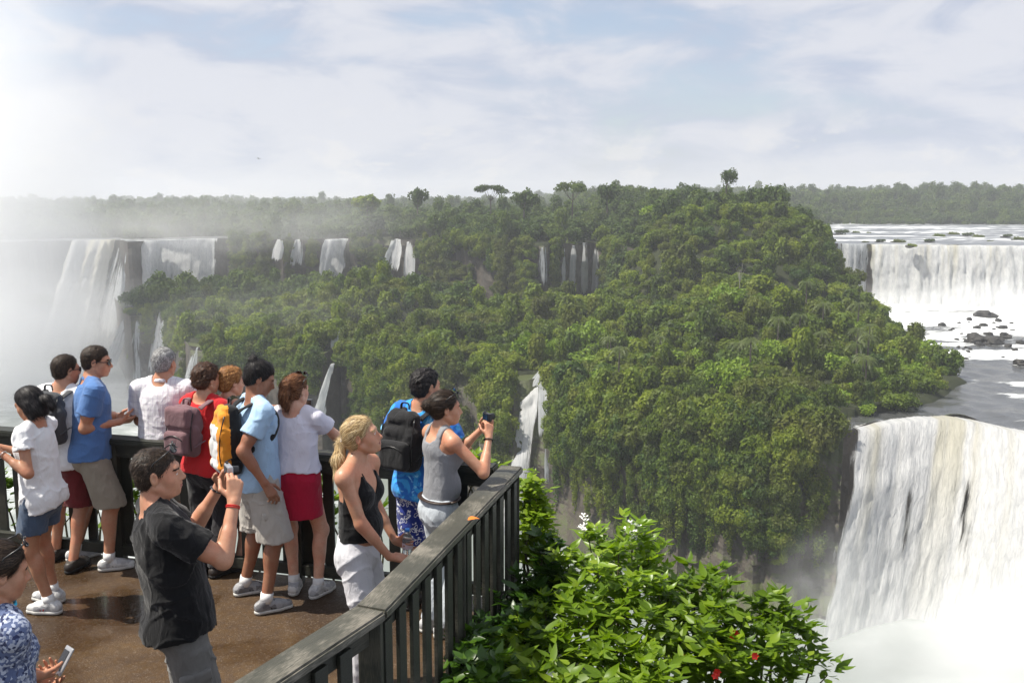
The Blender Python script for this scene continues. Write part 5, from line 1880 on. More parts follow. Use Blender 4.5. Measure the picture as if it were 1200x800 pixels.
class Figure:
    def __init__(self, label, H, sex, root, heading, skin="tan", lean=0.0, side=0.0, twist=0.0, bulk=1.0, feet=None, hand_l=None, hand_r=None, head=(0, 0, 0), hips=0.0,
                 elbow_l=None, elbow_r=None, curl_l="relaxed", curl_r="relaxed", palm_l=None, palm_r=None, fine=0.0055, coarse=0.010, hair="dark", reach_l=None, reach_r=None, jaw=1.0, brow=None):
        self.H, self.sex, self.bulk = H, sex, bulk
        s = self.s = H / 1.75
        m = sex == "m"
        h = math.radians(heading)
        self.f = Vector((math.sin(h), math.cos(h), 0))
        self.r = Vector((math.cos(h), -math.sin(h), 0))
        self.root = Vector((root[0], root[1], 0))
        self.t = (UPV + self.f * lean + self.r * side).normalized()
        W = self.W
        self.P = W(0, hips, 0.535 * H)
        tw = math.radians(twist)
        self.rc = (self.r * math.cos(tw) - self.f * math.sin(tw)).normalized()
        self.rc = (self.rc - self.t * self.rc.dot(self.t)).normalized()
        self.fc = self.t.cross(self.rc).normalized() * (1 if self.t.cross(self.rc).dot(self.f) > 0 else -1)
        self.waist = self.P + self.t * 0.075 * H
        self.chest = self.P + self.t * 0.195 * H
        self.N = self.P + self.t * 0.300 * H - self.fc * 0.012
        shw = (0.108 if m else 0.094) * H * (0.5 + 0.5 * bulk)
        self.S = {q: self.P + self.t * 0.277 * H + self.rc * (shw * q) for q in (-1, 1)}
        # head
        yw, pt, rl = (math.radians(a) for a in head)
        hf = (self.fc * math.cos(yw) + self.rc * math.sin(yw))
        hf = (hf - UPV * hf.dot(UPV) * 0.6).normalized()
        hr = hf.cross(UPV).normalized()
        hu = (UPV * math.cos(pt) - hf * math.sin(pt)).normalized()
        hf = (hf * math.cos(pt) + UPV * math.sin(pt)).normalized()
        hu = (hu * math.cos(rl) + hr * math.sin(rl)).normalized()
        hr = hf.cross(hu).normalized()
        self.hs = hs = (0.5 + 0.5 * s) * (1.0 if m else 0.965)
        self.hR = np.array([hr, hf, hu])
        up_neck = (self.t * 0.75 + UPV * 0.25 + hf * 0.18).normalized()
        self.hc = self.N + up_neck * (0.090 * H) + hf * 0.010
        self.jaw = jaw
        # arms
        self.l1, self.l2 = 0.168 * H, 0.150 * H
        self.E, self.Wr, self.hand = {}, {}, {}
        for q, tgt, hint, cur, palm, reach in ((-1, hand_l, elbow_l, curl_l, palm_l, reach_l), (1, hand_r, elbow_r, curl_r, palm_r, reach_r)):
            S = self.S[q]
            if tgt is None:
                tgt = S + self.rc * (0.09 * q * s) + self.fc * 0.06 - UPV * (self.l1 + self.l2) * 0.97
            hint = Vector(hint) if hint is not None else (self.rc * (0.5 * q) - self.fc * 0.8 - UPV * 0.3)
            e, w_ = two_bone(S, Vector(tgt), self.l1, self.l2, hint)
            self.E[q], self.Wr[q] = e, w_
            fd = (w_ - e).normalized()
            if reach is not None:
                fd = (fd * 0.4 + Vector(reach).normalized() * 0.9).normalized()
            n = Vector(palm) if palm is not None else (-self.rc * q + self.fc * -0.3)
            n = (n - fd * n.dot(fd)).normalized()
            self.hand[q] = (fd, n, cur)
        # legs
        self.hipj = {q: self.P + self.r * (0.05 * H * q) - UPV * 0.015 for q in (-1, 1)}
        self.A, self.K, self.ff = {}, {}, {}
        for i, q in enumerate((-1, 1)):
            if feet and feet[i] is not None:
                fx = feet[i]
                a = Vector((fx[0], fx[1], 0.085))
                yaw = math.radians(fx[2]) if len(fx) > 2 else 0.0
            else:
                a = W(0.075 * q, -0.02 + 0.02 * q, 0.085)
                yaw = math.radians(9 * q)
            self.ff[q] = (self.f * math.cos(yaw) + self.r * math.sin(yaw)).normalized()
            k, a2 = two_bone(self.hipj[q], a, 0.245 * H, (0.535 - 0.245) * H - 0.085 + 0.006, self.ff[q] + self.r * 0.1 * q)
            self.K[q], self.A[q] = k, Vector((a2.x, a2.y, max(0.085, a2.z)))
        self.skin = SKIN[skin]
        self.hairkey = hair
        self.fine, self.coarse = fine, coarse
        self.obj = empty("person", self.root, label, "person", "sightseers on the viewing deck")
        self.body()

    def W(self, x, y, z):
        return self.root + self.r * x + self.f * y + UPV * z

    def C(self, x, y, z):
        """point in the chest frame, origin at the chest centre, metres scaled with height"""
        return self.chest + (self.rc * x + self.fc * y + self.t * z) * self.s

    def Hd(self, x, y, z):
        R = self.hR
        return self.hc + (Vector(R[0]) * x + Vector(R[1]) * y + Vector(R[2]) * z) * self.hs

    def local(self, name, me, mat, parent=None):
        """link a mesh given in world coordinates as a child of this person"""
        par = parent or self.obj
        org = np.array(self.root, np.float32)
        co = np.empty(len(me.vertices) * 3, np.float32)
        me.vertices.foreach_get('co', co)
        me.vertices.foreach_set('co', (co.reshape(-1, 3) - org).ravel())
        me.update()
        return link(name, me, par, mat)

    # ------------------------------------------------ the body
    def torso(self, e=0.0):
        m, s, b = self.sex == "m", self.s, self.bulk
        wl, cl, hl = ((0.140, 0.158, 0.150) if m else (0.116, 0.134, 0.150))
        dr = 0.70
        L = [Cap(self.P - self.t * 0.03, self.waist, hl * s * (0.6 + 0.4 * b) + e, wl * s * (0.4 + 0.6 * b) + e, self.f, dr),
             Cap(self.waist, self.chest + self.t * 0.03 * s, wl * s * b + e, cl * s * (0.5 + 0.5 * b) + e, self.fc, dr),
             Cap(self.S[-1] - self.t * 0.012, self.S[1] - self.t * 0.012, (0.056 if m else 0.046) * s + e, None),
             Ell(self.C(0, -0.02, 0.075), ((0.150 if m else 0.120) * s + e, 0.090 * s + e, 0.085 * s + e), [self.rc, self.fc, self.t])]
        for q in (-1, 1):
            L.append(Cap(self.N + self.t * 0.035, self.S[q].lerp(self.N, 0.25) + self.t * 0.012, 0.036 * s + e * 0.6, 0.040 * s + e))
            L.append(Ell(self.P + self.r * (0.072 * q * s) - self.f * ((0.036 if m else 0.026) * s) - UPV * 0.035, (0.080 * s + e, 0.080 * s + e, 0.095 * s + e), [self.r, self.f, UPV]))
            if m:
                L.append(Ell(self.C(0.075 * q, 0.062, 0.035), (0.085 * s + e, 0.046 * s + e, 0.075 * s + e), [self.rc, self.fc, self.t]))
            else:
                L.append(Ell(self.C(0.066 * q, 0.066, 0.005), (0.066 * s + e, 0.056 * s + e, 0.068 * s + e), [self.rc, self.fc, self.t]))
        if b > 1.02:
            L.append(Ell(self.waist + self.f * 0.05 * s, (0.13 * s + e, (0.06 + 0.3 * (b - 1)) * s + e, 0.12 * s + e), [self.r, self.f, UPV]))
        return L

    def leg(self, q, e=0.0, e2=None):
        m, s = self.sex == "m", self.s
        e2 = e if e2 is None else e2
        k = 0.5 + 0.5 * self.bulk
        return [Cap(self.hipj[q], self.K[q], (0.083 if m else 0.080) * s * k + e, (0.056 if m else 0.053) * s * k + e2),
                Cap(self.K[q], self.A[q], (0.053 if m else 0.050) * s * k + e2, 0.036 * s + e2)]

    def arm(self, q, e=0.0):
        m, s = self.sex == "m", self.s
        k = 0.5 + 0.5 * self.bulk
        r = (0.050, 0.041, 0.036) if m else (0.041, 0.036, 0.031)
        return [Cap(self.S[q], self.E[q], r[0] * s * k + e, r[1] * s * k * 0.95 + e), Cap(self.E[q], self.Wr[q], r[1] * s * k * 0.95 + e, (0.026 if m else 0.022) * s + e)]

    def hand_prims(self, q):
        fd, n, cur = self.hand[q]
        w_ = self.Wr[q]
        z = self.s * (1.0 if self.sex == "m" else 0.9)
        side = fd.cross(n) * q                     # towards the thumb
        out = []
        spec = ((0.028, 0.096, (0.045, 0.026, 0.021)), (0.009, 0.100, (0.049, 0.030, 0.023)), (-0.010, 0.095, (0.045, 0.028, 0.022)), (-0.027, 0.086, (0.035, 0.021, 0.019)))
        pal = []
        for (off, reach, lens), ang, rr in zip(spec, CURL[cur], (0.0090, 0.0094, 0.0088, 0.0078)):
            base = w_ + fd * (reach * z) + side * (off * z)
            pal.append(Cap(w_ + fd * 0.012 + side * (off * 0.55 * z), base, 0.0145 * z, 0.0125 * z))
            p, a = base, 0.0
            dirn = (fd + side * off * 2.2).normalized()
            for i, (ln, an) in enumerate(zip(lens, ang)):
                a += math.radians(an)
                d = (dirn * math.cos(a) + n * math.sin(a)).normalized()
                p2 = p + d * (ln * z)
                out.append((Cap(p, p2, rr * z * (1 - 0.07 * i), rr * z * (0.93 - 0.09 * i)), 0.004))
                p = p2
        th = w_ + fd * 0.028 * z + side * 0.026 * z + n * 0.006
        d1 = (fd * 0.62 + side * 0.72 + n * 0.34).normalized()
        t1 = th + d1 * 0.044 * z
        d2 = (fd * 0.86 + side * (0.30 if cur != "grip" else 0.05) + n * (0.42 if cur in ("grip", "hold") else 0.2)).normalized()
        t2 = t1 + d2 * 0.033 * z
        t3 = t2 + (d2 + n * 0.15).normalized() * 0.024 * z
        th_p = [(Cap(w_ + fd * 0.012, t1, 0.0165 * z, 0.0118 * z), 0.010), (Cap(t1, t2, 0.0112 * z, 0.0100 * z), 0.004), (Cap(t2, t3, 0.0100 * z, 0.0078 * z), 0.004)]
        return [(p, 0.010) for p in pal] + th_p + out

    def body(self):
        s, m, hs = self.s, self.sex == "m", self.hs
        hands = {q: self.hand_prims(q) for q in (-1, 1)}
        boxes = [bounds([p for p, _ in hands[q]], 0.01) for q in (-1, 1)]
        hb = Ell(self.Hd(0, 0.01, 0), (0.10, 0.125, 0.14), self.hR).box(-0.01)
        boxes.append(hb)
        tor = self.torso()
        allp = tor + self.leg(-1) + self.leg(1) + self.arm(-1) + self.arm(1) + [p for q in hands for p, _ in hands[q]] + [Ell(self.hc, (0.13,) * 3)]
        lo, hi = bounds(allp, 0.012)
        lo[2] = 0.0
        F = Field(lo, hi, self.coarse, self.fine, boxes)
        for p in tor:
            F.add(p, 0.045)
        for q in (-1, 1):
            for p in self.leg(q):
                F.add(p, 0.03)
            calf = self.K[q].lerp(self.A[q], 0.30) - self.ff[q] * 0.022 * s
            F.add(Ell(calf, (0.045 * s, 0.042 * s, 0.10 * s), [self.ff[q].cross(UPV), self.ff[q], UPV]), 0.03)
            F.add(Ell(self.K[q] + self.ff[q] * 0.018 * s, (0.042 * s, 0.04 * s, 0.048 * s)), 0.03)
            a = self.A[q]
            F.add(Cap(a - UPV * 0.045 - self.ff[q] * 0.03, a + self.ff[q] * 0.13 * s - UPV * 0.058, 0.034 * s, 0.027 * s), 0.025)
            F.add(Ell(self.S[q] + self.rc * 0.006 * q - self.t * 0.012, ((0.056 if m else 0.046) * s,) * 3), 0.03)
            for p in self.arm(q):
                F.add(p, 0.022)
            mid = self.S[q].lerp(self.E[q], 0.5)
            ax_ = (self.E[q] - self.S[q]).normalized()
            fb = self.E[q].lerp(self.Wr[q], 0.28)
            r0 = (0.042 if m else 0.035) * s
            F.add(Cap(self.E[q].lerp(self.Wr[q], 0.12), self.E[q].lerp(self.Wr[q], 0.45), r0 * 0.98, r0 * 0.84), 0.02)
            if m:
                F.add(Cap(self.S[q].lerp(self.E[q], 0.3), self.S[q].lerp(self.E[q], 0.7), 0.047 * s, 0.046 * s), 0.02)
            F.add(Cap(self.Wr[q], self.Wr[q] + self.hand[q][0] * 0.03, (0.026 if m else 0.021) * s, 0.018 * s), 0.012)
            for p, k in hands[q]:
                F.add(p, k)
        # neck and head
        F.add(Cap(self.N - self.t * 0.03, self.Hd(0, -0.022, -0.045), (0.060 if m else 0.049) * hs, (0.056 if m else 0.046) * hs), 0.03)
        E = lambda c, r: Ell(self.Hd(*c), tuple(x * hs for x in r), self.hR)
        j = self.jaw
        F.add(E((0, -0.014, 0.036), (0.074, 0.094, 0.081)), 0.02)
        F.add(E((0, 0.030, -0.022), (0.060, 0.060, 0.082)), 0.035)
        F.add(E((0, 0.036, -0.072), (0.046 * j, 0.044, 0.036)), 0.025)
        F.add(E((0, 0.074, -0.097), (0.021 * j, 0.017, 0.015)), 0.018)
        for q in (-1, 1):
            F.add(Cap(self.Hd(0.056 * q * j, -0.004, -0.050), self.Hd(0.030 * q * j, 0.052, -0.092), 0.019 * hs, 0.019 * hs), 0.02)
            F.add(E((0.040 * q, 0.054, -0.028), (0.026, 0.024, 0.028)), 0.025)
            F.add(E((0.028 * q, 0.048, -0.056), (0.020, 0.022, 0.026)), 0.025)
        F.add(E((0, 0.077, 0.026), (0.052, 0.015, 0.012)), 0.02)
        for q in (-1, 1):
            F.add(E((0.031 * q, 0.092, 0.004), (0.017, 0.014, 0.011)), 0.010, cut=True)
            F.add(E((0.031 * q, 0.078, 0.003), (0.0145, 0.0125, 0.0115)), 0.004)
            F.add(Cap(self.Hd(0.017 * q, 0.090, 0.012), self.Hd(0.044 * q, 0.081, 0.011), 0.0045 * hs), 0.006)
        F.add(Cap(self.Hd(0, 0.083, 0.016), self.Hd(0, 0.106, -0.026), 0.0085 * hs, 0.0125 * hs), 0.010)
        F.add(E((0, 0.108, -0.030), (0.0125, 0.012, 0.010)), 0.007)
        for q in (-1, 1):
            F.add(E((0.0125 * q, 0.096, -0.033), (0.0085, 0.010, 0.008)), 0.006)
        F.add(E((0, 0.078, -0.058), (0.032, 0.017, 0.026)), 0.026)
        F.add(E((0, 0.0945, -0.0535), (0.0215, 0.009, 0.0062)), 0.005)
        F.add(E((0, 0.0925, -0.0665), (0.0185, 0.010, 0.0070)), 0.005)
        F.add(Cap(self.Hd(-0.022, 0.094, -0.0602), self.Hd(0.022, 0.094, -0.0602), 0.0028 * hs), 0.004, cut=True)
        for q in (-1, 1):
            ear = np.array([np.array(self.hR[0]) * 0.93 - np.array(self.hR[1]) * 0.35 * q, np.array(self.hR[1]) * 0.93 + np.array(self.hR[0]) * 0.35 * q, self.hR[2]])
            F.add(Ell(self.Hd(0.078 * q, -0.010, -0.004), (0.009 * hs, 0.019 * hs, 0.032 * hs), ear), 0.008)
            F.add(Ell(self.Hd(0.087 * q, -0.008, 0.002), (0.006 * hs, 0.010 * hs, 0.018 * hs), ear), 0.006, cut=True)
        R, hc = self.hR, np.array(self.hc)

        def mats(P):
            q = (P - hc) @ R.T / hs
            x, y, z = q[:, 0], q[:, 1], q[:, 2]
            mi = np.zeros(len(P), np.int32)
            lip = (y > 0.074) & (y < 0.112) & (np.abs(z + 0.060) < 0.0125 - 0.25 * np.abs(x)) & (np.abs(x) < 0.026)
            mi[lip] = 1
            brow_ = (y > 0.055) & (y < 0.105) & (np.abs(z - 0.0245 + 5.0 * (np.abs(x) - 0.034) ** 2) < 0.0048) & (np.abs(x) > 0.013) & (np.abs(x) < 0.052)
            mi[brow_] = 2
            eye = ((np.abs(x) - 0.031) ** 2 / 0.0115 ** 2 + (z - 0.003) ** 2 / 0.0055 ** 2 < 1) & (y > 0.06) & (y < 0.105)
            mi[eye] = 3
            iris = ((np.abs(x) - 0.031) ** 2 + (z - 0.003) ** 2 < 0.0052 ** 2) & (y > 0.06) & (y < 0.105)
            mi[iris] = 4
            return mi
        me = F.mesh("body", mats)
        self.local("body", me, [self.skin, M_LIP, HAIR[self.hairkey], M_EYEW, M_IRIS])

    # ------------------------------------------------ clothes
    def cloth(self, name, prims, mat, vox, clips=(), cuts=(), wrinkle=0.004, seed=0.0, k=0.03, wscale=(9, 9, 14), matfn=None, extra=()):
        lo, hi = bounds(list(prims) + [p for e_ in extra for p in e_[0]], 0.02)
        F = Field(lo, hi, vox)
        for p in prims:
            F.add(p, k)
        X, Y, Z = F.all()
        main = F.d
        for ps, cl_ in extra:
            F.d = np.full(main.shape, 0.25, np.float32)
            for p in ps:
                F.add(p, 0.02)
            for c in cl_:
                F.clip(c(X, Y, Z))
            h = np.clip(0.5 + 0.5 * (F.d - main) / 0.022, 0, 1)
            main = (F.d * (1 - h) + main * h - 0.022 * h * (1 - h)).astype(np.float32)
        F.d = main
        for c in clips:
            F.clip(c(X, Y, Z))
        for c, kk in cuts:
            F.add(c, kk, cut=True)
        if wrinkle:
            def fn(x, y, z):
                wx, wz = vnoise(x * 5 + seed, y * 5, z * 4), vnoise(x * 4, y * 4 + seed, z * 5)
                a = vnoise((x + y) * 5 + seed + 0.9 * wx, (x - y) * 5, z * 12 + 1.5 * wz)
                c = vnoise((x + y) * 13 + 1.0 * wz, (x - y) * 13 + seed, z * 4 + 1.0 * wx)
                b = vnoise(x * 24 + seed, y * 24, z * 30)
                ra, rc_ = 1 - np.minimum(1, 2.6 * np.abs(a)), 1 - np.minimum(1, 2.6 * np.abs(c))
                return 1.3 * wrinkle * (0.35 - 1.1 * ra ** 3 - 0.7 * rc_ ** 3 + 0.3 * b)
            F.rough(fn, 0.02)
        return self.local(name, F.mesh(name, matfn), mat)

    def plane(self, p, n):
        """clip keeping the side away from n"""
        p, n = np.array(p, np.float32), np.array(Vector(n).normalized(), np.float32)
        return lambda X, Y, Z: (X - p[0]) * n[0] + (Y - p[1]) * n[1] + (Z - p[2]) * n[2]

    def cl(self, X, Y, Z):
        """chest coordinates of world points"""
        c, s = np.array(self.chest), self.s
        p = (X - c[0], Y - c[1], Z - c[2])
        g = lambda v: (p[0] * v[0] + p[1] * v[1] + p[2] * v[2]) / s
        return g(self.rc), g(self.fc), g(self.t)

    def shirt(self, name, mat, hem=0.50, sleeve=0.55, e=0.014, loose=0.0, vox=0.008, seed=1.0, neck=0.072, scoop=0.0, wrinkle=0.004, collar=False):
        s, m = self.s, self.sex == "m"
        tor = self.torso(e)
        wdt = (0.160 if m else 0.146) * s * (0.4 + 0.6 * self.bulk) + e + loose
        tor.append(Cap(self.chest - self.t * 0.02, self.P - self.t * 0.03 + self.f * 0.004, wdt - 0.004, wdt + 0.004 + loose * 0.5, self.f, 0.74))
        tor.append(Cap(self.P, self.W(0, 0, hem * self.H - 0.02), wdt + loose * 0.4, wdt + 0.006 + loose * 0.6, self.f, 0.78))
        for q in (-1, 1):
            tor.append(Ell(self.P + self.r * (0.072 * q * s) - self.f * ((0.036 if m else 0.028) * s) - UPV * 0.03, (0.104 * s + e, 0.106 * s + e + loose * 0.4, 0.12 * s), [self.r, self.f, UPV]))
        hemz = hem * self.H
        extra = []
        for q in (-1, 1):
            cuff = self.S[q].lerp(self.E[q], sleeve)
            d = (self.E[q] - self.S[q]).normalized()
            r = (0.056 if m else 0.047) * s * (0.5 + 0.5 * self.bulk)
            extra.append(([Cap(self.S[q] - self.t * 0.008, cuff + d * 0.05, r + e + 0.002, r + e + 0.010 + loose * 0.5)], [self.plane(cuff, d)]))
        clips = [lambda X, Y, Z: hemz + 0.012 * np.sin(14 * X + 9 * Y + seed) - Z]
        cuts = [(Cap(self.N - self.t * 0.005, self.N + self.t * 0.22 + self.fc * 0.03, neck * s, neck * s * 1.25), 0.008)]
        if scoop:
            cuts.append((Ell(self.N + self.fc * 0.085 - self.t * 0.03, (0.085 * s, 0.09, scoop), [self.rc, self.fc, self.t]), 0.008))
        o = self.cloth(name, tor, mat, vox, clips, cuts, wrinkle, seed, extra=extra)
        if collar:
            pts = []
            for k in range(13):
                a = math.radians(-150 + 300 * k / 12)
                pts.append(self.N + self.t * (0.016 + 0.016 * math.cos(a)) - self.root + (self.rc * math.sin(a) - self.fc * math.cos(a)) * 0.066 * s + self.fc * 0.012)
            tube_obj("collar", pts, 0.021, o, mat, 8, 0.45, [(self.rc * math.sin(math.radians(-150 + 25 * k)) - self.fc * math.cos(math.radians(-150 + 25 * k)) + self.t * 0.5) for k in range(13)])
        return o

    def shorts(self, name, mat, low=0.27, top=0.585, e=0.02, flare=0.035, vox=0.008, seed=2.0, wrinkle=0.004):
        s, m = self.s, self.sex == "m"
        pr = [Cap(self.P - UPV * 0.03, self.waist, (0.152 if m else 0.152) * s * (0.6 + 0.4 * self.bulk) + e * 0.8, (0.146 if m else 0.122) * s * (0.4 + 0.6 * self.bulk) + e, self.f, 0.74)]
        for q in (-1, 1):
            pr.append(Ell(self.P + self.r * (0.072 * q * s) - self.f * ((0.036 if m else 0.026) * s) - UPV * 0.04, ((0.086 if m else 0.081) * s + e, (0.088 if m else 0.081) * s + e, 0.104 * s + e), [self.r, self.f, UPV]))
            kr = self.K[q] + (self.A[q] - self.K[q]) * max(0.0, (0.30 - low) * 2.2)
            r0, r1 = (0.086 if m else 0.082) * s + e, (0.058 if m else 0.055) * s + e + flare
            pr.append(Cap(self.hipj[q], self.K[q], r0, r1 if low < 0.36 else r0 + 0.01))
            if low < 0.25:
                r2 = 0.042 * s + e + flare * 0.9
                pr.append(Cap(self.K[q], self.A[q] - UPV * 0.03, r1, r2))
        zt, zl = top * self.H, low * self.H
        return self.cloth(name, pr, mat, vox, [lambda X, Y, Z: Z - zt, lambda X, Y, Z: zl - Z], (), wrinkle, seed, 0.022)

    def skirt(self, name, mat, low=0.36, top=0.60, vox=0.008):
        s = self.s
        pr = [Cap(self.P + UPV * 0.01, self.waist, 0.170 * s * self.bulk, 0.140 * s * self.bulk, self.f, 0.78), Cap(self.P, self.W(0, 0.01, low * self.H - 0.1), 0.168 * s * self.bulk, 0.190 * s * self.bulk, self.f, 0.80)]
        for q in (-1, 1):
            pr.append(Ell(self.P + self.r * (0.072 * q * s) - self.f * 0.040 * s - UPV * 0.04, (0.094 * s,) * 3))
        zt, zl = top * self.H, low * self.H
        return self.cloth(name, pr, mat, vox, [lambda X, Y, Z: Z - zt, lambda X, Y, Z: zl - Z], (), 0.003, 5.0, 0.03)

    def top(self, name, mat, style, hem=0.56, vox=0.007, e=0.010, seed=3.0):
        """sleeveless tops: 'tank' with wide straps, 'halter' tied behind the neck"""
        tor = self.torso(e)
        for q in (-1, 1):
            tor.append(Cap(self.C(0.085 * q, 0.045, 0.10), self.C(0.082 * q, -0.03, 0.155), 0.030, 0.030))
        hemz = hem * self.H

        def cut(X, Y, Z):
            x, y, z = self.cl(X, Y, Z)
            ax_ = np.abs(x)
            if style == "tank":
                out = ax_ - np.interp(z, [-0.02, 0.03, 0.09, 0.16], [0.25, 0.150, 0.112, 0.108])
                neckf = np.where(y > 0, 0.092, 0.110)
                inn = np.minimum(z - (neckf + 0.9 * np.maximum(0, ax_ - 0.035)), 0.066 - ax_)
            else:
                out = np.where(y > -0.02, ax_ - np.interp(z, [-0.03, 0.02, 0.10, 0.17], [0.25, 0.150, 0.096, 0.058]), z + 0.030 + 0.0 * ax_)
                vneck = np.where(y > 0, ax_ * 0 + (z - 0.005 - 1.55 * ax_), -1.0)
                inn = vneck
            return np.maximum(out, inn) * 0.9
        clips = [cut, lambda X, Y, Z: hemz - Z]
        o = self.cloth(name, tor, mat, vox, clips, (), 0.0025, seed, 0.035)
        if style == "halter":
            for q in (-1, 1):
                pts = [self.C(0.060 * q, 0.085, 0.085), self.C(0.062 * q, 0.062, 0.130), self.C(0.060 * q, 0.015, 0.175), self.C(0.035 * q, -0.045, 0.185), self.C(0, -0.062, 0.180)]
                tube_obj("strap", [p - self.root for p in spline(pts, 5)], 0.010, o, mat, 6, 0.5)
        return o

    def hair(self, style, mat=None, vox=0.0055, thick=0.014, lows=None, tail=None, bun=None, seed=0.0, messy=0.002, bob=False):
        hs = self.hs
        mat = mat or HAIR[self.hairkey]
        E = lambda c, r: Ell(self.Hd(*c), tuple(x * hs for x in r), self.hR)
        th = thick
        pr = [E((0, -0.014, 0.036), (0.0745, 0.0945, 0.0815)), E((0, -0.040, -0.012), (0.062, 0.058, 0.070))]
        if bob:
            pr += [Cap(self.Hd(0.055, -0.03, -0.01), self.Hd(0.058, -0.025, -0.105), 0.034 * hs, 0.026 * hs), Cap(self.Hd(-0.055, -0.03, -0.01), self.Hd(-0.058, -0.025, -0.105), 0.034 * hs, 0.026 * hs), E((0, -0.06, -0.06), (0.07, 0.045, 0.075))]
        lo, hi = bounds(pr, 0.045)
        if tail:
            tp = [self.Hd(*p) for p in tail[0]]
            tr = tail[1]
            for a, b, r0, r1 in zip(tp[:-1], tp[1:], tr[:-1], tr[1:]):
                c = Cap(a, b, r0 * hs, r1 * hs)
                l2, h2 = c.box(0.02)
                lo, hi = np.minimum(lo, l2), np.maximum(hi, h2)
        if bun:
            c = E(bun[0], bun[1])
            l2, h2 = c.box(0.03)
            lo, hi = np.minimum(lo, l2), np.maximum(hi, h2)
        F = Field(lo, hi, vox)
        for p in pr:
            F.add(p, 0.02)
        X, Y, Z = F.all()
        hc, R = np.array(self.hc), self.hR
        p = (X - hc[0], Y - hc[1], Z - hc[2])
        g = lambda v: (p[0] * v[0] + p[1] * v[1] + p[2] * v[2]) / hs
        x, y, z = g(R[0]), g(R[1]), g(R[2])
        if style == "short":
            line = np.interp(y, [-0.12, -0.05, -0.026, -0.008, 0.012, 0.030, 0.044, 0.062, 0.085, 0.11], [-0.085, -0.070, -0.030, 0.010, -0.014, 0.000, 0.040, 0.064, 0.076, 0.09])
        elif style == "bob":
            line = np.interp(y, [-0.12, -0.03, 0.015, 0.045, 0.075, 0.11], [-0.12, -0.12, -0.10, 0.02, 0.082, 0.11])
        else:
            line = np.interp(y, [-0.12, -0.05, -0.024, -0.008, 0.012, 0.030, 0.050, 0.070, 0.11], [-0.075, -0.060, -0.024, 0.008, -0.006, 0.010, 0.052, 0.078, 0.092])
        line = line - (0.016 if style != 'bob' else 0.0)
        grow = np.clip((z - line + 0.006 + 0.016 * vnoise(x * 55, y * 55, z * 25)) / 0.062, -0.5, 1)
        F.d = (F.d - th * hs * np.where(grow > 0, np.maximum(grow, 0) ** 0.85, grow * 1.5)).astype(np.float32)
        if style == 'bob':
            F.clip((line - z) * 0.8 * hs)
        else:
            F.clip((line - 0.012 - z) * 0.8 * hs)
        if tail:
            for a, b, r0, r1 in zip(tp[:-1], tp[1:], tr[:-1], tr[1:]):
                F.add(Cap(a, b, r0 * hs, r1 * hs), 0.012)
        if bun:
            F.add(E(bun[0], bun[1]), 0.01)
        rr = np.array(R)

        def strands(xx, yy, zz):
            q = np.stack([xx - hc[0], yy - hc[1], zz - hc[2]], 1) @ rr.T
            ang = np.arctan2(q[:, 0], q[:, 2] + 0.02)
            a = vnoise(ang * 17 + seed, q[:, 1] * 16 + q[:, 2] * 9, seed)
            b = vnoise(q[:, 0] * 60, q[:, 1] * 60, q[:, 2] * 45 + seed)
            return messy * (0.8 * a + 0.9 * b)
        F.rough(strands, 0.02)
        me = F.mesh("hair")
        ob = self.local("hair", me, mat)
        # loose strands over the surface, so that the hair has no moulded edge
        rng = np.random.default_rng(int(seed * 7) + 3)
        V = np.empty(len(me.vertices) * 3, np.float32)
        N = np.empty(len(me.vertices) * 3, np.float32)
        me.vertices.foreach_get('co', V)
        me.vertex_normals.foreach_get('vector', N)
        V, N = V.reshape(-1, 3), N.reshape(-1, 3)
        q = (V + np.array(self.root, np.float32) - hc) @ rr.T / hs
        out = np.nonzero((q ** 2 / np.array([0.066, 0.086, 0.074]) ** 2).sum(1) > 1.0)[0]
        n = min(len(out), 3400 if vox < 0.0055 else 2200)
        pick = rng.choice(out, n, replace=False)
        P, Nn, Q = V[pick], N[pick], q[pick]
        if style == "short":
            fl = np.stack([0.5 * Q[:, 0] / 0.08, -0.9 + 0 * Q[:, 0], -0.7 + 0 * Q[:, 0]], 1) + rng.normal(size=(n, 3)) * 0.55
            L = 0.012 + thick * 0.7 * rng.random(n)
        elif style == "bob":
            fl = np.stack([0.2 * Q[:, 0] / 0.08, -0.35 + 0 * Q[:, 0], -1.0 + 0 * Q[:, 0]], 1) + rng.normal(size=(n, 3)) * 0.15
            L = 0.035 + 0.03 * rng.random(n)
        else:
            tgt = np.array(bun[0] if bun else (tail[0][1] if tail else (0, -0.1, 0)))
            fl = tgt - Q
            below = (Q[:, 2] < tgt[2] - 0.03) & (Q[:, 1] < -0.08) if tail else np.zeros(n, bool)
            fl[below] = np.array([0, 0, -1.0])
            fl = fl / (np.linalg.norm(fl, axis=1, keepdims=True) + 1e-6) + rng.normal(size=(n, 3)) * 0.13
            L = 0.030 + 0.035 * rng.random(n)
        D = fl @ rr
        D = D - Nn * (D * Nn).sum(1, keepdims=True)
        D /= np.linalg.norm(D, axis=1, keepdims=True) + 1e-6
        S_ = np.cross(D, Nn) * (0.0008 + 0.0010 * rng.random((n, 1)))
        lift = (0.0020 + 0.007 * rng.random((n, 1)) ** 3)
        L = L[:, None]
        rows = []
        for tt in (0.0, 0.35, 0.7, 1.0):
            c = P + D * L * tt + Nn * (lift * (0.3 + tt) - L * L * tt * tt * 5.0 * 0.9)
            w_ = S_ * (1 - 0.85 * tt)
            rows += [c - w_, c + w_]
        VV = np.stack(rows, 1).reshape(-1, 3)
        base = (np.arange(n) * 8)[:, None]
        FF = np.concatenate([base + np.array([[2 * i_, 2 * i_ + 1, 2 * i_ + 3, 2 * i_ + 2]]) for i_ in range(3)])
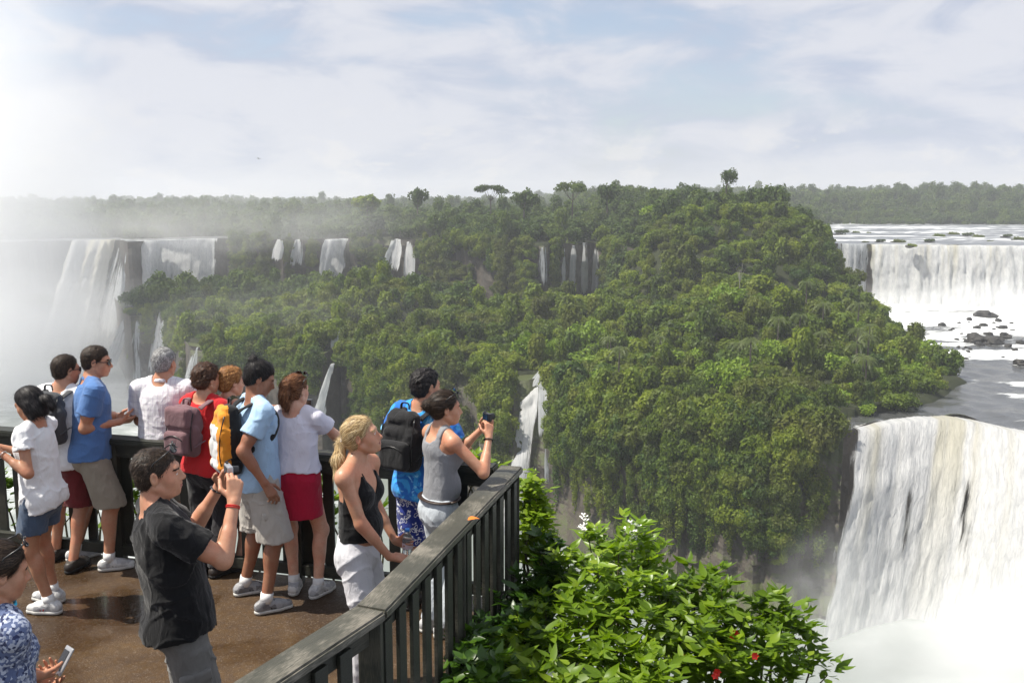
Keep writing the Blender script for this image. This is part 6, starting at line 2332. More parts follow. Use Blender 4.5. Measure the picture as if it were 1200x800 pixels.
        tag(link("strands", np_mesh("strands", VV, FF), ob, STRAND.get(mat.name, mat)), kind='stuff')
        return ob

    def shoes(self, upper, sole, sock=None, low=True, stripe=None):
        for q in (-1, 1):
            a, f = self.A[q], self.ff[q]
            g = Vector((a.x, a.y, 0))
            sd = f.cross(UPV)
            heel, ball, toe = g - f * 0.045 + UPV * 0.045, g + f * 0.085 + UPV * 0.042, g + f * 0.155 * self.s + UPV * 0.036
            pr = [Cap(heel, ball, 0.038, 0.042), Cap(ball, toe, 0.042, 0.030), Cap(heel + UPV * 0.01, g + UPV * (0.085 if low else 0.12) - f * 0.012, 0.038, 0.040), Cap(g + f * 0.01 + UPV * 0.075, ball, 0.038, 0.036)]
            lo, hi = bounds(pr, 0.02)
            F = Field(lo, hi, 0.008)
            for p in pr:
                F.add(p, 0.018)
            X, Y, Z = F.all()
            F.clip(0.020 - Z)
            F.clip(self.plane(g + UPV * 0.098 - f * 0.02, UPV - f * 0.25)(X, Y, Z))
            sh = self.local("shoe", F.mesh("shoe"), upper)
            pr = [Cap(heel - UPV * 0.022, ball - UPV * 0.022, 0.042, 0.046), Cap(ball - UPV * 0.022, toe - UPV * 0.018, 0.046, 0.034)]
            lo, hi = bounds(pr, 0.02)
            F = Field(lo, hi, 0.008)
            for p in pr:
                F.add(p, 0.015)
            X, Y, Z = F.all()
            F.clip(Z - 0.030)
            F.clip(0.003 - Z)
            self.local("sole", F.mesh("sole"), sole, sh)
            if low and sole is M_SOLE:
                for i in range(4):
                    c = g + f * (0.035 + 0.020 * i) + UPV * (0.092 - 0.008 * i)
                    o = tube_obj("lace", [c - sd * 0.022 - UPV * 0.006 - self.root, c + UPV * 0.003 - self.root, c + sd * 0.022 - UPV * 0.006 - self.root], 0.0035, sh, M_SOLE, 5)
            if stripe:
                for sg in (-1, 1):
                    for i in range(3):
                        c0 = g + f * (0.030 + 0.022 * i) + sd * (0.041 * sg)
                        tube_obj("stripe", [c0 + UPV * 0.034 - self.root, c0 - f * 0.012 - sd * 0.006 * sg + UPV * 0.062 - self.root, c0 - f * 0.016 - sd * 0.018 * sg + UPV * 0.082 - self.root], 0.0045, sh, stripe, 5)
            if sock:
                tube_obj("sock", [g + UPV * 0.075 - self.root, self.A[q].lerp(self.K[q], 0.14) - self.root], 0.044 * self.s, None, sock, 12).parent = self.obj

    def band(self, name, q, t, rad, width, mat, flat=1.0):
        """a ring round the forearm"""
        a, b = self.E[q], self.Wr[q]
        d = (b - a).normalized()
        c = a.lerp(b, t)
        u = d.cross(UPV)
        u = u.normalized() if u.length > 0.1 else self.r
        v = d.cross(u)
        pts = [c + (u * math.cos(x) + v * math.sin(x)) * rad - self.root for x in np.linspace(0, 2 * math.pi, 17)]
        return tube_obj(name, pts, width / 2, self.obj, mat, 6, flat)

    def belt(self, mat, z=0.575, rad=None):
        c = self.P.lerp(self.waist, (z - 0.535) / 0.075)
        w_ = (0.158 if self.sex == "m" else 0.148) * self.s * self.bulk if rad is None else rad
        pts = [c + (self.r * math.cos(x) * w_ + self.f * math.sin(x) * w_ * 0.74) - self.root for x in np.linspace(0, 2 * math.pi, 25)]
        return tube_obj("belt", pts, 0.019, self.obj, mat, 6, 0.35, UPV)


# ---- carried things: each a thing of its own
def backpack(fig, label, mats, size=(0.15, 0.085, 0.23), off=(0, 0, 0), strap_mat=None, pocket=True, panels=None, flap=False, tilt=0.0):
    """panels: list of (material index function) kept simple: body, front pocket, top handle, two shoulder straps"""
    s = fig.s
    c = fig.C(off[0], -0.115 - size[1] + off[1], -0.015 + off[2])
    up = (fig.t + fig.fc * tilt).normalized()
    fc = (fig.fc - up * fig.fc.dot(up)).normalized()
    R = np.array([fig.rc, fc, up])
    root = empty("backpack", c, label, "backpack")

    def loc(me, name, mat, par=None):
        co = np.empty(len(me.vertices) * 3, np.float32)
        me.vertices.foreach_get('co', co)
        me.vertices.foreach_set('co', (co.reshape(-1, 3) - np.array(c, np.float32)).ravel())
        me.update()
        return link(name, me, par or root, mat)
    body = [RBox(c - up * (size[2] * 0.22), (size[0] * 0.96, size[1] * 0.95, size[2] * 0.76), 0.075, R), RBox(c + up * (size[2] * 0.25) + fc * 0.012, (size[0] * 0.80, size[1] * 0.78, size[2] * 0.72), 0.065, R)]
    lo, hi = bounds(body, 0.01)
    F = Field(lo, hi, 0.009)
    for p in body:
        F.add(p, 0.03)
    F.rough(lambda x, y, z: 0.009 * (1 - 2.6 * np.abs(vnoise(x * 9, y * 9, z * 14))) + 0.003 * vnoise(x * 36, y * 36, z * 40), 0.02)
    matfn = None
    if panels:
        cc = np.array(c)
        matfn = lambda P: panels((P - cc) @ R.T)
    loc(F.mesh("pack_body", matfn), "pack_body", mats)
    if pocket:
        pc = c - fc * (size[1] * 0.95) - up * (size[2] * 0.38)
        pr = [RBox(pc, (size[0] * 0.74, 0.045, size[2] * 0.45), 0.035, R)]
        lo, hi = bounds(pr, 0.01)
        F = Field(lo, hi, 0.009)
        for p in pr:
            F.add(p, 0.02)
        F.rough(lambda x, y, z: 0.003 * vnoise(x * 18, y * 18, z * 22), 0.02)
        pk = loc(F.mesh("front_pocket"), "front_pocket", mats[0])
        zp = [pc - fc * 0.046 + fig.rc * (size[0] * 0.6 * k) + up * (size[2] * 0.30 - 0.03 * k * k) - c for k in np.linspace(-1, 1, 7)]
        tube_obj("zip", zp, 0.004, pk, M_BLACK, 5)
    if flap:
        pr = [RBox(c - fc * (size[1] * 0.75) + up * size[2] * 0.55, (size[0] * 0.8, 0.04, size[2] * 0.42), 0.035, R)]
        lo, hi = bounds(pr, 0.01)
        F = Field(lo, hi, 0.009)
        F.add(pr[0], 0.02)
        loc(F.mesh("flap"), "flap", mats[0])
    sm = strap_mat or mats[0]
    for q in (-1, 1):
        zp = [c + fig.rc * (q * size[0] * 0.80) + up * (size[2] * (0.75 - 1.4 * k)) - fc * (size[1] * 0.70 * math.sin(0.5 + 1.6 * k)) * 1.15 - c for k in np.linspace(0, 1, 9)]
        tube_obj("seam", zp, 0.0045, root, M_BLACK, 5)
        tube_obj("side_strap", [c + fig.rc * (q * size[0] * 1.0) + up * (size[2] * z_) + fc * y_ - c for z_, y_ in ((-0.35, 0.06), (-0.42, 0.0), (-0.5, -0.05))], 0.009, root, sm, 6, 0.4)
    hp = [c + up * size[2] * 0.98 + fc * 0.03 + fig.rc * x + up * z - c for x, z in ((-0.035, 0.0), (-0.025, 0.04), (0.025, 0.04), (0.035, 0.0))]
    tube_obj("handle", spline(hp, 4), 0.009, root, sm, 6, 0.6)
    for q in (-1, 1):
        x = 0.088 * q
        pts = [fig.C(x * 0.8, -0.125, 0.115), fig.C(x, -0.078, 0.150), fig.C(x, -0.015, 0.172), fig.C(x * 1.02, 0.045, 0.146), fig.C(x * 1.1, 0.100, 0.075), fig.C(x * 1.35, 0.100, 0.0), fig.C(x * 1.75, 0.035, -0.08), fig.C(x * 1.6, -0.09, -0.14)]
        pts = [p + (p - fig.C(0, 0, p and 0)) * 0.0 for p in pts]
        cen = fig.chest
        pts = [p + ((p - cen) - fig.t * (p - cen).dot(fig.t)).normalized() * (0.022 if i_ < 4 else 0.008) + fig.t * 0.018 for i_, p in enumerate(pts)]
        path = spline(pts, 5)
        nrm = []
        for p in path:
            o_ = p - cen
            hgt_ = o_.dot(fig.t) / s
            nrm.append((o_ - fig.t * o_.dot(fig.t)).normalized() * (1.0 - min(1, max(0, (hgt_ - 0.09) / 0.07))) + fig.t * min(1, max(0, (hgt_ - 0.05) / 0.08)) + fig.fc * 0.02)
        tube_obj("shoulder_strap", [p - c for p in path], 0.030, root, sm, 8, 0.3, nrm)
    return root


def compact_camera(label, pos, look, size=(0.10, 0.035, 0.06), mat=None, lens=True, name="compact_camera"):
    look = Vector(look).normalized()
    r = look.cross(UPV).normalized()
    u = r.cross(look).normalized()
    M = Matrix((r, look, u)).transposed().to_4x4()
    root = empty(name, pos, label, "camera" if lens else "phone")
    root.matrix_basis = Matrix.Translation(pos) @ M
    bm = bmesh.new()
    box_bm(bm, size, (0, 0, 0), None, 0.006)
    bm_obj("camera_body" if lens else "phone_case", bm, root, mat or M_SILVER)
    if lens:
        bm = bmesh.new()
        bmesh.ops.create_cone(bm, cap_ends=True, segments=20, radius1=0.024, radius2=0.021, depth=0.03, matrix=Matrix.Translation((0.012, size[1] / 2 + 0.0155, 0)) @ Matrix.Rotation(-math.pi / 2, 4, 'X'))
        l = bm_obj("lens", bm, root, M_BLACK)
        bm = bmesh.new()
        bmesh.ops.create_cone(bm, cap_ends=True, segments=16, radius1=0.006, radius2=0.006, depth=0.006, matrix=Matrix.Translation((-0.03, 0, size[2] / 2 + 0.0035)))
        bm_obj("shutter_button", bm, root, M_BLACK)
    bm = bmesh.new()
    box_bm(bm, (size[0] * 0.66, 0.002, size[2] * 0.72), (-0.005, -size[1] / 2 - 0.0012, 0))
    bm_obj("screen", bm, root, M_GLASS_DARK)
    return root


def sunglasses(fig, label, up=0.0, back=0.0, tilt=0.0, mat=M_BLACK):
    """worn on the face (up=0) or pushed up on the hair"""
    hs = fig.hs
    root = empty("sunglasses", fig.Hd(0, 0.08, up), label, "sunglasses")
    org = root.location.copy()
    ct, st = math.cos(tilt), math.sin(tilt)

    def pt(x, y, z):      # tilt about the ear line
        yy, zz = y, z
        return fig.Hd(x, -back + yy * ct - zz * st, up + yy * st + zz * ct) - org
    for q in (-1, 1):
        V = []
        for k in range(12):
            a = 2 * math.pi * k / 12
            V.append(pt(q * (0.035 + 0.027 * math.cos(a)), 0.104 - 0.010 * abs(0.4 + math.cos(a)) , 0.004 + 0.019 * math.sin(a)))
        n = len(V)
        V2 = [v + (pt(0, 0.1, 0) - pt(0, 0.0, 0)).normalized() * -0.004 for v in V]
        F = [tuple(range(n)), tuple(range(2 * n - 1, n - 1, -1))] + [(k, k + n, (k + 1) % n + n, (k + 1) % n) for k in range(n)]
        poly_obj("lens", V + V2, F, root, M_GLASS_DARK, False)
        tube_obj("rim", V + V[:1], 0.0028, root, mat, 5)
        tube_obj("temple", [pt(q * 0.060, 0.092, 0.010), pt(q * 0.080, 0.06, 0.010), pt(q * 0.086, 0.0, 0.008), pt(q * 0.085, -0.02, -0.006)], 0.0034, root, mat, 5)
    tube_obj("bridge", [pt(-0.010, 0.106, 0.008), pt(0, 0.110, 0.011), pt(0.010, 0.106, 0.008)], 0.003, root, mat, 5)
    return root

# ================================================================== the thirteen sightseers
def ft(px, py, yaw=0):
    p = at_z(px, py, 0.04)
    return (p.x, p.y, yaw)


def mid(a, b):
    return ((a[0] + b[0]) / 2, (a[1] + b[1]) / 2)


WHITE, OFFW = (0.74, 0.74, 0.75), (0.70, 0.69, 0.70)
C_WTEE = mat_cloth("white_jersey", WHITE, 0.05)
C_WTEE_SHADE = mat_cloth("white_ribbed_jersey", (0.70, 0.67, 0.74), 0.06)  # white cloth; the lilac shade on her back is put into its colour
C_DENIM = mat_cloth("blue_denim", (0.065, 0.095, 0.15), 0.35, 300)
C_MAROON = mat_cloth("maroon_cotton", (0.13, 0.018, 0.020), 0.3)
C_POLO = mat_cloth("blue_pique", (0.085, 0.18, 0.40), 0.15)
C_KHAKI = mat_cloth("khaki_cotton", (0.30, 0.265, 0.21), 0.15)
C_PLAID = mat_cloth("pale_plaid_cotton", (0.74, 0.73, 0.75), 0.05, pattern=pat_plaid)
C_RED = mat_cloth("red_jersey", (0.50, 0.018, 0.022), 0.15)
C_DARKTR = mat_cloth("black_trouser_cotton", (0.016, 0.015, 0.018), 0.3)
C_OLIVE = mat_cloth("olive_knit", (0.085, 0.088, 0.045), 0.25)
C_LBLUE = mat_cloth("light_blue_jersey", (0.36, 0.52, 0.70), 0.10)
C_STONE = mat_cloth("stone_cotton", (0.42, 0.39, 0.35), 0.12)
C_SKIRT = mat_cloth("crimson_cotton", (0.40, 0.008, 0.035), 0.15)
C_BLACKT = mat_cloth("black_jersey", (0.006, 0.006, 0.007), 0.3)
C_WTROU = mat_cloth("white_linen", (0.66, 0.65, 0.68), 0.07)
C_GREYTR = mat_cloth("grey_cotton", (0.17, 0.165, 0.155), 0.2)
C_FLECK = mat_cloth("blue_flecked_cotton", (0.10, 0.13, 0.24), 0.2, pattern=pat_fleck)
C_HIB = mat_cloth("turquoise_printed_cotton", (0.04, 0.30, 0.66), 0.2, pattern=pat_hibiscus)
C_SCROLL = mat_cloth("navy_scroll_print", (0.018, 0.035, 0.22), 0.2, pattern=pat_scroll)
C_GREYTANK = mat_cloth("grey_rib_jersey", (0.23, 0.235, 0.25), 0.12)
C_PALEJ = mat_cloth("pale_denim", (0.46, 0.50, 0.54), 0.15, 300)
N_GREY = mat_cloth("charcoal_nylon", (0.060, 0.062, 0.066), 0.2)
N_MAUVE = mat_cloth("mauve_canvas", (0.17, 0.095, 0.105), 0.2)
N_ORANGE = mat_cloth("orange_nylon", (0.70, 0.26, 0.025), 0.15)
N_WHITE = mat_cloth("white_nylon", (0.62, 0.62, 0.62), 0.1)
N_BLACK = mat_cloth("black_nylon", (0.014, 0.014, 0.015), 0.3)

# 1  white tee and denim shorts, far left
fa, fb = ft(59, 712, 0), ft(45, 700, 0)
y0 = fa[1] + 0.05
p1 = Figure("woman in a loose white tee and denim shorts at the left edge, looking down", 1.64, "f", (fa[0] - 0.02, y0), -85, "olive", 0.04, feet=(fa, (fa[0] - 0.07, fa[1] + 0.20, 5)),
            hand_l=at_y(0, 530, y0 - 0.20), hand_r=at_y(-6, 522, y0 + 0.10), elbow_l=(0.4, -0.3, -0.9), elbow_r=(0.3, 0.3, -0.9), curl_l="hold", curl_r="hold", head=(5, -22, 0), hair="black", palm_l=(0, 0.6, 0.5), palm_r=(0, -0.6, 0.5))
p1.shirt("tee_shirt", C_WTEE, 0.475, 0.42, 0.012, 0.010, seed=1.1, neck=0.075, scoop=0.09, wrinkle=0.006)
p1.shorts("denim_shorts", C_DENIM, 0.37, 0.58, 0.016, 0.03)
p1.hair("bob", None, thick=0.014, tail=(((0, -0.10, 0.0), (0, -0.15, -0.02), (0.0, -0.165, -0.07), (0, -0.15, -0.11)), (0.030, 0.036, 0.030, 0.012)), bob=True, seed=1)
p1.shoes(M_SHOE_W, M_SOLE, M_SOCK, stripe=M_RED)
p1.band("bracelet", -1, 0.9, 0.027, 0.006, M_SILVER)
compact_camera("small silver camera held low by the woman at the left edge", (p1.Wr[-1] + p1.Wr[1]) / 2 + Vector((-0.09, 0, 0.03)), (-1, 0.1, -0.1))

# 2  maroon shorts, charcoal backpack
fa, fb = ft(66, 650), ft(86, 663)
r = mid(fa, fb)
r = (r[0] + 0.05, r[1])
p2 = Figure("man in maroon shorts with a charcoal backpack, back turned at the far railing", 1.72, "m", (r[0] + 0.02, r[1]), 12, "tan", 0.05, feet=(fa, fb), head=(25, -4, 0), hair="dark",
            hand_l=Vector((r[0] - 0.22, r[1] + 0.42, 1.13)), hand_r=Vector((r[0] + 0.28, r[1] + 0.42, 1.13)), curl_l="flat", curl_r="flat", palm_l=(0, 0, -1), palm_r=(0, 0, -1))
p2.shirt("white_shirt", C_WTEE, 0.49, 0.5, 0.016, 0.015, seed=2.2)
p2.shorts("maroon_shorts", C_MAROON, 0.30, 0.585, 0.024, 0.045, wrinkle=0.006)
p2.hair("short", None, thick=0.009, seed=2)
p2.shoes(M_SHOE_D, M_SOLE_D)
sunglasses(p2, "sunglasses on the man with the charcoal backpack")
bp = backpack(p2, "charcoal backpack on the man in maroon shorts", [N_GREY], (0.155, 0.085, 0.215))
bm = bmesh.new()
box_bm(bm, (0.050, 0.004, 0.009), (0, 0, 0))
lt = bm_obj("logo_tab", bm, bp, N_WHITE)
lt.matrix_local = Matrix((p2.rc, p2.fc, p2.t)).transposed().to_4x4()
lt.location = p2.rc * 0.045 - p2.fc * 0.131 - p2.t * 0.135

# 3  blue polo
fb = ft(137, 662)
p3 = Figure("man in a blue polo and khaki shorts leaning on the far rail in profile", 1.80, "m", (fb[0] - 0.20, fb[1] + 0.10), 62, "tan", 0.10, bulk=1.06, feet=((fb[0] - 0.42, fb[1] + 0.22, -10), (fb[0] - 0.06, fb[1], 8)), head=(12, -6, 0), hair="dark",
            hand_r=at_y(140, 494, fb[1] + 0.12), hand_l=at_y(136, 489, fb[1] + 0.36), elbow_r=(-0.5, -0.3, -0.9), elbow_l=(-0.4, 0.3, -0.9), curl_l="hold", curl_r="hold", palm_r=(0.2, 0.7, 0.4), palm_l=(0.2, -0.7, 0.4))
p3.shirt("polo_shirt", C_POLO, 0.50, 0.62, 0.016, 0.012, seed=3.3, collar=True)
p3.shorts("khaki_shorts", C_KHAKI, 0.29, 0.585, 0.022, 0.04)
p3.hair("short", None, thick=0.008, seed=3)
p3.shoes(M_SHOE_W, M_SOLE, M_SOCK, stripe=M_SHOE_G)
p3.belt(M_LEATHER, 0.575, 0.168)
sunglasses(p3, "wraparound sunglasses on the man in the blue polo")
compact_camera("small silver camera in the hands of the man in the blue polo", (p3.Wr[-1] + p3.Wr[1]) / 2 + p3.f * 0.10 + Vector((0, 0, 0.03)), p3.f + Vector((0, 0, -0.2)))

# 4  grey hair, plaid shirt
y4 = 7.30
x4 = at_y(190, 470, y4).x
p4 = Figure("grey-haired man in a pale plaid shirt leaning on the far rail, seen from behind", 1.76, "m", (x4, y4), 2, "tan", 0.07, bulk=1.05, head=(8, -5, 0), hair="grey",
            hand_l=Vector((x4 - 0.15, y4 + 0.36, 1.13)), hand_r=Vector((x4 + 0.16, y4 + 0.36, 1.13)), elbow_l=(-0.35, -0.5, -0.8), elbow_r=(0.35, -0.5, -0.8), curl_l="flat", curl_r="flat", palm_l=(0, 0, -1), palm_r=(0, 0, -1))
p4.shirt("plaid_shirt", C_PLAID, 0.47, 0.72, 0.015, 0.018, seed=4.4, collar=True)
p4.shorts("khaki_shorts", C_KHAKI, 0.29, 0.585, 0.022, 0.04)
p4.hair("short", None, thick=0.010, seed=4)
p4.shoes(M_SHOE_D, M_SOLE_D)

# 5  red top, mauve backpack, black trousers
y5 = 7.02
x5 = at_y(238, 480, y5).x
p5 = Figure("person in a red tee and black trousers with a mauve backpack at the far rail", 1.68, "f", (x5, y5), 24, "tan", 0.04, bulk=1.08, head=(14, -4, 0), hair="brown",
            hand_l=Vector((x5 - 0.05, y5 + 0.45, 1.12)), hand_r=Vector((x5 + 0.34, y5 + 0.30, 1.12)), curl_l="flat", curl_r="flat", palm_l=(0, 0, -1), palm_r=(0, 0, -1))
p5.shirt("red_tee", C_RED, 0.50, 0.45, 0.014, 0.012, seed=5.5, neck=0.078)
p5.shorts("black_trousers", C_DARKTR, 0.05, 0.585, 0.018, 0.030)
p5.hair("short", None, thick=0.024, seed=5, messy=0.007)
p5.shoes(M_SHOE_D, M_SOLE_D)
backpack(p5, "mauve canvas backpack with a flap, on the person in the red tee", [N_MAUVE], (0.145, 0.08, 0.20), off=(-0.03, 0, -0.03), flap=True)

# 6  ginger hair, olive top
y6 = 7.15
x6 = at_y(266, 480, y6).x
p6 = Figure("short ginger-haired person in an olive top, half hidden behind the orange backpack", 1.63, "f", (x6, y6), 42, "fair", 0.04, head=(5, -4, 0), hair="ginger",
            hand_l=Vector((x6 + 0.1, y6 + 0.42, 1.12)), hand_r=Vector((x6 + 0.34, y6 + 0.22, 1.12)), curl_l="flat", curl_r="flat", palm_l=(0, 0, -1), palm_r=(0, 0, -1))
p6.top("olive_top", C_OLIVE, "tank", 0.50)
p6.shorts("khaki_shorts", C_KHAKI, 0.31, 0.585, 0.02, 0.035)
p6.hair("short", None, thick=0.022, seed=6, messy=0.006)
p6.shoes(M_SHOE_D, M_SOLE_D)

# 7  black hair in a bun, light blue tee, orange backpack
fa, fb = ft(287, 690), ft(312, 711)
p7 = Figure("man with black hair in a bun, light blue tee and stone cargo shorts", 1.80, "m", (mid(fa, fb)[0] + 0.05, mid(fa, fb)[1] + 0.02), 60, "brown", 0.02, feet=(fa, fb), head=(10, -24, 0), hair="black",
            hand_r=at_y(310, 566, fb[1] - 0.08), hand_l=at_y(306, 479, fb[1] + 0.40), elbow_l=(0.2, 0.5, -0.8), elbow_r=(-0.9, -0.4, 0.0), curl_l="point", curl_r="relaxed", palm_l=(0, -0.3, -1), reach_l=(1, 0.15, -0.05))
p7.shirt("light_blue_tee", C_LBLUE, 0.485, 0.62, 0.012, 0.010, seed=7.7, neck=0.075)
p7.shorts("cargo_shorts", C_STONE, 0.285, 0.58, 0.026, 0.045, wrinkle=0.006)
p7.hair("back", None, thick=0.012, bun=((0, -0.085, 0.105), (0.034, 0.036, 0.032)), seed=7, messy=0.004)
p7.shoes(M_SHOE_G, M_SOLE, M_SOCK, stripe=M_BLACK)
backpack(p7, "orange, white and black backpack on the man with the bun", [N_ORANGE, N_WHITE, N_BLACK], (0.155, 0.095, 0.25), strap_mat=N_BLACK, pocket=False, off=(0, 0, -0.05),
         panels=lambda q: np.where(q[:, 1] > 0.03, 2, np.where((np.abs(q[:, 0]) < 0.085) & (q[:, 2] < 0.10) & (q[:, 1] < -0.02), 1, np.where((np.abs(q[:, 1] - 0.015) < 0.018) | (q[:, 2] < -0.20), 2, 0))).astype(np.int32))

# 8  white tee, red skirt
fa, fb = ft(345, 688), ft(373, 692)
p8 = Figure("woman in a white tee and crimson skirt with auburn hair tied back", 1.67, "f", (mid(fa, fb)[0] - 0.05, mid(fa, fb)[1]), 8, "fair", 0.02, bulk=1.12, feet=((fa[0], fa[1], -12), (fb[0], fb[1], 22)), head=(22, -4, 0), hair="auburn",
            hand_r=at_y(365, 484, fb[1] + 0.24), hand_l=at_y(348, 488, fb[1] + 0.32), elbow_r=(0.8, -0.2, -0.7), elbow_l=(-0.8, 0.1, -0.7), curl_l="hold", curl_r="hold", palm_r=(-0.8, 0, 0.4), palm_l=(0.8, 0, 0.4))
p8.shirt("white_tee", C_WTEE_SHADE, 0.575, 0.50, 0.012, 0.010, seed=8.8, neck=0.08, wrinkle=0.005)
p8.skirt("crimson_skirt", C_SKIRT, 0.37, 0.60)
p8.hair("back", None, thick=0.014, tail=(((0, -0.085, 0.05), (0.01, -0.135, 0.045), (0.012, -0.140, -0.01), (0.0, -0.125, -0.08), (0.01, -0.105, -0.13)), (0.026, 0.040, 0.042, 0.036, 0.014)), seed=8, messy=0.007)
p8.shoes(M_SHOE_W, M_SOLE, M_SOCK, stripe=M_SHOE_G)
sunglasses(p8, "sunglasses pushed up on the auburn hair of the woman in the crimson skirt", 0.072, 0.01, 0.55)
compact_camera("black camera held up by the woman in the crimson skirt", (p8.Wr[1] + p8.Wr[-1]) / 2 + Vector((0.0, 0.04, 0.075)), (0.25, 1, -0.05), (0.12, 0.05, 0.075), M_BLACK)

# 9  blonde in black halter and white trousers
y9 = 5.22
x9 = at_y(418, 600, y9).x
p9 = Figure("blonde woman in a black halter top and white trousers by the near handrail", 1.70, "f", (x9, y9), 102, "tan", 0.03, bulk=1.10, head=(-16, 13, 0), hair="blonde", twist=6,
            hand_r=at_y(456, 652, y9 - 0.14), hand_l=at_y(463, 633, y9 + 0.16), elbow_r=(-0.75, -0.45, -0.6), elbow_l=(-0.5, 0.6, -0.6), curl_r="flat", curl_l="grip", palm_r=(0.1, 0.45, -1), palm_l=(0.2, -0.8, 0.15), reach_r=(0.9, 0.3, 0.05), reach_l=(1, -0.1, 0.1), fine=0.005, coarse=0.009)
p9.top("halter_top", C_BLACKT, "halter", 0.575, 0.006, seed=9.9)
p9.shorts("white_trousers", C_WTROU, 0.05, 0.585, 0.010, 0.016, 0.007, wrinkle=0.005)
p9.hair("back", None, 0.005, 0.012, tail=(((0, -0.092, 0.00), (0, -0.132, -0.015), (0.03, -0.165, -0.10), (0.05, -0.175, -0.20), (0.06, -0.170, -0.31), (0.06, -0.160, -0.42)), (0.024, 0.028, 0.040, 0.040, 0.032, 0.008)), seed=9, messy=0.002)
p9.shoes(M_SHOE_W, M_SOLE)
tube_obj("hair_tie", [p9.Hd(0.024 * math.cos(a), -0.124, -0.012 + 0.024 * math.sin(a)) - p9.root for a in np.linspace(0, 6.283, 13)], 0.007, p9.obj, C_WTEE, 6)

# water bottle in her left hand
bpos = p9.Wr[-1] + p9.hand[-1][0] * 0.085 + p9.hand[-1][1] * 0.032
bt = empty("water_bottle", bpos, "clear plastic water bottle with a blue cap in the blonde woman's hand", "bottle")
m_, t_ = new_mat("clear_plastic")
p_ = principled(t_, (0.9, 0.95, 1.0), 0.08, None, 0.5)
p_.inputs['Transmission Weight'].default_value = 0.85
p_.inputs['IOR'].default_value = 1.2
t_.link(p_.outputs[0], t_.out.inputs[0])


def lathe(name, prof, parent, mat, seg=18):
    V, F = [], []
    for r_, z_ in prof:
        for k in range(seg):
            V.append((r_ * math.cos(6.28319 * k / seg), r_ * math.sin(6.28319 * k / seg), z_))
    for i in range(len(prof) - 1):
        for k in range(seg):
            a, b = i * seg + k, i * seg + (k + 1) % seg
            F.append((a, b, b + seg, a + seg))
    return poly_obj(name, V, F, parent, mat)


lathe("bottle_body", [(0.0005, -0.10), (0.029, -0.10), (0.031, -0.09), (0.031, -0.04), (0.029, -0.03), (0.031, -0.02), (0.031, 0.03), (0.024, 0.06), (0.013, 0.078), (0.0125, 0.085)], bt, m_)
lathe("cap", [(0.0005, 0.101), (0.014, 0.101), (0.0155, 0.098), (0.0155, 0.083), (0.0005, 0.083)], bt, plain("blue_cap", (0.05, 0.25, 0.75), 0.4))
lathe("label_band", [(0.0318, -0.018), (0.0318, 0.018)], bt, plain("pale_label", (0.70, 0.55, 0.60), 0.5))

# 10  black tee, taking a photograph
y10 = 4.20
x10 = at_y(196, 650, y10).x
p10 = Figure("man in a black tee and grey trousers photographing with both hands raised", 1.80, "m", (x10 + 0.015, y10), 66, "tan", -0.14, twist=-6, head=(14, 1, 0), hair="dark", hips=0.03,
             hand_r=at_y(274, 588, y10 + 0.04), hand_l=at_y(257, 570, y10 + 0.36), elbow_r=(0.2, -0.3, -1), elbow_l=(-0.2, 0.3, -1), curl_r="grip", curl_l="hold", palm_r=(-0.4, 0.8, 0.0), palm_l=(0.5, -0.7, 0.1), reach_r=(-0.05, 0.35, 1), reach_l=(0.5, -0.25, 0.6), fine=0.005, coarse=0.009)
p10.shirt("black_tee", C_BLACKT, 0.50, 0.60, 0.014, 0.012, 0.007, seed=10.1, neck=0.072, wrinkle=0.006)
p10.shorts("grey_trousers", C_GREYTR, 0.05, 0.55, 0.010, 0.035, 0.008, wrinkle=0.007)
p10.hair("short", None, 0.005, 0.005, seed=10, messy=0.001)
p10.shoes(M_SHOE_D, M_SOLE_D)
p10.band("bracelet", 1, 0.93, 0.031, 0.006, M_RED)
p10.band("bracelet", 1, 0.90, 0.032, 0.005, M_RED)
w_ = p10.band("wristwatch", -1, 0.93, 0.031, 0.020, M_BLACK, 0.4)
sunglasses(p10, "sunglasses pushed up on the head of the man in the black tee", 0.062, 0.005, 0.55)
compact_camera("silver compact camera held up by the man in the black tee", at_y(268, 551, y10 + 0.20), Vector((0.9, 0.5, -0.02)), (0.092, 0.026, 0.055), M_SILVER)

# 11  bottom left corner
y11 = 3.38
x11 = at_y(-6, 760, y11).x
p11 = Figure("dark-haired woman in a flecked blue top at the bottom left corner", 1.63, "f", (x11, y11), 40, "olive", 0.03, head=(10, -12, 0), hair="dark", hand_r=at_y(44, 792, y11 + 0.22), hand_l=at_y(38, 788, y11 + 0.34),
             elbow_r=(-0.5, -0.6, -0.7), elbow_l=(-0.6, 0.5, -0.7), curl_r="hold", curl_l="hold", palm_r=(-0.2, 0.5, 0.8), palm_l=(0.3, -0.4, 0.8), fine=0.005)
p11.shirt("flecked_top", C_FLECK, 0.50, 0.40, 0.012, 0.012, 0.007, seed=11.1, neck=0.085)
p11.shorts("denim_shorts", C_DENIM, 0.33, 0.58, 0.016, 0.03)
p11.hair("back", None, 0.005, 0.014, bun=((0, -0.115, 0.015), (0.045, 0.040, 0.045)), seed=11)
p11.shoes(M_SHOE_W, M_SOLE)
tube_obj("hair_tie", [p11.Hd(0.034 * math.cos(a), -0.105, 0.02 + 0.034 * math.sin(a)) - p11.root for a in np.linspace(0, 6.283, 13)], 0.008, p11.obj, N_ORANGE, 6)
tube_obj("neck_trim", [p11.N + p11.t * 0.012 + (p11.rc * math.sin(a) - p11.fc * math.cos(a)) * 0.079 - p11.root for a in np.linspace(-3.0, 3.0, 19)], 0.007, p11.obj, plain("turquoise_trim", (0.03, 0.45, 0.70), 0.7), 6)
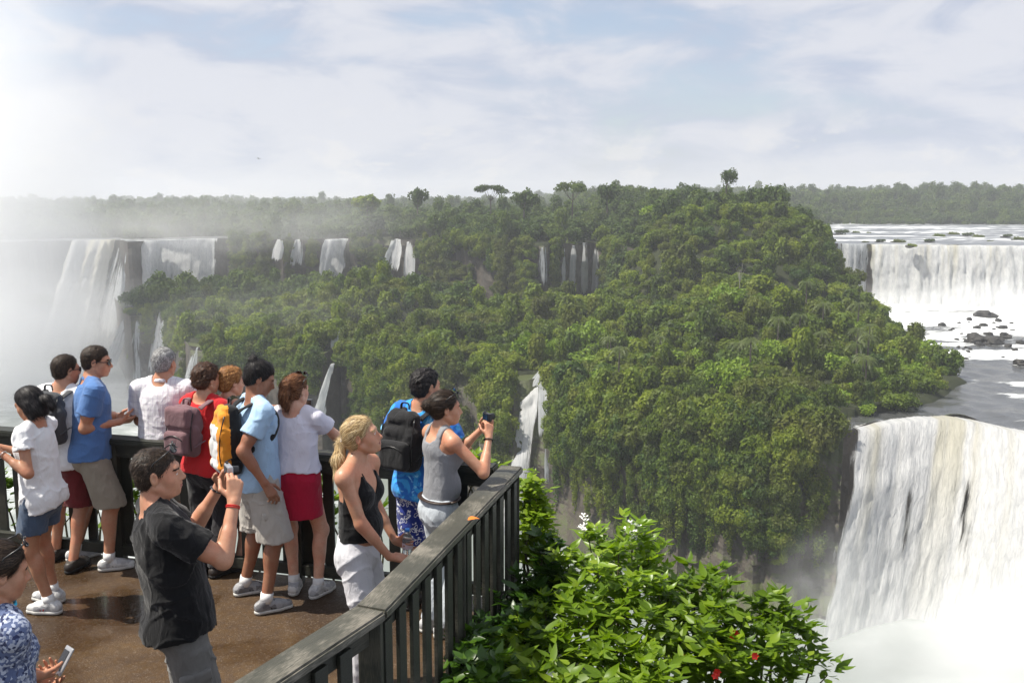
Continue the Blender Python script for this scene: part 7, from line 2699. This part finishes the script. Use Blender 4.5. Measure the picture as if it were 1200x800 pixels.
sunglasses(p11, "sunglasses on the dark hair of the woman at the bottom left corner", 0.074, 0.012, 0.6)
compact_camera("silver phone in the hands of the woman at the bottom left corner", (p11.Wr[1] + p11.Wr[-1]) / 2 + p11.f * 0.12 + Vector((0, 0, 0.015)), p11.f + Vector((0, 0, -0.7)), (0.065, 0.009, 0.12), M_SILVER, False, "phone")

# 12  turquoise shirt, black backpack
y12 = 6.42
x12 = at_y(493, 520, y12).x
p12 = Figure("man in a turquoise printed shirt and navy scroll-print shorts", 1.75, "m", (x12, y12), 30, "tan", 0.05, head=(22, -4, 0), hair="black",
             hand_l=Vector((x12 - 0.04, y12 + 0.33, 1.15)), hand_r=Vector((x12 + 0.30, y12 + 0.14, 1.13)), curl_l="flat", curl_r="flat", palm_l=(0, 0, -1), palm_r=(0, 0, -1))
p12.shirt("printed_shirt", C_HIB, 0.475, 0.6, 0.018, 0.022, seed=12.2)
p12.shorts("scroll_print_shorts", C_SCROLL, 0.26, 0.58, 0.026, 0.045)
p12.hair("short", None, thick=0.016, seed=12, messy=0.006)
p12.shoes(M_SHOE_D, M_SOLE_D)
backpack(p12, "black backpack on the man in the turquoise shirt", [N_BLACK], (0.16, 0.09, 0.22), off=(-0.02, 0, 0.0))

# 13  grey tank top, taking a photograph
y13 = 6.02
x13 = at_y(514, 560, y13).x
p13 = Figure("woman in a grey tank top with a dark bun, photographing at the railing corner", 1.68, "f", (x13, y13), 58, "tan", 0.05, head=(16, -2, 0), hair="dark", bulk=1.08,
             hand_r=at_y(573, 512, y13 + 0.0), hand_l=at_y(565, 502, y13 + 0.26), elbow_r=(0.3, -0.5, -1), elbow_l=(0.1, 0.4, -1), curl_r="grip", curl_l="hold", palm_r=(-0.4, 0.8, 0), palm_l=(0.3, -0.8, 0.1), reach_r=(-0.05, 0.4, 1), reach_l=(0.5, -0.2, 0.7), fine=0.005, coarse=0.009)
p13.top("tank_top", C_GREYTANK, "tank", 0.56, 0.007, seed=13.3)
p13.shorts("pale_jeans", C_PALEJ, 0.05, 0.575, 0.010, 0.016, 0.008)
p13.hair("back", None, 0.005, 0.013, bun=((0, -0.125, 0.02), (0.046, 0.038, 0.046)), seed=13, messy=0.004)
p13.shoes(M_SHOE_W, M_SOLE)
p13.belt(M_LEATHER, 0.568, 0.158)
p13.band("wristwatch", 1, 0.92, 0.027, 0.018, M_BLACK, 0.4)
sunglasses(p13, "sunglasses resting on the dark hair of the woman in the grey tank top", 0.072, 0.01, 0.55)
compact_camera("small black camera raised by the woman in the grey tank top", at_y(571, 488, y13 + 0.15), Vector((0.85, 0.55, 0.0)), (0.090, 0.024, 0.052), M_BLACK)

for fg, mt in ((p7, C_STONE), (p2, C_MAROON), (p10, C_GREYTR)):
    for q in (-1, 1):
        c = fg.hipj[q].lerp(fg.K[q], 0.66) + fg.r * (0.088 * q * fg.s)
        ax_ = (fg.K[q] - fg.hipj[q]).normalized()
        lat = (fg.r * q - ax_ * ax_.dot(fg.r * q)).normalized()
        fw = ax_.cross(lat)
        Rr = np.array([lat, fw, ax_])
        F = Field(*bounds([RBox(c, (0.02, 0.07, 0.085), 0.012, Rr)], 0.02), 0.007)
        F.add(RBox(c, (0.022, 0.066, 0.078), 0.014, Rr), 0.01)
        F.add(RBox(c - ax_ * 0.062 + lat * 0.004, (0.022, 0.072, 0.026), 0.010, Rr), 0.004)
        F.rough(lambda x, y, z: 0.003 * vnoise(x * 30, y * 30, z * 30), 0.02)
        fg.local("pocket", F.mesh("pocket"), mt)

# ================================================================== air and spray
HAZE = 0.00027


def haze_box():
    m, t = new_mat("haze_air")
    v = t.new('ShaderNodeVolumePrincipled')
    v.inputs['Color'].default_value = (0.93, 0.95, 1.0, 1)
    v.inputs['Density'].default_value = HAZE
    v.inputs['Anisotropy'].default_value = 0.2
    t.link(v.outputs[0], t.out.inputs[1])
    bm = bmesh.new()
    box_bm(bm, (12000, 7400, 220), (0, 3000, 23.5))
    o = bm_obj("haze", bm, None, m)
    tag(o, "thin bluish haze over the whole gorge", kind='stuff')


def mist(label, center, radii, density, nscale=2.2, lo=0.38, hi=0.68, power=1.0, seed=0.0, stretch=(1, 1, 0.7)):
    """a bank of spray: soft-edged volume with wisps, in its own closed shell"""
    m, t = new_mat("spray")
    ob = t.new('ShaderNodeTexCoord').outputs['Object']
    r = t.vmath('LENGTH', ob)
    fall = t.math('POWER', t.ramp(r, 0.12, 0.98, 1.0, 0.0), power)
    n = t.noise(t.map(ob, stretch, loc=(seed, seed * 0.7, seed * 0.3)), nscale, 4, 0.55, 0.6)
    d = t.math('MULTIPLY', t.math('MULTIPLY', fall, t.ramp(n, lo, hi, 0.12, 1.0)), density)
    v = t.new('ShaderNodeVolumePrincipled')
    v.inputs['Color'].default_value = (1.0, 1.0, 1.0, 1)
    v.inputs['Anisotropy'].default_value = 0.0
    t.link(d, v.inputs['Density'])
    t.link(v.outputs[0], t.out.inputs[1])
    bm = bmesh.new()
    bmesh.ops.create_icosphere(bm, subdivisions=3, radius=1.0)
    o = bm_obj("mist", bm, None, m)
    o.location = center
    o.scale = radii
    tag(o, label, kind='stuff')
    return o


haze_box()
mist("tall white plume of spray rising over the left of the gorge", (-184, 310, 0), (68, 70, 128), 0.030, 1.3, 0.22, 0.56, 1.0, 1.3)
mist("spray drifting low across the left waterfalls", (-205, 345, -46), (112, 90, 30), 0.034, 2.2, 0.28, 0.64, 1.0, 4.1)
mist("low spray over the gorge river at the foot of the left falls", (-135, 300, -60), (85, 70, 15), 0.03, 2.4, 0.28, 0.64, 1.0, 6.1)
mist("thin veil of spray over the plateau behind the left falls", (-130, 405, -9), (125, 50, 26), 0.014, 2.2, 0.32, 0.66, 1.0, 7.7)
mist("faint spray hanging over the left of the bench", (-70, 285, -38), (75, 60, 22), 0.006, 2.2, 0.32, 0.66, 1.0, 9.7)
mist("thick spray boiling at the foot of the near waterfall", (72, 117, -63), (46, 27, 20), 0.15, 2.8, 0.30, 0.66, 1.5, 2.2)
mist("white spray filling the pool below the near waterfall", (68, 96, -64), (60, 32, 17), 0.09, 2.6, 0.28, 0.64, 1.4, 8.2)
mist("wisp of spray curling past the cliff beside the near waterfall", (46, 124, -53), (13, 12, 14), 0.05, 2.6, 0.40, 0.68, 1.0, 5.2)
mist("spray at the foot of the broad far waterfall", (170, 332, -33), (78, 20, 12), 0.04, 2.4, 0.33, 0.64, 1.0, 3.4)
